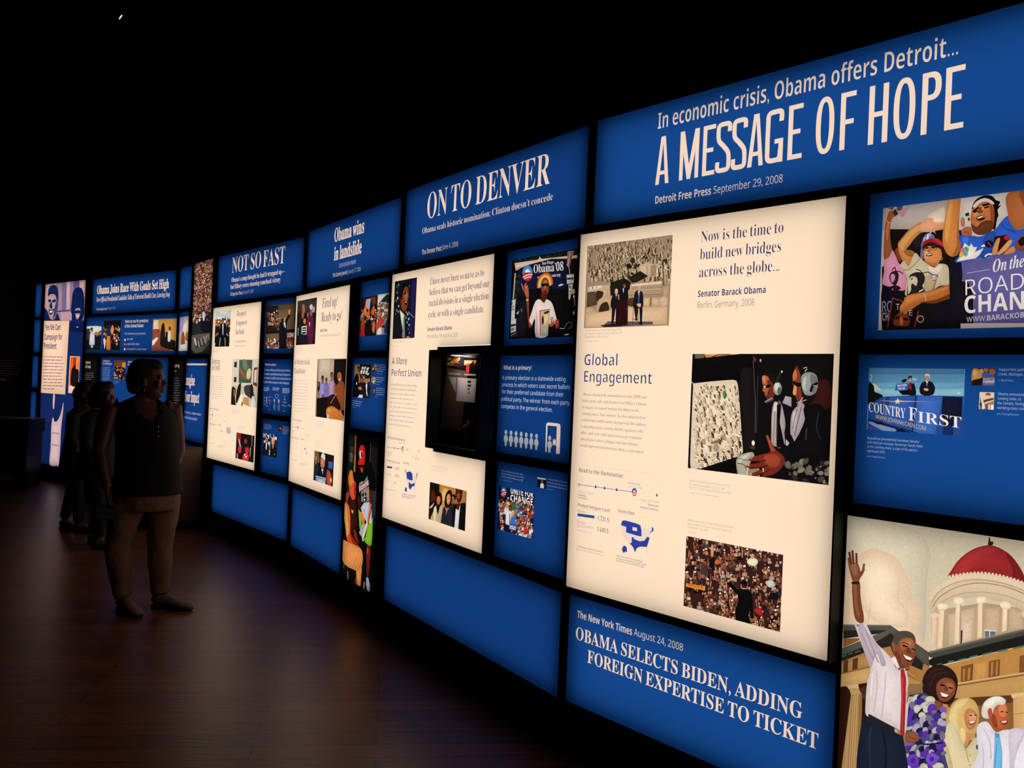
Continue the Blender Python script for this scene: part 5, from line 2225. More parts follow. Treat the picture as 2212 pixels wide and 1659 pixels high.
ART['R2'] = '''
@1840,750,4.484
part caption
t gl b9c0d8 24 150,894 657,925|Republican presidential nominee Senator
t gl b9c0d8 24 148,932 685,972|John McCain chooses Governor Sarah Palin
t gl b9c0d8 24 147,973 635,1010|as his running mate, a sign of his party’s
t gl b9c0d8 24 145,1014 325,1029|rightward shift.
t gl 98a8cc 18 143,1062 327,1079|Jason Reed/Reuters
t gl b9c0d8 26 1422,228 1668,230|Supporters gath
t gl b9c0d8 26 1420,273 1663,276|Creek, Michigan,
t gl 98a8cc 20 1418,329 1563,332|© David Katz
t gl b9c0d8 27 1412,468 1668,469|Obama announce
t gl b9c0d8 27 1410,510 1640,515|running mate, cit
t gl b9c0d8 27 1408,556 1668,560|the Senate, foreig
t gl b9c0d8 27 1407,601 1668,606|working-class roo
t gl 98a8cc 20 1405,656 1622,662|Jim Young/Reuters
photo 168,200 1072,860 5a90b4
P 4c7ea6 160,190 1090,190 1090,260 160,260
P 6aa2bc 160,340 1090,340 1090,400 160,400
P 84b8c6 160,400 1090,400 1090,480 160,480
S d4d0ca 200,360 225,355 280,410 270,425 220,420
S 9cb8c4 580,300 620,300 640,312 600,325
S b8c8cc 1020,440 1050,438 1060,450 1025,455
L d8dce0 7 180,260 195,280 180,340
S 121614 165,340 190,350 215,380 220,430 270,450 300,475 300,560 160,560
P 23478c 160,560 300,480 620,465 1085,475 1075,900 150,900
P 2f57a4 300,480 600,465 595,800 300,740
P 1c3a78 330,480 370,478 360,560 320,560
P 3a64b4 640,470 880,478 800,880 590,830
P 15182e 880,478 1070,485 1062,690 1020,720 960,770 900,760 870,640
P 182a5e 890,760 980,760 985,890 870,880
P 2a4488 985,700 1070,680 1060,890 990,890
L 14141c 8 622,462 600,660 588,835
P 141a3c 155,700 300,740 590,830 850,875 560,885 155,835
P 7a94b4 165,715 300,755 420,790 500,850 540,860 360,850 260,790 165,740
P 3a3a8c 155,740 260,790 400,850 155,835
P 14141a 220,735 290,722 320,745 260,750
P 14141a 420,810 490,785 520,820 450,830
P 14141a 640,850 700,840 720,862 650,862
L 14141a 7 165,695 420,770 700,850 860,880
P d8aa48 260,515 420,522 430,512 460,512 480,518 800,530 600,528 475,532 420,532
P e0dccc 445,487 451,512 470,513 455,526 462,553 443,538 420,556 430,528 416,516 437,512
T sm f0e2d6 92 166,622 520,690|COUNTRY
T sr f0e2d6 128 552,705 630,722|F
T sm f0e2d6 104 640,726 1062,786|IRST
T g d8b458 40 230,690 715,808|WWW.JOHNMcCAIN.COM
L 14141c 5 607,600 600,700
P e0dccc 1010,862 1058,866 1058,886 1012,882
L 24407c 5 1018,874 1050,877
# two speakers behind the banner
S 15141b 545,380 565,345 600,350 618,400 618,462 550,462
P 8c2c26 555,355 575,360 578,415 552,400
E c07a58 563,305 16,26
S 2a1712 545,310 548,285 565,275 583,285 582,312 570,292
P e8d8cc 553,318 573,318 564,326
P d8c8a0 575,348 590,346 588,354
P 335ea8 430,355 552,345 545,412 415,422
T gb e8e4f0 22 442,384 532,376|McCAIN
T gb e8e4f0 20 448,412 515,408|PALIN
P 101014 448,422 555,412 555,462 490,462
S 101014 482,330 500,312 530,308 530,325 500,345
S 17161f 655,410 675,350 715,330 770,335 798,370 806,410 780,462 680,462
E c88462 730,292 24,32
S e8dcd4 706,285 715,262 735,258 755,272 756,305 745,280 722,275
P e0dcdc 715,322 740,328 728,380
L 6a7488 7 722,335 732,370
L 2c3c5c 4 718,348 738,352
S d89a74 695,402 730,398 745,412 730,425 705,420
end
photo 1163,205 1385,375 3a2018
S c88a4c 1170,215 1230,215 1270,260 1220,330 1165,350
S d8a868 1180,220 1220,240 1200,280 1175,270
S c89058 1240,220 1270,215 1280,280 1250,290
E b06838 1300,222 24,22
P 3a5aa0 1260,250 1385,240 1385,270 1260,290
S a85a2c 1330,215 1385,215 1385,260 1345,260
P 5a5488 1268,285 1385,275 1385,375 1262,375
T gl e8dcd8 20 1275,318 1380,316|ROAD TO
T gb f0e4dc 22 1272,345 1382,343|CHANGE
L c8bcc8 3 1285,356 1370,355
P 201412 1165,320 1262,300 1262,375 1163,375
end
photo 1238,434 1374,606 e0cdb4
E b03c34 1320,460 26,18
P d8c4a4 1290,465 1350,468 1348,500 1290,495
P 5a4632 1238,540 1300,505 1374,490 1374,510 1300,530 1238,570
P a8743c 1238,570 1374,520 1374,606 1238,606
S e6d8d4 1255,500 1275,530 1290,590 1262,595
E 7a4630 1282,518 8,12
P 2a2018 1240,480 1248,500 1262,560 1250,600
P 5a4a7c 1296,550 1312,545 1315,606 1295,606
P e0d0b0 1322,560 1338,555 1340,606 1322,606
P ece4e4 1346,560 1374,555 1374,606 1345,606
E c87850 1352,546 8,12
end
'''

import random as _r
_q = _r.Random(77)


def flutes(x0, x1, y0, y1, n, ink):
    return '\n'.join('L %s %.1f %.1f,%.1f %.1f,%.1f' % (ink, (x1 - x0) * .07, x0 + (x1 - x0) * (i + .6) / n, y0, x0 - (y1 - y0) * .06 + (x1 - x0) * 1.08 * (i + .6) / n, y1) for i in range(n))


ART['S6'] = '''
@1800,1120,3.078
photo full d3c3a6
S dccdb0 60,60 500,60 640,200 620,420 560,900 60,900
S f5d2ae 60,420 120,300 200,225 270,196 330,215 420,262 465,330 500,400 520,440 515,520 560,560 590,610 585,690 560,740 600,820 640,890 500,900 300,800 60,760
S f9dcbc 150,330 260,250 330,260 420,340 450,430 440,540 500,620 480,720 300,700 180,560
L d8bfa0 3 250,550 235,700
L c8b090 3 240,600 232,700
# drum and dome behind
P b99c7c 700,640 760,600 1000,560 1268,600 2400,900 2400,800 1268,760 640,900
P c9ab88 650,640 720,590 730,870 650,885
P d0b492 765,640 940,590 940,800 770,850
P c4a684 1010,600 1110,590 1120,760 1000,790
P c4a684 1170,590 1268,620 1268,740 1165,750
P d8bea0 860,690 925,680 920,810 850,830
P 2c2c2a 845,745 860,742 856,830 842,834
P 5c6c7a 1010,745 1076,752 1074,775 1012,792
P d8cdbc 1002,738 1084,742 1082,752 1004,748
P d8cdbc 1038,748 1044,748 1042,786 1036,788
S dbc09e 640,600 632,540 650,490 700,445 770,405 880,375 1000,372 1150,395 1268,440 1800,640 1800,1000 1268,625 1210,585 1150,565 980,525 880,530 800,545 730,575 690,610 660,650
S ecd2b2 632,540 650,490 700,445 770,405 880,375 1000,372 1150,395 1268,440 1800,640 1800,690 1268,490 1150,440 1000,410 880,412 780,440 700,490 650,560
C a88c6c 6 660,590 700,530 780,475 880,440 1000,430 1150,455 1268,500 1500,600
C b89c7a 4 670,620 720,560 800,515 880,495 1000,490 1150,515 1268,560
C c8ac8a 8 650,560 700,490 780,440 880,412 1000,408 1150,436 1268,480
S 9d2a2c 764,390 785,345 830,280 890,228 960,192 1040,178 1110,198 1180,245 1240,325 1290,430 1268,425 1150,390 1000,366 880,368
S b23534 800,350 850,275 910,225 980,195 1050,190 1100,210 1030,240 960,290 910,350 880,366 790,380
S 7e2024 1150,240 1200,270 1250,340 1285,425 1268,422 1200,400 1190,330
P 2b2320 1034,125 1042,125 1044,152 1066,154 1060,178 1028,180
''' + '\n'.join('E e8c8a4 %d,%d 9,12' % (772 + i * 24, 388 - 24 * math.sin(min(1.57, i * .19)) + max(0, i - 8) ** 1.75 * .78) for i in range(22)) + '''
P ddbf9c 655,650 690,648 682,876 648,882
P e6caa6 705,605 748,603 732,858 690,868
P e6caa6 815,570 852,566 846,828 804,836
P e6caa6 962,560 1002,560 1000,786 956,800
P e6caa6 1126,594 1168,598 1162,742 1120,756
P b4967a 738,604 750,603 734,858 724,862
P b4967a 842,566 853,566 847,828 836,830
P b4967a 992,560 1003,560 1000,786 990,790
P b4967a 1158,597 1169,598 1163,742 1152,746
S f0d8b8 692,575 725,562 762,578 752,605 702,608
S f0d8b8 800,535 835,524 872,540 858,570 812,574
S f0d8b8 952,528 985,518 1016,530 1008,562 958,564
S f0d8b8 1110,562 1148,552 1182,570 1172,600 1122,598
S e8ccac 650,640 675,628 702,640 694,655 655,658
S ddc3a0 1252,625 1280,620 1300,650 1268,660
# portico on the right
P b98345 480,1010 700,985 1268,845 2400,600 2400,2400 480,2400
P 4a4a43 600,905 640,885 1268,735 2400,470 2400,520 1268,778 660,928
P 6a6a60 640,887 1268,736 2400,470 2400,480 1268,748 642,898
P 22201c 600,960 660,928 1268,778 2400,520 2400,600 1268,842 670,985
P 4a6a58 690,968 720,960 720,968 690,976
P 4a6a58 760,950 800,940 800,950 762,960
P 4a6a58 830,938 880,926 880,936 832,948
P 4a6a58 905,918 960,906 960,916 906,930
P 4a6a58 990,900 1060,884 1060,894 992,912
P 4a6a58 1090,880 1160,864 1160,876 1092,892
P 4a6a58 1195,858 1268,842 1268,854 1197,870
P 7a4c28 850,985 930,965 925,1075 848,1090
P b07a40 862,1000 876,998 872,1080 860,1082
P b07a40 896,995 912,990 908,1072 892,1076
P 7a4c28 1035,950 1110,935 1105,1045 1032,1058
P b07a40 1050,955 1064,952 1060,1046 1046,1050
P b07a40 1084,950 1096,946 1092,1040 1080,1044
P 7a4c28 1240,915 1300,900 1300,1020 1236,1030
P c58f4e 940,965 1030,946 1026,1062 935,1080
P cb9a5a 820,1100 1268,1030 2400,830 2400,1020 1268,1165 820,1195
L e2bd80 8 820,1098 1268,1026
L 6a4424 6 820,1112 1268,1040
P 5a3820 730,1200 1268,1170 1268,1240 780,1270
P 8a5c30 820,1260 1268,1215 1268,1700 820,1700
P d2a468 1195,1175 1268,1165 1500,1150 1500,1800 1205,1800
P e4bc82 1180,1165 1268,1155 1268,1185 1188,1195
L a87840 5 1205,1300 1268,1295
L a87840 5 1205,1420 1268,1415
# pediment on the left
P b07c44 30,930 240,870 420,760 640,985 600,1100 480,1000 480,1700 30,1700
P 55534a 66,704 378,708 632,888 640,985 600,965 372,760 66,745
P 75736a 66,704 378,708 382,716 66,714
P 2b2a26 66,745 372,742 360,758 66,800
P 9a5c34 66,798 180,796 170,812 66,858
P 5d5b52 60,862 368,738 384,762 300,812 58,912
P 2a2622 58,912 300,812 384,762 600,965 590,1010 480,960 400,905 380,850 240,880 56,950
P 4a6a58 60,915 90,905 90,912 60,924
P 4a6a58 100,900 130,890 130,898 100,908
P 4a6a58 145,886 180,874 180,882 145,896
P b98a4c 54,950 240,905 240,985 52,1030
P 5a3820 70,945 100,940 96,1020 66,1028
P 5a3820 130,935 165,925 160,1000 126,1008
P d6a86a 50,1030 240,985 240,1060 226,1092 42,1122
L 8a5c34 7 50,1032 240,988
P 8a6a44 480,1020 600,1100 580,1090 480,1040
P 33190f 40,1122 236,1090 230,1800 20,1800
P 4c2a18 150,1140 235,1105 230,1200 170,1200
P dcb87e 80,1105 165,1100 172,1130 104,1136
P c49c64 106,1134 168,1128 188,1168 118,1175
P c9a068 118,1172 190,1165 178,1659 160,1800 40,1800 55,1659
P 8f6a40 172,1168 192,1165 190,1300 172,1659 155,1659
''' + flutes(118, 188, 1176, 1700, 5, '94703f') + '''
# second speaker's wife, blonde, cream jacket
S cfa864 752,1330 785,1240 835,1196 895,1190 945,1220 970,1290 960,1390 940,1450 975,1500 900,1470 870,1520 800,1450 770,1400
S e6c688 770,1330 800,1240 850,1205 900,1200 880,1230 840,1280 830,1360 860,1440 820,1430
S c27a50 872,1300 900,1262 945,1285 958,1330 942,1385 905,1405 880,1370
S d8966a 905,1300 940,1295 950,1330 935,1350 905,1340
P 3a1c14 905,1306 922,1304 922,1312 906,1314
P 3a1c14 938,1302 954,1306 953,1312 938,1310
S 8a3428 898,1348 925,1352 945,1345 935,1368 910,1370
P f0e4d8 902,1351 942,1348 932,1361 910,1362
S d8c69a 716,1390 760,1362 800,1360 850,1460 880,1530 930,1470 965,1460 978,1560 970,1800 760,1800 700,1640 712,1500
S c3b084 716,1500 760,1520 800,1700 760,1800 730,1700
P c78a62 858,1420 925,1430 886,1530
C b09c70 5 850,1460 880,1530 900,1620
E b8a880 908,1575 7,8
E b8a880 908,1640 7,8
E 3a4a8c 958,1520 10,16
S e6c688 850,1390 880,1420 870,1500 845,1450
# silver haired man in pale shirt and sky tie
S e8dfe4 955,1390 1020,1350 1080,1420 1140,1405 1268,1400 1400,1370 2000,1300 2000,1800 960,1800 965,1560
S cfc2cc 1170,1410 1268,1400 1268,1450 1220,1560 1200,1700 1230,1800 1180,1800 1170,1560
C cfc2cc 8 1000,1400 1040,1480 1050,1600
C c4b6c2 6 990,1500 1000,1600 990,1700
S b85a38 1050,1270 1095,1235 1145,1228 1158,1270 1162,1300 1176,1330 1158,1350 1150,1392 1110,1410 1070,1390 1040,1340
S d27a50 1100,1250 1145,1240 1155,1290 1140,1320 1105,1310
S 8e3c24 1050,1300 1080,1320 1090,1390 1060,1370
S ded3c4 985,1300 998,1230 1045,1190 1105,1182 1146,1206 1135,1238 1095,1240 1070,1262 1062,1290 1040,1325 1010,1330
S f2ead8 1000,1240 1050,1195 1105,1186 1130,1205 1080,1222 1040,1260
S b5523a 1028,1270 1050,1262 1058,1300 1046,1330 1030,1310
P 3a1810 1112,1282 1132,1280 1132,1288 1114,1290
P 3a1810 1146,1284 1162,1288 1160,1294 1146,1292
S 7a241c 1110,1345 1140,1350 1162,1342 1150,1368 1124,1368
P efe4da 1116,1349 1156,1346 1146,1358 1124,1359
P e4d8dc 1010,1352 1075,1425 1060,1440 1000,1395
P 6cb0d6 1074,1422 1106,1432 1124,1560 1120,1800 1056,1800 1070,1540
P 4f94bc 1074,1422 1106,1432 1098,1462 1078,1455
C 4f94bc 5 1090,1480 1080,1600 1070,1700
# woman in violet print dress
S 2b1a17 592,1120 600,1050 645,990 720,972 790,1005 826,1070 820,1150 790,1222 740,1234 690,1215 650,1235 605,1200
C 4a2f28 6 620,1060 670,1010 730,1000
C 4a2f28 6 640,1120 680,1040 760,1020
S 86492f 688,1100 735,1060 790,1070 814,1115 802,1172 758,1216 715,1212 690,1170
S a8623f 745,1100 790,1095 802,1130 775,1160 740,1150
P 180c0a 712,1100 742,1106 740,1116 712,1112
P 180c0a 768,1118 796,1126 794,1134 768,1130
S 6f3a26 742,1110 760,1115 764,1148 738,1145
S 5c1c18 705,1150 735,1165 770,1172 755,1196 722,1190
P f2e6dc 710,1155 768,1174 752,1188 722,1182
S 7a4430 640,1200 690,1210 730,1240 700,1330 660,1290
S 4a4474 504,1175 590,1158 640,1190 690,1300 735,1270 750,1400 728,1500 765,1800 470,1800 480,1500 490,1300
''' + '\n'.join('E %s %.0f,%.0f %.0f,%.0f %.0f' % (_q.choice(['5a2f9c', 'c9c2a8', '2a2250', '7a52b8', 'a89cb0', '1c1a38', '6f6a7c', 'b4b09c', '3f2a80']), x, y, _q.uniform(12, 30), _q.uniform(14, 38), _q.uniform(0, 180)) for x, y in [(505 + (i % 9) * 28 + _q.uniform(-12, 12), 1195 + (i // 9) * 42 + _q.uniform(-14, 14)) for i in range(117)] if x < 735 and not (y < 1260 and x > 660)) + '''
E 6a3cb0 530,1610 42,44
E 4c2490 530,1610 18,20
E 7a4cc0 655,1600 40,42
E 4c2490 655,1600 16,18
C 1c1834 10 500,1450 600,1500 730,1490
S d3c3a6 480,1150 505,1172 495,1300 484,1420 478,1300
P 8a6a44 480,1100 600,1100 585,1160 506,1172 488,1240
S 8a5038 488,1430 530,1412 572,1452 560,1482 500,1496 478,1470
C 5a2c1c 4 500,1450 555,1470
# man waving in white shirt and red tie
S 7d482f 128,430 176,430 180,500 190,580 202,640 200,692 165,690 142,655 130,560
S 9a5e40 132,440 155,440 160,560 175,640 160,650 140,580
S 8a5239 98,280 120,296 160,298 176,330 182,352 204,330 210,340 196,372 176,402 168,424 134,424 112,360
S a86a4c 115,310 155,305 165,350 150,390 125,360
L 6a3626 15 106,222 118,300
L 6a3626 15 127,212 134,300
L 6a3626 14 153,230 155,300
L 8a5239 12 99,262 108,310
L 8a5239 15 206,300 196,350
P 26211e 122,420 175,420 175,437 122,437
S e7d5d2 128,662 165,722 196,700 212,672 222,705 250,765 290,830 340,880 385,930 430,1000 480,1005 500,1100 482,1180 492,1260 480,1420 430,1402 300,1340 222,1312 214,1240 224,1100 244,1000 200,870 160,760
S c7b0ba 165,722 196,700 230,760 300,850 350,960 320,980 290,900 250,1000 240,980 200,860
C b29ba8 8 215,740 260,860 300,960
C b29ba8 7 190,760 230,860 265,940
C d2bfc4 9 290,1010 290,1130 270,1290
C d2bfc4 9 350,1020 340,1160 320,1330
C f2e4e0 8 260,1030 250,1180
C cbb6bc 8 480,1060 492,1150 480,1240
S 6d3a27 400,930 440,960 490,1000 500,990 500,1010 420,1000
S 84492f 396,835 405,790 470,770 532,790 548,850 546,905 522,968 490,992 450,972 420,930 400,900
S a4643f 450,810 520,800 540,850 530,890 490,860 455,880
S b8764f 465,830 500,815 520,830 490,850
S 6d3a27 405,880 440,900 450,970 425,940
S 4d4741 398,828 405,772 440,750 500,750 540,780 549,835 535,805 490,788 445,805 425,840
S 8f4f36 388,830 402,818 412,845 410,880 396,880
P 160c0a 462,838 495,848 495,858 462,850
P 160c0a 520,858 546,872 545,880 520,868
C 2a1610 6 458,826 480,828 500,838
S 6a3622 490,860 512,865 518,900 488,895
S 4f1a14 458,898 490,918 530,930 515,952 482,942
P f2e8de 464,903 528,931 512,943 482,933
P ecdcda 384,930 410,915 442,990 425,1002
P ecdcda 440,1000 482,998 470,1015 450,1010
P a52629 447,1002 470,1000 484,1060 482,1200 474,1420 460,1478 444,1420 452,1200
P c03a38 452,1050 466,1060 464,1400 456,1420
P 27221f 235,1298 430,1402 428,1442 230,1332
P b8a890 408,1395 428,1405 426,1442 406,1430
S 1c2232 186,1370 232,1325 330,1380 430,1432 470,1482 478,1800 170,1800
C 2c3346 8 250,1380 240,1500 250,1700
C 12161f 10 330,1420 350,1550 340,1700
end
'''
ART['C2'] = '''
@370,500,6.144
photo full 3a2018
P 4a2a20 310,330 600,320 560,1000 270,1000
crowd 51 420 290,360 590,1060 7,9 5a3026 3a1c18 8a5a48 241412 6a3a30 a8887c 2a2a3c
dots 52 170 300,380 580,1000 4,5 d8b8a0 c89a80 8a3a30 e8d8cc
P 232326 255,1120 560,1080 540,1640 240,1640
crowd 53 40 270,1080 560,1200 11,15 1a1a20 2a2a34 3a2a28 14141a
S 1c1f28 400,1180 430,1120 460,1150 470,1300 390,1300
S b4c0e0 415,1080 430,1060 445,1090 440,1180 420,1180
E 3a241c 428,1050 10,14
E 8a8f98 465,1010 10,22
P d8ccc8 330,1190 345,1180 348,1220 334,1225
P d8ccc8 360,1170 380,1150 385,1190 365,1200
P 55534c 262,1380 520,1340 520,1420 400,1600 320,1620 262,1560
P 3a3a36 290,1420 480,1400 440,1520 330,1560
P 15151a 395,1190 520,1180 525,1340 440,1350 385,1300
L d8ccc4 10 300,1410 320,1500 335,1510 318,1420
L d8ccc4 8 355,1450 375,1540
L b03a34 10 340,1440 420,1400
L d8ccc4 8 395,1420 410,1510
L d8ccc4 9 430,1395 450,1480 470,1380
L b03a34 8 470,1400 500,1380
L c8c0b8 6 490,1370 510,1440 520,1370
C 6a6862 8 270,1560 330,1600 420,1580 500,1480
end
'''

# ------------------------------------------------------------------ the room
WALL = [(-7.12, 12.61), (-3.908, 9.851), (-2.99, 8.72), (-1.74, 7.05), (-0.725, 5.37), (0.312, 3.77), (0.326, 3.745), (2.446, 1.348), (5.2, -1.77)]


def offset_line(pts, d):
    """shift a plan polyline away from the room by d"""
    P = [Vector((x, y, 0)) for x, y in pts]
    N = []
    for a, b in zip(P[:-1], P[1:]):
        u = (b - a).normalized()
        N.append(Vector((-u.y, u.x, 0)))
    out = []
    for i, p in enumerate(P):
        n = N[0] if i == 0 else N[-1] if i == len(N) else (N[i - 1] + N[i]).normalized()
        k = n.dot(N[min(i, len(N) - 1)])
        out.append(p + n * (d / max(.3, k)))
    return out


def strip(name, pts, d0, d1, z0, z1, mat, parent=None):
    A, B = offset_line(pts, d0), offset_line(pts, d1)
    v, f = [], []
    n = len(A)
    for q in (A, B):
        for p in q:
            v.append((p.x, p.y, z0))
            v.append((p.x, p.y, z1))
    for i in range(n - 1):
        a, b, c, d = 2 * i, 2 * i + 1, 2 * i + 3, 2 * i + 2
        e = 2 * n
        f += [(a, d, c, b), (a + e, b + e, c + e, d + e), (b, c, c + e, b + e), (a, a + e, d + e, d)]
    m = 2 * (n - 1)
    f += [(0, 1, 1 + 2 * n, 2 * n), (m, m + 2 * n, m + 1 + 2 * n, m + 1)]
    return mesh_obj(name, v, f, mat, parent)


def build_room():
    fl = mesh_obj('floor', [(-14, -5, 0), (8, -5, 0), (8, 16, 0), (-14, 16, 0)], [(0, 1, 2, 3)], M['floor'])
    tag(fl, 'dark brown wood plank gallery floor', 'floor', kind='structure')
    ce = mesh_obj('ceiling', [(-14, -5, 5.6), (-14, 16, 5.6), (8, 16, 5.6), (8, -5, 5.6)], [(0, 1, 2, 3)], M['wall'])
    tag(ce, 'black ceiling lost in the dark', 'ceiling', kind='structure')
    lbs = ['black wall slab behind the mural and counter', 'black wall slab behind the narrow crowd photograph', 'black wall slab behind the NOT SO FAST sign', 'black wall slab behind the landslide sign', 'black wall slab behind the ON TO DENVER sign', 'black wall slab behind the MESSAGE OF HOPE sign', 'black wall slab beyond the right edge of view']
    L_ = [WALL[0], WALL[1], WALL[2], WALL[3], WALL[4], WALL[6], WALL[7], WALL[8]]
    for i, lb in enumerate(lbs):
        w = strip('wall_right', L_[i:i + 2], .125, .25, 0, 5.6, M['wall'])
        tag(w, lb, 'wall', kind='structure')
    b = strip('baseboard_right', WALL, -.0, .12, 0, .17, M['black'])
    tag(b, 'black plinth along the foot of the curved wall', 'baseboard', kind='structure')
    for nm, q, lb in (('wall_back', [(-14, 15.9), (-6, 15.9), (8, 15.9)], 'black far wall of the hall'),
                      ('wall_left', [(-13.9, -5), (-13.9, 15.8)], 'black left wall of the hall'),
                      ('wall_front', [(8, -4.9), (-13.8, -4.9)], 'black wall behind the viewer')):
        o = strip(nm, q, 0, .1, 0, 5.6, M['wall'])
        tag(o, lb, 'wall', kind='structure')
    q = strip('wall_corner', [(-10.2, 12.0), (-7.18, 12.66)], .0, .15, 0, 5.6, M['brownwall'])
    tag(q, 'dark brown wall carrying a painted quotation at the far left', 'wall', kind='structure')


M['brownwall'] = paint('dark_brown_wall_paint', '2a231c', 0.8, noise=.25, scale=2)

R0, R1_, R2_, R3, R4 = (2.301, 2.76), (1.785, 2.262), (1.247, 1.735), (.724, 1.203), (.2, .672)
HEAD = 'blue headline signs along the top of the wall'
TALL = 'tall white backlit panels'
SIDE = 'blue backlit side panels between the tall white ones'
FOOT = 'plain blue backlit panels at the foot of the wall'
STRIP = 'narrow blue backlit strips beside the mural'
COUNT = 'panels standing above the counter'

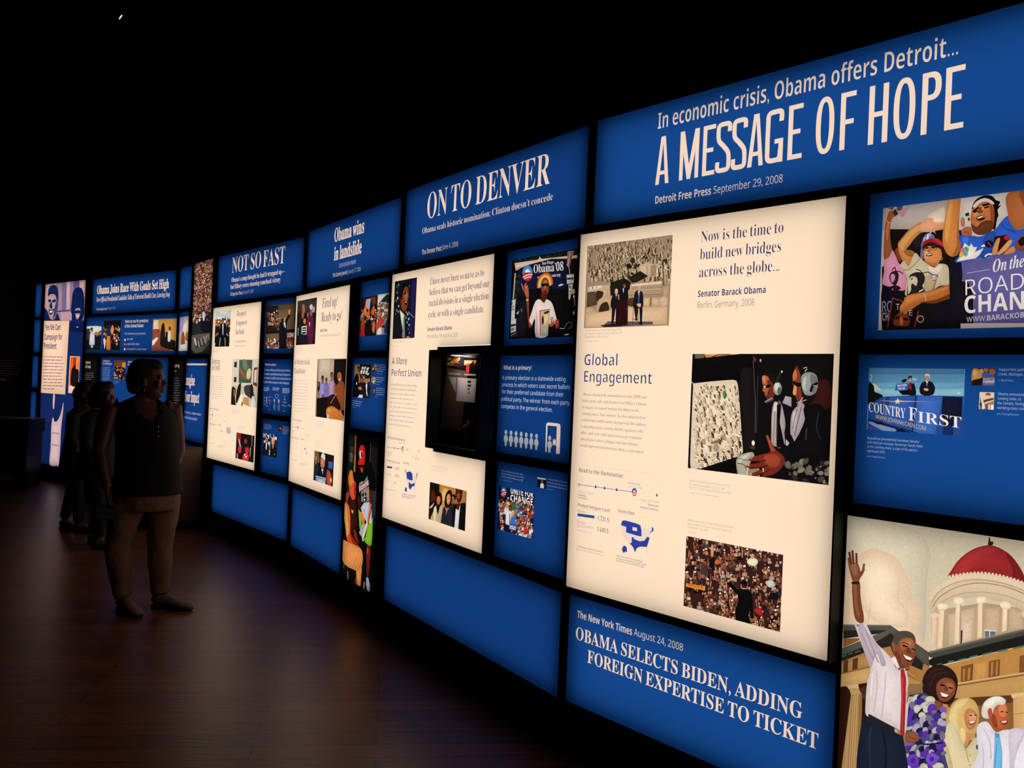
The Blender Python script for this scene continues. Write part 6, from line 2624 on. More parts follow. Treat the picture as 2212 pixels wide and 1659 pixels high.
PANELS = [  # right-hand blue panels: lighter ink paints in the brighter light of squarer viewing
    # key, plan ends, z range, name, label, category, group, ink, options
    ('H2', (-5.571, 11.279, -3.908, 9.851), R0, 'headline_sign', 'blue backlit headline sign reading Joins Race With Goals Set High', 'sign', HEAD, BLUE, {}),
    ('H3', (-3.001, 8.611, -1.783, 7.167), R0, 'headline_sign', 'blue backlit headline sign reading NOT SO FAST in white serif capitals', 'sign', HEAD, BLUE, {}),
    ('H4', (-1.691, 6.91, -.749, 5.45), R0, 'headline_sign', 'blue backlit headline sign whose second line reads in landslide', 'sign', HEAD, BLUE, {}),
    ('H5', (-.698, 5.279, .297, 3.809), R0, 'headline_sign', 'blue backlit headline sign reading ON TO DENVER', 'sign', HEAD, BLUE, {}),
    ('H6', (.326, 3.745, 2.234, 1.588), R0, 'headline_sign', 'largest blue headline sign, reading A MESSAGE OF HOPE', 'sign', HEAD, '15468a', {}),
    ('W3', (-3.087, 8.758, -2.284, 7.718), (.727, 2.253), 'tall_panel', 'tall white backlit panel titled Betting on Iowa', 'display panel', TALL, WHITE, dict(white=1)),
    ('W4', (-1.814, 7.088, -1.168, 6.047), (.727, 2.253), 'tall_panel', 'tall white backlit panel titled A Multiracial Coalition', 'display panel', TALL, WHITE, dict(white=1)),
    ('W5', (-0.781, 5.393, -0.114, 4.347), (.727, 2.253), 'tall_panel', 'tall white backlit panel titled A More Perfect Union, notched for a black glass case', 'display panel', TALL, WHITE, dict(white=1)),
    ('W6', (0.272, 3.719, 1.070, 2.804), (.727, 2.253), 'tall_panel', 'largest tall white backlit panel, titled Global Engagement', 'display panel', TALL, WHITE, dict(white=1)),
    ('B3', (-2.985, 8.662, -1.836, 7.212), R4, 'foot_panel', 'plain blue panel at the wall foot beneath the Betting on Iowa panel', 'display panel', FOOT, BLUE, {}),
    ('B4', (-1.771, 7.064, -1.161, 6.081), R4, 'foot_panel', 'plain blue panel at the wall foot beneath the Multiracial Coalition panel', 'display panel', FOOT, BLUE, {}),
    ('B5', (-.758, 5.445, .264, 3.829), R4, 'foot_panel', 'plain blue panel at the wall foot beneath the Perfect Union panel', 'display panel', FOOT, BLUE, {}),
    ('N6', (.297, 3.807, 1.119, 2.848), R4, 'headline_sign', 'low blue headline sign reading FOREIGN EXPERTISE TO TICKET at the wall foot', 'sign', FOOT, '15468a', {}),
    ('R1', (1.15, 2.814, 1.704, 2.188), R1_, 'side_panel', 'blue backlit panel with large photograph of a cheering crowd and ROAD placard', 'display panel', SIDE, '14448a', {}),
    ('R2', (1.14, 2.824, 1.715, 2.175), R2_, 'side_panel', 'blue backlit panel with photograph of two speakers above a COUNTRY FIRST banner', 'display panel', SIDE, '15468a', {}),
    ('S6', (1.129, 2.837, 1.729, 2.159), (.2, 1.203), 'photo_panel', 'large backlit photograph of a waving man in red tie before a red dome', 'photograph', 'full-size backlit photographs', 'd3c3a6', dict(inset=.006)),
    ('P5a', (-.051, 4.323, .272, 3.845), R1_, 'side_panel', 'blue panel with photograph of a man in a rainbow headpiece', 'display panel', SIDE, BLUE, {}),
    ('P5b', (-.065, 4.344, .273, 3.845), R2_, 'side_panel', 'blue panel headed What is a primary? with a row of figures and voting booth', 'display panel', SIDE, BLUE, {}),
    ('P5c', (-.056, 4.331, .272, 3.846), R3, 'side_panel', 'blue panel with photograph of an UNITE FOR CHANGE rally', 'display panel', SIDE, BLUE, {}),
    ('V4', (-1.147, 6.068, -.851, 5.609), (.19, 1.205), 'photo_panel', 'tall dark photograph of volunteers, one in a red cap, one seated', 'photograph', 'full-size backlit photographs', '0b0b0d', dict(inset=.004)),
    ('P4a', (-1.079, 5.962, -.818, 5.557), R1_, 'side_panel', 'blue panel with two side-by-side photographs of cheering crowds', 'display panel', SIDE, BLUE, {}),
    ('P4b', (-1.129, 6.04, -.81, 5.546), R2_, 'side_panel', 'blue panel with one photograph and a column of three thumbnails', 'display panel', SIDE, BLUE, {}),
    ('P3a', (-2.250, 7.720, -1.861, 7.259), R1_, 'side_panel', 'blue panel with dark photograph of a couple on stage, one arm raised', 'display panel', SIDE, BLUE, {}),
    ('P3b', (-2.238, 7.705, -1.863, 7.262), R2_, 'side_panel', 'blue panel headed What is a caucus? with small coloured figures', 'display panel', SIDE, BLUE, {}),
    ('P3c', (-2.228, 7.694, -1.864, 7.263), R3, 'side_panel', 'blue panel with photograph of two debaters and one tiny thumbnail', 'display panel', SIDE, BLUE, {}),
    ('C2', (-3.492, 9.283, -3.098, 8.743), (1.785, 2.765), 'photo_panel', 'tall narrow photograph of a packed crowd around a platform', 'photograph', 'full-size backlit photographs', '3a2018', dict(inset=.004)),
    ('J2', (-3.819, 9.73, -3.535, 9.341), R0, 'side_panel', 'small plain blue panel between the Joins Race sign and crowd photograph', 'display panel', SIDE, BLUE, {}),
    ('J2b', (-3.802, 9.707, -3.564, 9.381), R1_, 'side_panel', 'small blue panel with narrow photograph, left of the tall crowd photograph', 'display panel', SIDE, BLUE, {}),
    ('M1', (-6.752, 12.293, -5.734, 11.419), (.205, 2.765), 'mural_panel', 'tall navy mural panel with white text card headed Yes We Can!', 'mural', None, '0f2152', dict(inset=.004)),
    ('Q2', (-5.688, 11.379, -3.86, 9.81), R1_, 'side_panel', 'wide blue panel asking Want to run for president', 'display panel', SIDE, BLUE, {}),
    ('K2', (-5.696, 11.387, -5.369, 11.106), (.86, 1.748), 'text_panel', 'black text panel headed Against All Odds', 'display panel', COUNT, '12110f', {}),
    ('L2', (-5.325, 11.068, -3.98, 9.913), (.86, 1.747), 'text_panel', 'wide blue text panel with photographs behind the heads of the visitors', 'display panel', COUNT, BLUE, {}),
    ('K2b', (-3.87, 9.80, -3.634, 9.476), (.86, 1.745), 'text_panel', 'black text panel mostly hidden behind the standing woman', 'display panel', COUNT, '12110f', {}),
    ('I2', (-3.58, 9.40, -3.13, 8.785), (.86, 1.735), 'text_panel', 'blue panel reading Imagine Your Impact', 'display panel', COUNT, BLUE, {}),
    ('S1a', (-7.013, 12.517, -6.84, 12.368), (2.301, 2.778), 'strip_panel', 'narrow blue strip left of the mural, topmost of four', 'display panel', STRIP, BLUE, dict(inset=.02)),
    ('S1b', (-7.013, 12.517, -6.83, 12.36), R1_, 'strip_panel', 'narrow blue strip left of the mural, second from top', 'display panel', STRIP, BLUE, dict(inset=.02)),
    ('S1c', (-7.015, 12.519, -6.844, 12.372), (1.275, 1.735), 'strip_panel', 'narrow blue strip left of the mural, third from top', 'display panel', STRIP, BLUE, dict(inset=.02)),
    ('S1d', (-7.02, 12.523, -6.86, 12.385), (.3, 1.215), 'strip_panel', 'narrow blue strip left of the mural, lowest, behind the dark console', 'display panel', STRIP, BLUE, dict(inset=.02)),
]


def build_panels():
    for key, xy, zr, name, label, cat, group, ink, opt in PANELS:
        opt = dict(opt)
        white = bool(opt.pop('white', 0))
        if white:
            opt.setdefault('inset', .002)
            opt.setdefault('depth', .09)
            opt.setdefault('gap', .055)
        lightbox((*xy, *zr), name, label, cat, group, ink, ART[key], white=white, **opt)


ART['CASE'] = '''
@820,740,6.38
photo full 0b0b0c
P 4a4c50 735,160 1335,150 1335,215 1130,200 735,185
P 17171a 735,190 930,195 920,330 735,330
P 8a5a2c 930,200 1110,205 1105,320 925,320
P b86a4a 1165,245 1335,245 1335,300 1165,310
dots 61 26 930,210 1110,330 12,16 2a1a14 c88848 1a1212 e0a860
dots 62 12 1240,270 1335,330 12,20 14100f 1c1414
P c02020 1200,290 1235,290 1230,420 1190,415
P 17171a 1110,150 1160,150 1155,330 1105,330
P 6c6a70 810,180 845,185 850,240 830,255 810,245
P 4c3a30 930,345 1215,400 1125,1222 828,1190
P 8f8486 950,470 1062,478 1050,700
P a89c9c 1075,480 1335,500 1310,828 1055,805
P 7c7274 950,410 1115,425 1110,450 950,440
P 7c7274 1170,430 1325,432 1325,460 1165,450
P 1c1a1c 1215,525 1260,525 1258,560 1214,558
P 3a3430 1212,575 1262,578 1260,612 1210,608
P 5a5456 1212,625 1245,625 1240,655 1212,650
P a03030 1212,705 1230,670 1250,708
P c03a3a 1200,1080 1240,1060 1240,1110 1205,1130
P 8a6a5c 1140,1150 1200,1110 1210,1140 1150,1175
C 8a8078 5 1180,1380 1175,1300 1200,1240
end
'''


def build_case():
    w5 = next(q for q in PANELS if q[0] == 'W5')
    P5 = Panel((*w5[1], *w5[2]))
    d = .10
    mv = P5.n * d
    x0, y0, x1, y1 = w5[1]
    Pc = Panel((x0 + mv.x, y0 + mv.y, x1 + mv.x, y1 + mv.y, *w5[2]))
    a, b = Pc.loc(926.6, 756), Pc.loc(917.5, 966)
    c = Pc.loc(1041, 755)
    L_, Rr, top, bot = (a[0] + b[0]) / 2, c[0], a[1], b[1]
    A, B = P5.loc(948.5, 748.2), P5.loc(1059.5, 999)
    root = empty('display_case', P5.mid, P5.ang)
    tag(root, 'black glass-fronted display case set into the Perfect Union panel', 'display case')
    bm = bmesh.new()
    B1 = min(B[0], P5.w / 2 - .002)
    ex, ez0, ez1 = .004, B[1], A[1]
    add_box(bm, A[0] + ex, B1, -.012, .0, ez0 + ex, ez1 - ex)
    add_box(bm, A[0] + ex, A[0] + .012, .0, .05, ez0 + ex, ez1 - ex)
    add_box(bm, A[0] + .012, B1 - .004, .0, .05, ez0 + ex, ez0 + .012)
    add_box(bm, A[0] + .012, B1 - .004, .0, .05, ez1 - .012, ez1 - ex)
    bm_obj('mounting_plate', bm, M['black'], root)
    fr = .022
    bm = bmesh.new()
    add_box(bm, L_, L_ + fr, -d, -.0125, bot, top, .002)
    add_box(bm, Rr - fr, Rr, -d, -.0125, bot, top, .002)
    add_box(bm, L_ + fr, Rr - fr, -d, -.0125, bot, bot + fr)
    add_box(bm, L_ + fr, Rr - fr, -d, -.0125, top - fr, top)
    bm_obj('case_frame', bm, M['black'], root)
    box_obj('back_board', (L_ + fr, Rr - fr, -.018, -.0125, bot + fr, top - fr), M['black'], root)
    box_obj('glass_front', (L_ + fr, Rr - fr, -d + .006, -d + .010, bot + fr, top - fr), M['glass'], root)
    # added board in the case: reflections in its glass, painted as print
    w = P5.w
    Pi = Panel((x0 + P5.n.x * .03, y0 + P5.n.y * .03, x1 + P5.n.x * .03, y1 + P5.n.y * .03, *w5[2]))
    mid = Pi.mid + Pi.u * ((L_ + Rr) / 2) + Vector((0, 0, bot + fr + .004))
    hw = (Rr - L_) / 2 - fr - .004
    Pi2 = Panel((mid.x - Pi.u.x * hw, mid.y - Pi.u.y * hw, mid.x + Pi.u.x * hw, mid.y + Pi.u.y * hw, mid.z, mid.z + (top - bot) - 2 * fr - .008))
    e = empty('reflection_board', Pi2.mid, Pi2.ang)
    tag(e, 'added dark board in the glass case with tan sheet and painted reflections', 'reflection board')
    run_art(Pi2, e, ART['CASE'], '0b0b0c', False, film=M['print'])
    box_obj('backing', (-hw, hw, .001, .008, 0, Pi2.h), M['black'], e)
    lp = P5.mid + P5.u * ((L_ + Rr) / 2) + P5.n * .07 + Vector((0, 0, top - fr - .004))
    o = add_lamp('added_case_fill', 'AREA', lp, CASE_W, (1, .93, .86), .12, aim=lp + Vector((0, 0, -1)) - P5.n * .15)  # added fill light so the painted board shows, no such lamp visible
    o.parent = None


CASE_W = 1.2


def glass():
    m, nt, out = new_mat('clear_case_glass')
    t = nt.nodes.new('ShaderNodeBsdfTransparent')
    g = nt.nodes.new('ShaderNodeBsdfGlossy')
    g.inputs['Roughness'].default_value = 0.02
    lw = nt.nodes.new('ShaderNodeLayerWeight')
    lw.inputs[0].default_value = 0.5
    f = nt.nodes.new('ShaderNodeMath')
    f.operation = 'MULTIPLY'
    pw = nt.nodes.new('ShaderNodeMath')
    pw.operation = 'POWER'
    pw.inputs[1].default_value = 4.0
    nt.links.new(lw.outputs['Facing'], pw.inputs[0])
    nt.links.new(pw.outputs[0], f.inputs[0])
    f.inputs[1].default_value = 0.35
    mx = nt.nodes.new('ShaderNodeMixShader')
    nt.links.new(f.outputs[0], mx.inputs[0])
    nt.links.new(t.outputs[0], mx.inputs[1])
    nt.links.new(g.outputs[0], mx.inputs[2])
    nt.links.new(mx.outputs[0], out.inputs[0])
    return m


M['glass'] = glass()
M['countertop'] = paint('dark_gloss_laminate', '16181e', .25)
M['cabinet'] = paint('brown_oak_veneer', '6b4c31', .55, noise=.2, scale=6)
M['desk'] = paint('dark_stained_wood', '1f1712', .5, noise=.3, scale=5)


def build_furniture():
    line = [(-4.85, 10.662), (-3.908, 9.851), (-3.13, 8.787)]
    root = empty('display_counter', (-4.5, 10.2, 0))
    tag(root, 'long dark-topped brown counter along the wall behind the visitors', 'counter')
    for nm, d0, d1, z0, z1, m in (('countertop', -.47, -.012, .80, .83, M['countertop']), ('cabinet_body', -.44, -.012, .08, .80, M['cabinet']), ('kick_board', -.38, -.012, 0, .08, M['black'])):
        o = strip(nm, line, d0, d1, z0, z1, m)
        o.parent = root
        o.matrix_parent_inverse = Matrix.Translation((4.5, -10.2, 0))
    # dark console at the far left
    root = empty('console_table', (-6.9, 11.2, 0), R(3))
    tag(root, 'dark console table at the far left before the mural', 'table')
    box_obj('table_top', (-1.6, .70, -.22, .22, .72, .90), M['desk'], root, .006)
    box_obj('leg', (.53, .68, -.2, .2, 0, .72), M['desk'], root, .004)
    box_obj('leg', (-1.58, -1.41, -.22, .22, 0, .72), M['desk'], root, .004)
    box_obj('lower_shelf', (-1.41, .53, -.2, .2, .04, .1), M['desk'], root)
    # painted quotation on the corner wall
    P = Panel((-10.2, 12.0, -7.18, 12.66, 0, 3))
    q = empty('wall_quotation', P.mid + P.n * .002, P.ang)
    tag(q, 'pale lettering of a quotation painted on the dark wall at the far left', 'lettering')
    A = Art(P)
    P.crop = (0, 580, 3.456)
    vv, ff = [], []
    for x1, y, s in ((155, 695, 'There’s not a liberal America and'), (148, 715, 'a conservative America—there is'), (118, 733, 'the United States of America.'), (160, 752, 'There’s not a Black America and a'),
                     (163, 771, 'White America and Latino America'), (132, 789, 'and Asian America—there’s the'), (85, 804, 'United States of America.')):
        ln = len(s) * 7.0
        v, f, sg = A.text('gm', 'b0a89c', 10, (x1 - ln, y - ln * .02), (x1, y), s, '', True, 1)
        n = len(vv)
        vv += [(p[0], 0, p[1]) for p in v]
        ff += [tuple(i + n for i in t) for t in f]
    for x1, y, ln in ((50, 826, 90), (55, 838, 70)):
        for g in greek((x1 - ln, y), (x1, y), 7, int(y)):
            n = len(vv)
            vv += [(*(lambda w: (w[0], 0, w[1]))(P.c(*pt)),) for pt in g]
            ff.append((n, n + 1, n + 2, n + 3))
    mesh_obj('lettering', vv, ff, M['paintlet'], q)


M['paintlet'] = paint('pale_wall_lettering', 'cfc6ba', .7)
M['lens'] = glow('spot_lens', (1, .85, .66), 1.6)


def build_spot():
    d = ray(262, 38)
    t = 9.0 / d.y
    p = EYE + d * t
    root = empty('ceiling_spotlight', p)
    tag(root, 'small ceiling spotlight with faintly lit lens in the dark upper left', 'spotlight')
    def cyl(nm, r0, r1, z0, z1, mat, n=20, tilt=0.0):
        bm = bmesh.new()
        bmesh.ops.create_cone(bm, cap_ends=True, segments=n, radius1=r0, radius2=r1, depth=z1 - z0)
        bmesh.ops.translate(bm, verts=bm.verts, vec=(0, 0, (z0 + z1) / 2))
        bmesh.ops.rotate(bm, verts=bm.verts, cent=(0, 0, 0), matrix=Matrix.Rotation(tilt, 3, Vector((.5, -.8, 0)).normalized()))
        return bm_obj(nm, bm, mat, root, True)
    cyl('lamp_barrel', .05, .045, .012, .2, M['black'], tilt=R(62))
    cyl('lens', .026, .026, .004, .011, M['lens'], tilt=R(62))
    box_obj('bracket', (-.02, .02, -.02, .02, .1, 5.6 - p.z), M['black'], root)

# ------------------------------------------------------------------ visitors
M['skin'] = paint('brown_skin', '5a3022', .5, noise=.12, scale=30)
M['hair'] = paint('dark_hair', '17100d', .8, noise=.4, scale=90, bump=.6)
M['top'] = paint('black_sleeveless_knit', '050506', .9)
M['trouser'] = paint('beige_cotton', '86664a', .8, noise=.12, scale=60, bump=.12)
M['shoe'] = paint('grey_canvas', '77676a', .7, noise=.1, scale=80)
M['sole'] = paint('dark_rubber_sole', '2a2422', .7)
M['gold'] = paint('polished_gold', 'd8b868', .25, metal=1.0)
M['paper'] = paint('pale_blue_paper', '4a5462', .6)
M['eye'] = paint('eye_white', 'c8beb6', .3)
M['iris'] = paint('dark_iris', '160c08', .25)
M['darkcloth'] = paint('near_black_cloth', '060607', .85, noise=.2, scale=40)
M['darkcloth2'] = paint('charcoal_cloth', '08080a', .85, noise=.2, scale=40)
M['green'] = paint('green_shoe_canvas', '1f8a34', .6)
M['pale'] = paint('pale_pink_cloth', 'b8a4ae', .7)
M['lip'] = paint('dark_lip', '5a2620', .5)


def ring_tube(bm, path, radii, n=14, up=None, caps=True):
    """loft through path; radii are (along side axis, along up axis) of each cross-section"""
    P = [Vector(p) for p in path]
    rings = []
    for i, p in enumerate(P):
        t = (P[min(i + 1, len(P) - 1)] - P[max(i - 1, 0)]).normalized()
        if up is None:
            ref = Vector((1, 0, 0)) if abs(t.z) > .7 else Vector((0, 0, 1))
        else:
            ref = Vector(up)
        a = (ref - t * ref.dot(t)).normalized()
        b = t.cross(a).normalized()
        r = radii[i]
        ra, rb = (r, r) if isinstance(r, (int, float)) else r
        rings.append([bm.verts.new(p + a * (ra * math.cos(2 * math.pi * k / n)) + b * (rb * math.sin(2 * math.pi * k / n))) for k in range(n)])
    for A, B in zip(rings[:-1], rings[1:]):
        for k in range(n):
            bm.faces.new((A[k], A[(k + 1) % n], B[(k + 1) % n], B[k]))
    if caps:
        bm.faces.new(rings[0][::-1])
        bm.faces.new(rings[-1])
    return rings


def slices(bm, rows, yaw=0.0, n=20, caps=True, org=(0, 0, 0)):
    """horizontal cross-sections: (cx, cy, z, forward half-depth, sideways half-width)"""
    c, s = math.cos(yaw), math.sin(yaw)
    rings = []
    for cx, cy_, z, a, b in rows:
        ring = []
        for k in range(n):
            t = 2 * math.pi * k / n
            u, v = a * math.cos(t), b * math.sin(t)
            ring.append(bm.verts.new((org[0] + cx + u * c - v * s, org[1] + cy_ + u * s + v * c, org[2] + z)))
        rings.append(ring)
    for A, B in zip(rings[:-1], rings[1:]):
        for k in range(n):
            bm.faces.new((A[k], A[(k + 1) % n], B[(k + 1) % n], B[k]))
    if caps:
        bm.faces.new(rings[0][::-1])
        bm.faces.new(rings[-1])
    return rings


def ball(bm, c, r, rot=None):
    g = bmesh.ops.create_uvsphere(bm, u_segments=12, v_segments=8, radius=1.0)
    for v in g['verts']:
        q = Vector((v.co.x * r[0], v.co.y * r[1], v.co.z * r[2]))
        if rot: q = rot @ q
        v.co = q + Vector(c)


def fuse(name, bm, mat, parent, voxel, smooth=2):
    """join overlapping volumes into one continuous skin"""
    bmesh.ops.recalc_face_normals(bm, faces=bm.faces)
    me = bpy.data.meshes.new(name)
    bm.to_mesh(me)
    bm.free()
    o = bpy.data.objects.new(name, me)
    COL.objects.link(o)
    m = o.modifiers.new('remesh', 'REMESH')
    m.mode = 'VOXEL'
    m.voxel_size = voxel
    if smooth:
        k = o.modifiers.new('smooth', 'SMOOTH')
        k.iterations = smooth
        k.factor = .5
    dg = bpy.context.evaluated_depsgraph_get()
    new = bpy.data.meshes.new_from_object(o.evaluated_get(dg))
    o.modifiers.clear()
    o.data = new
    bpy.data.meshes.remove(me)
    new.name = name
    new.materials.clear()
    new.materials.append(mat)
    new.polygons.foreach_set('use_smooth', [True] * len(new.polygons))
    o.parent = parent
    return o


def head_mesh(bm, o, yaw, k=1.0):
    Rm = Matrix.Rotation(yaw, 3, 'Z')
    q = lambda x, y, z: Vector(o) + Rm @ Vector((x * k, y * k, z * k))
    rows = [(-.015, .0, .062, .03), (.0, -.03, .084, .042), (.02, -.058, .09, .054), (.045, -.08, .093, .062), (.075, -.092, .093, .067), (.105, -.098, .09, .071),
            (.135, -.10, .097, .073), (.168, -.098, .092, .071), (.198, -.086, .07, .061), (.22, -.055, .04, .04), (.23, -.02, .01, .015)]
    rings = []
    n = 22
    for z, xb, xf, hw in rows:
        cx, a = (xb + xf) / 2, (xf - xb) / 2
        rings.append([bm.verts.new(q(cx + a * math.cos(2 * math.pi * i / n), hw * math.sin(2 * math.pi * i / n), z)) for i in range(n)])
    for A, B in zip(rings[:-1], rings[1:]):
        for i in range(n):
            bm.faces.new((A[i], A[(i + 1) % n], B[(i + 1) % n], B[i]))
    bm.faces.new(rings[0][::-1])
    bm.faces.new(rings[-1])
    ring_tube(bm, [q(.086, 0, .122), q(.100, 0, .098), q(.112, 0, .082), q(.096, 0, .070)], [.009 * k, .012 * k, .016 * k, .014 * k], 10)
    for s in (-1, 1):
        ball(bm, q(.098, s * .013, .077), (.012 * k, .010 * k, .009 * k))          # nostrils
        ball(bm, q(.087, s * .034, .131), (.014 * k, .026 * k, .009 * k))          # brow
        ball(bm, q(.070, s * .045, .082), (.024 * k, .022 * k, .022 * k))          # cheek
        ball(bm, q(-.005, s * .074, .092), (.018 * k, .010 * k, .032 * k))         # ear
    ball(bm, q(.094, 0, .053), (.012 * k, .026 * k, .008 * k))
    ball(bm, q(.092, 0, .040), (.012 * k, .024 * k, .008 * k))
    ball(bm, q(.078, 0, .012), (.016 * k, .022 * k, .014 * k))
    return q


def face_parts(root, q, k=1.0):
    for s in (-1, 1):
        bm = bmesh.new()
        ball(bm, q(.083, s * .033, .108), (.010 * k, .014 * k, .009 * k))
        e = bm_obj('eye', bm, M['eye'], root, True)
        bm = bmesh.new()
        ball(bm, q(.092, s * .033, .108), (.003 * k, .006 * k, .006 * k))
        bm_obj('iris', bm, M['iris'], e, True)
    bm = bmesh.new()
    ball(bm, q(.1035, 0, .0525), (.005 * k, .020 * k, .005 * k))
    ball(bm, q(.1015, 0, .0415), (.005 * k, .018 * k, .005 * k))
    bm_obj('mouth', bm, M['lip'], root, True)


def hand_mesh(bm, wrist, d, palm, thumb, k=1.0, curl=.5):
    """d finger direction, palm = palm normal, thumb = side the thumb leaves"""
    w, d, palm, thumb = Vector(wrist), Vector(d).normalized(), Vector(palm).normalized(), Vector(thumb).normalized()
    ring_tube(bm, [w - d * .02 * k, w + d * .02 * k, w + d * .06 * k, w + d * .088 * k], [(.020 * k, .026 * k), (.017 * k, .034 * k), (.015 * k, .040 * k), (.011 * k, .037 * k)], 12, up=palm)
    for i, (off, ln) in enumerate(((.028, .070), (.0095, .080), (-.0095, .074), (-.028, .058))):
        p0 = w + d * .08 * k + thumb * off * k
        p1 = p0 + (d + palm * curl * .35).normalized() * ln * .42 * k
        p2 = p1 + (d + palm * curl * 1.1).normalized() * ln * .33 * k
        p3 = p2 + (d + palm * curl * 2.2).normalized() * ln * .25 * k
        ring_tube(bm, [p0 - d * .02 * k, p0, p1, p2, p3], [.0085 * k, .0088 * k, .0082 * k, .0075 * k, .0058 * k], 8)
    p0 = w + d * .025 * k + thumb * .026 * k
    p1 = p0 + (d * .7 + thumb * .8 + palm * .25).normalized() * .038 * k
    p2 = p1 + (d * .95 + thumb * .25 + palm * .35).normalized() * .03 * k
    p3 = p2 + (d + palm * .3).normalized() * .022 * k
    ring_tube(bm, [p0 - thumb * .012 * k, p0, p1, p2, p3], [.014 * k, .0125 * k, .0105 * k, .0095 * k, .007 * k], 8)


def shoe(root, heel, ang, k, upper, sole, name='shoe'):
    c, s = math.cos(ang), math.sin(ang)
    q = lambda x, z: (heel[0] + x * k * c, heel[1] + x * k * s, heel[2] + z * k)
    bm = bmesh.new()
    ring_tube(bm, [q(0.0, .045), q(.02, .055), (q(.07, .062)), q(.12, .05), q(.17, .04), q(.22, .034), q(.262, .028), q(.278, .024)],
              [(.030 * k, .022 * k), (.044 * k, .032 * k), (.052 * k, .036 * k), (.042 * k, .040 * k), (.032 * k, .045 * k), (.026 * k, .045 * k), (.018 * k, .034 * k), (.008 * k, .016 * k)], 14, up=(0, 0, 1))
    ring_tube(bm, [q(.05, .05), q(.048, .098)], [.045 * k, .044 * k], 14)
    o = fuse(name, bm, upper, root, .008)
    bm = bmesh.new()
    ring_tube(bm, [q(-.004, .012), q(.03, .012), q(.1, .012), q(.17, .012), q(.23, .012), q(.27, .014), q(.284, .016)],
              [(.012 * k, .024 * k), (.012 * k, .036 * k), (.012 * k, .036 * k), (.012 * k, .045 * k), (.012 * k, .046 * k), (.011 * k, .032 * k), (.006 * k, .012 * k)], 14, up=(0, 0, 1))
    bm_obj('sole', bm, sole, o, True)
    return o


def laces(o, heel, ang, k, mat):
    c, s = math.cos(ang), math.sin(ang)
    bm = bmesh.new()
    for i in range(5):
        x, z = .085 + i * .022, .104 - i * .011
        p = Vector((heel[0] + x * k * c, heel[1] + x * k * s, heel[2] + z * k))
        w = Vector((-s, c, 0)) * .022 * k
        ring_tube(bm, [p - w - Vector((0, 0, .01 * k)), p + Vector((0, 0, .004 * k)), p + w - Vector((0, 0, .01 * k))], [.0035 * k] * 3, 6)
    bm_obj('laces', bm, mat, o, True)


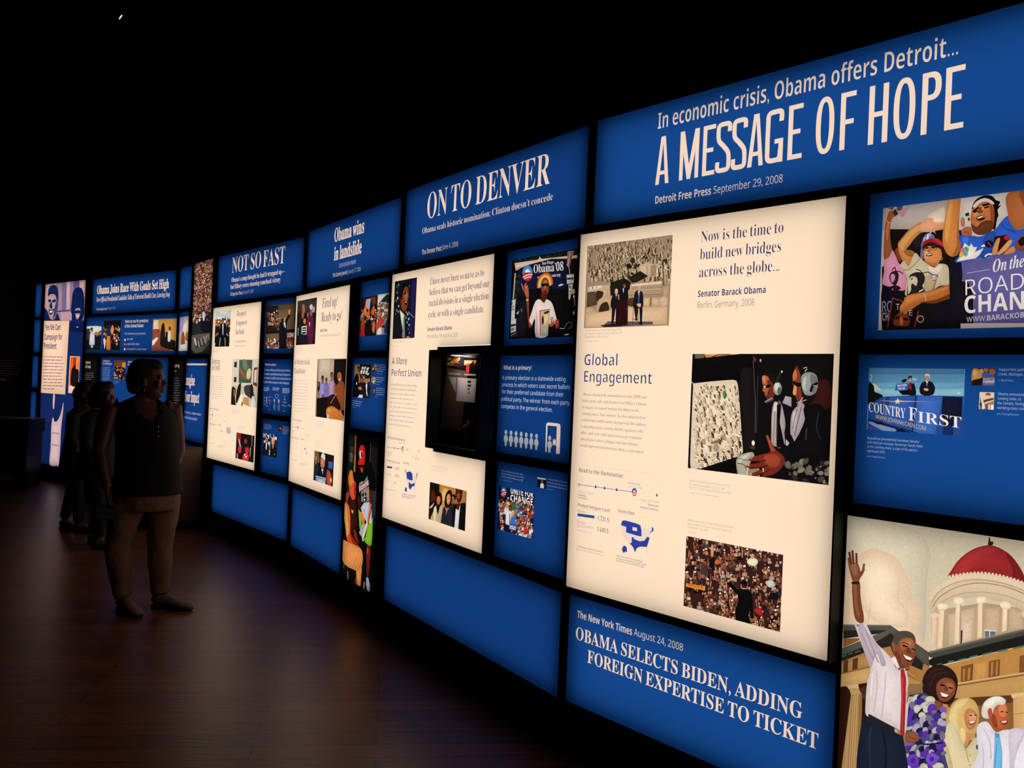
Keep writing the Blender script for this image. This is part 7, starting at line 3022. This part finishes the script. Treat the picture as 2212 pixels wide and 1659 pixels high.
def build_woman():
    base = Vector((-2.325, 5.69, 0))
    root = empty('person', base)
    tag(root, 'woman in black sleeveless top and beige trousers standing in profile', 'person')
    U = .003076
    W_ = lambda px, py, dy=0.0: ((px - 350 - .0426 * (1316 - py)) * U, dy, (1316 - py) * U)
    yaw = R(-48)                       # chest turned between the wall and the viewer
    side = Vector((-math.sin(yaw), math.cos(yaw), 0))        # towards her far shoulder
    T = lambda px, py, a, b: (*W_(px, py)[:2], W_(px, py)[2], a, b)
    torso = [T(341, 1090, .15, .185), T(341, 1060, .165, .195), T(340, 1020, .165, .185), T(340, 985, .155, .172), T(339, 950, .160, .172), T(336, 920, .155, .175), T(332, 895, .125, .185), T(329, 876, .085, .165), T(330, 866, .06, .10), T(333, 855, .052, .058)]
    bm = bmesh.new()
    slices(bm, torso, yaw)
    neck = [W_(331, 872), W_(334, 858), W_(338, 845)]
    ring_tube(bm, neck, [.062, .056, .055], 16)
    hp = Vector(W_(339, 857))
    q = head_mesh(bm, hp, R(7), 1.04)
    sn = Vector(W_(329, 882)) - side * .20
    sf = Vector(W_(331, 882)) + side * .20
    # near arm hangs, forearm swings forward with the folded paper
    el, wr = Vector(W_(268, 972, -.20)), Vector(W_(292, 1046, -.25))
    ring_tube(bm, [sn + side * .05 + Vector((0, 0, .012)), sn, sn.lerp(el, .35), sn.lerp(el, .7), el, el.lerp(wr, .35), el.lerp(wr, .75), wr], [.066, .064, .060, .053, .047, .046, .036, .029], 14)
    hd = Vector((.22, -.02, -1))
    hand_mesh(bm, wr, hd, (.9, .1, .2), (.1, -1, 0), .98, .75)
    # far arm mostly behind the body
    ef, wf = Vector(W_(386, 975, .17)), Vector(W_(378, 1040, .06))
    ring_tube(bm, [sf - side * .05, sf, sf.lerp(ef, .4), ef, ef.lerp(wf, .5), wf], [.064, .060, .055, .045, .04, .029], 14)
    hand_mesh(bm, wf, (-.2, -.4, -1), (-.9, .2, 0), (.4, -.8, 0), .95, .5)
    legs = []
    for hipx, knee, ank, rr in ((310, (285, 1180, -.07), (297, 1288, -.06), 1), (366, (358, 1180, .07), (362, 1288, .05), 1)):
        h, k_, a = Vector(W_(hipx, 1085, -.07 if hipx < 330 else .08)), Vector(W_(*knee)), Vector(W_(*ank))
        ring_tube(bm, [h, h.lerp(k_, .5), k_, k_.lerp(a, .35), k_.lerp(a, .8), a], [.088, .076, .056, .054, .038, .036], 14)
        legs.append((h, k_, a))
    body = fuse('body', bm, M['skin'], root, .0075)
    face_parts(root, q, 1.04)
    # hair: short rounded natural cut
    bm = bmesh.new()
    Rm = Matrix.Rotation(R(7), 3, 'Z')
    hq = lambda x, y, z: hp + Rm @ Vector((x * 1.04, y * 1.04, z * 1.04))
    for c_, r_ in (((-.03, 0, .165), (.098, .092, .085)), ((-.055, 0, .11), (.082, .088, .085)), ((-.075, 0, .06), (.050, .070, .05)), ((.03, 0, .205), (.062, .066, .040)), ((.055, .0, .192), (.036, .055, .03))):
        ball(bm, hq(*c_), r_)
    fuse('hair', bm, M['hair'], root, .009, 1)
    # hoop earring, arm bracelet
    for nm, c_, rad, th, ax in (('earring', hq(-.012, -.083, .045), .021, .0022, 'Y'), ('bracelet', wr.lerp(el, .1), .036, .003, None)):
        bm = bmesh.new()
        pts = [Vector((rad * math.cos(t), 0, rad * math.sin(t))) if ax else Vector((rad * math.cos(t), rad * math.sin(t), 0)) for t in np.linspace(0, 2 * math.pi, 25)]
        ring_tube(bm, [Vector(c_) + p for p in pts], [th] * 25, 6, up=(0, 1, 0) if ax else (0, 0, 1))
        bm_obj(nm, bm, M['gold'], root, True)
    # top: black, sleeveless, V neck
    bm = bmesh.new()
    tp = [T(343, 1064, .186, .212), T(342, 1040, .186, .208), T(341, 1000, .18, .196), T(341, 965, .186, .192), T(340, 940, .184, .192), T(337, 918, .172, .194), T(333, 897, .142, .196), T(330, 880, .104, .176), T(331, 869, .078, .124), T(333, 862, .068, .080)]
    fine = []
    for a_, b_ in zip(tp[:-1], tp[1:]):
        for t in (0, .25, .5, .75):
            fine.append(tuple(u + (v - u) * t for u, v in zip(a_, b_)))
    fine.append(tp[-1])
    n = 48
    rings = slices(bm, fine, yaw, n, caps=False)
    z0, z1 = W_(0, 905)[2], W_(0, 862)[2]
    kill = []
    for f in bm.faces:
        c_ = f.calc_center_median()
        if c_.z > z0:
            t = (c_.z - z0) / (z1 - z0)
            cx = Vector(W_(332, 880))
            ang = math.atan2(c_.y - cx.y, c_.x - cx.x) - yaw
            ang = (ang + math.pi) % (2 * math.pi) - math.pi
            if abs(ang) < .15 + .95 * t:
                kill.append(f)
    bmesh.ops.delete(bm, geom=kill, context='FACES')
    for f in bm.faces: f.smooth = True
    o = bm_obj('sleeveless_top', bm, M['top'], root, True)
    sd = o.modifiers.new('cloth', 'SOLIDIFY')
    sd.thickness = .006
    sd.offset = 1
    # buttons at the placket
    for py in (918, 928, 938):
        bm = bmesh.new()
        c_ = Vector(W_(341, py)) + Vector((math.cos(yaw), math.sin(yaw), 0)) * .186
        ball(bm, c_, (.006, .006, .006))
        bm_obj('button', bm, M['gold'], o, True)
    # trousers
    bm = bmesh.new()
    slices(bm, [T(341, 1100, .15, .19), T(341, 1075, .176, .202), T(341, 1045, .172, .198)], yaw)
    for (h, k_, a), sgn in zip(legs, (-1, 1)):
        ring_tube(bm, [h + Vector((0, 0, .05)), h, h.lerp(k_, .5), k_, k_.lerp(a, .35), k_.lerp(a, .75), a + Vector((0, 0, .012))], [(.10, .105), (.104, .108), (.093, .098), (.080, .082), (.076, .078), (.062, .066), (.058, .062)], 18)
    rnd = random.Random(4)
    o = fuse('trousers', bm, M['trouser'], root, .011, 3)
    dz = bpy.data.textures.new('creases', 'CLOUDS')
    dz.noise_scale = .09
    d_ = o.modifiers.new('creases', 'DISPLACE')
    d_.texture = dz
    d_.strength = .018
    # canvas shoes
    for (h, k_, a), ang, hx in zip(legs, (R(-40), R(-8)), ((a_ := 0), 1)):
        heel = (a.x - .05 * math.cos(ang), a.y - .05 * math.sin(ang), 0.0)
        s_ = shoe(root, heel, ang, 1.0, M['shoe'], M['sole'])
        laces(s_, heel, ang, 1.0, M['shoe'])
    # folded paper held in the near hand
    pr = empty('folded_leaflet', base + wr + hd.normalized() * .13 + Vector((-.01, -.01, -.02)), R(12))
    tag(pr, 'pale folded leaflet held in the hand of the woman in black top', 'leaflet')
    bm = bmesh.new()
    add_box(bm, -.068, .068, -.0065, -.0035, -.045, .045)
    bm_obj('front_leaf', bm, M['paper'], pr)
    bm = bmesh.new()
    add_box(bm, -.068, .068, -.0015, .0015, -.045, .045)
    add_box(bm, -.068, -.0665, -.0035, -.0015, -.045, .045)
    bm_obj('back_leaf', bm, M['paper'], pr)


def build_visitor(base, k, yaw, label, cloth, legcloth, shoes, soles, lean, hairs, collar=None, step=.22, build=1.0):
    root = empty('person', base, yaw)
    tag(root, label, 'person', 'two visitors in dark clothes behind the woman')
    L_ = lean
    v = lambda x, y, z: Vector((x * k + L_ * z / 1.6 * k, y * k, z * k))
    bm = bmesh.new()
    tr = [(.92, .11, .16), (1.0, .12, .165), (1.1, .105, .145), (1.2, .11, .155), (1.3, .10, .175), (1.36, .07, .14), (1.4, .05, .06)]
    slices(bm, [(*v(0, 0, z)[:2], z * k, a * k * build, b * k * build) for z, a, b in tr], 0)
    ring_tube(bm, [v(0, 0, 1.36), v(.015, 0, 1.45)], [.056 * k, .052 * k], 12)
    hp = v(.02, 0, 1.43)
    q = head_mesh(bm, hp, 0, k * 1.06)
    arms = []
    for s in (-1, 1):
        sh, el, wr = v(0, s * .185, 1.33), v(.02, s * .235, 1.06), v(.15 if s < 0 else .06, s * .22, .84)
        ring_tube(bm, [sh, sh.lerp(el, .5), el, el.lerp(wr, .5), wr], [.058 * k, .05 * k, .042 * k, .036 * k, .027 * k], 12)
        hand_mesh(bm, wr, (.25, 0, -1), (.2, -s, 0), (1, 0, .1), k * .92, .5)
        arms.append((sh, el, wr))
    legs = []
    for s, st in ((-1, step), (1, -step)):
        h, kn, an = v(0, s * .085, .92), v(st * .55 + .02, s * .09, .50), v(st, s * .09, .09)
        h.x, kn.x, an.x = 0 + L_ * .5 * k, (st * .55 + .02) * k, st * k
        ring_tube(bm, [h, h.lerp(kn, .5), kn, kn.lerp(an, .4), an], [.082 * k, .07 * k, .053 * k, .05 * k, .036 * k], 12)
        legs.append((h, kn, an))
    fuse('body', bm, M['skin'], root, .009)
    face_parts(root, q, k * 1.06)
    bm = bmesh.new()
    for c_, r_ in hairs:
        ball(bm, hp + Vector(c_) * k * 1.06, Vector(r_) * k)
    fuse('hair', bm, M['hair'], root, .011, 1)
    # long loose top with sleeves
    bm = bmesh.new()
    rows = [(.70, .17, .215), (.85, .16, .21), (1.0, .15, .195), (1.12, .14, .18), (1.22, .14, .185), (1.31, .125, .205), (1.37, .085, .165), (1.405, .062, .075)]
    slices(bm, [(*v(0, 0, z)[:2], z * k, a * k * build, b * k * build) for z, a, b in rows], 0)
    for sh, el, wr in arms:
        ring_tube(bm, [sh, sh.lerp(el, .5), el, el.lerp(wr, .6)], [.074 * k, .066 * k, .058 * k, .05 * k], 12)
    fuse('long_top', bm, cloth, root, .012, 3)
    bm = bmesh.new()
    slices(bm, [(*v(0, 0, z)[:2], z * k, a * k, b * k) for z, a, b in ((.82, .13, .17), (1.0, .135, .17))], 0)
    for h, kn, an in legs:
        ring_tube(bm, [h + Vector((0, 0, .05)), h.lerp(kn, .5), kn, kn.lerp(an, .5), an + Vector((0, 0, .03))], [.1 * k, .088 * k, .07 * k, .064 * k, .056 * k], 14)
    fuse('trousers', bm, legcloth, root, .012, 3)
    if collar:
        bm = bmesh.new()
        c0 = v(.01, 0, 1.405)
        pts = [c0 + Vector((.075 * k * math.cos(t), .085 * k * math.sin(t), .012 * k * math.cos(t))) for t in np.linspace(0, 2 * math.pi, 25)]
        ring_tube(bm, pts, [(.010 * k, .034 * k)] * 25, 8, up=(0, 0, 1))
        bm_obj('scarf', bm, collar, root, True)
    for (h, kn, an), s in zip(legs, (-1, 1)):
        heel = (an.x - .05 * k, an.y, 0)
        sh_ = shoe(root, heel, R(-6) * s, k, shoes, soles)
        laces(sh_, heel, R(-6) * s, k, soles)
    return root


def build_people():
    build_woman()
    build_visitor((-3.66, 7.66, 0), .875, R(-12), 'person with rounded dark hair, pale scarf and green shoes behind the woman', M['darkcloth'], M['darkcloth2'], M['green'], M['sole'], .0,
                  [((-.02, 0, .15), (.115, .115, .10)), ((-.05, 0, .09), (.11, .115, .10)), ((-.07, 0, .03), (.07, .10, .06)), ((.03, 0, .2), (.07, .08, .05))], collar=M['pale'], step=.10, build=1.12)
    build_visitor((-4.22, 8.33, 0), .87, R(-5), 'person in dark clothes with longer hair, left of the one in green shoes', M['darkcloth2'], M['darkcloth'], M['skin'], M['sole'], .10,
                  [((-.02, 0, .16), (.105, .1, .09)), ((-.06, 0, .1), (.09, .1, .1)), ((-.07, 0, .0), (.06, .09, .09)), ((.02, 0, .205), (.07, .07, .04))], step=.14, build=1.05)

# ------------------------------------------------------------------ put it together
build_room()
build_panels()
build_case()
build_furniture()
build_spot()
if 'build_people' in globals():
    build_people()
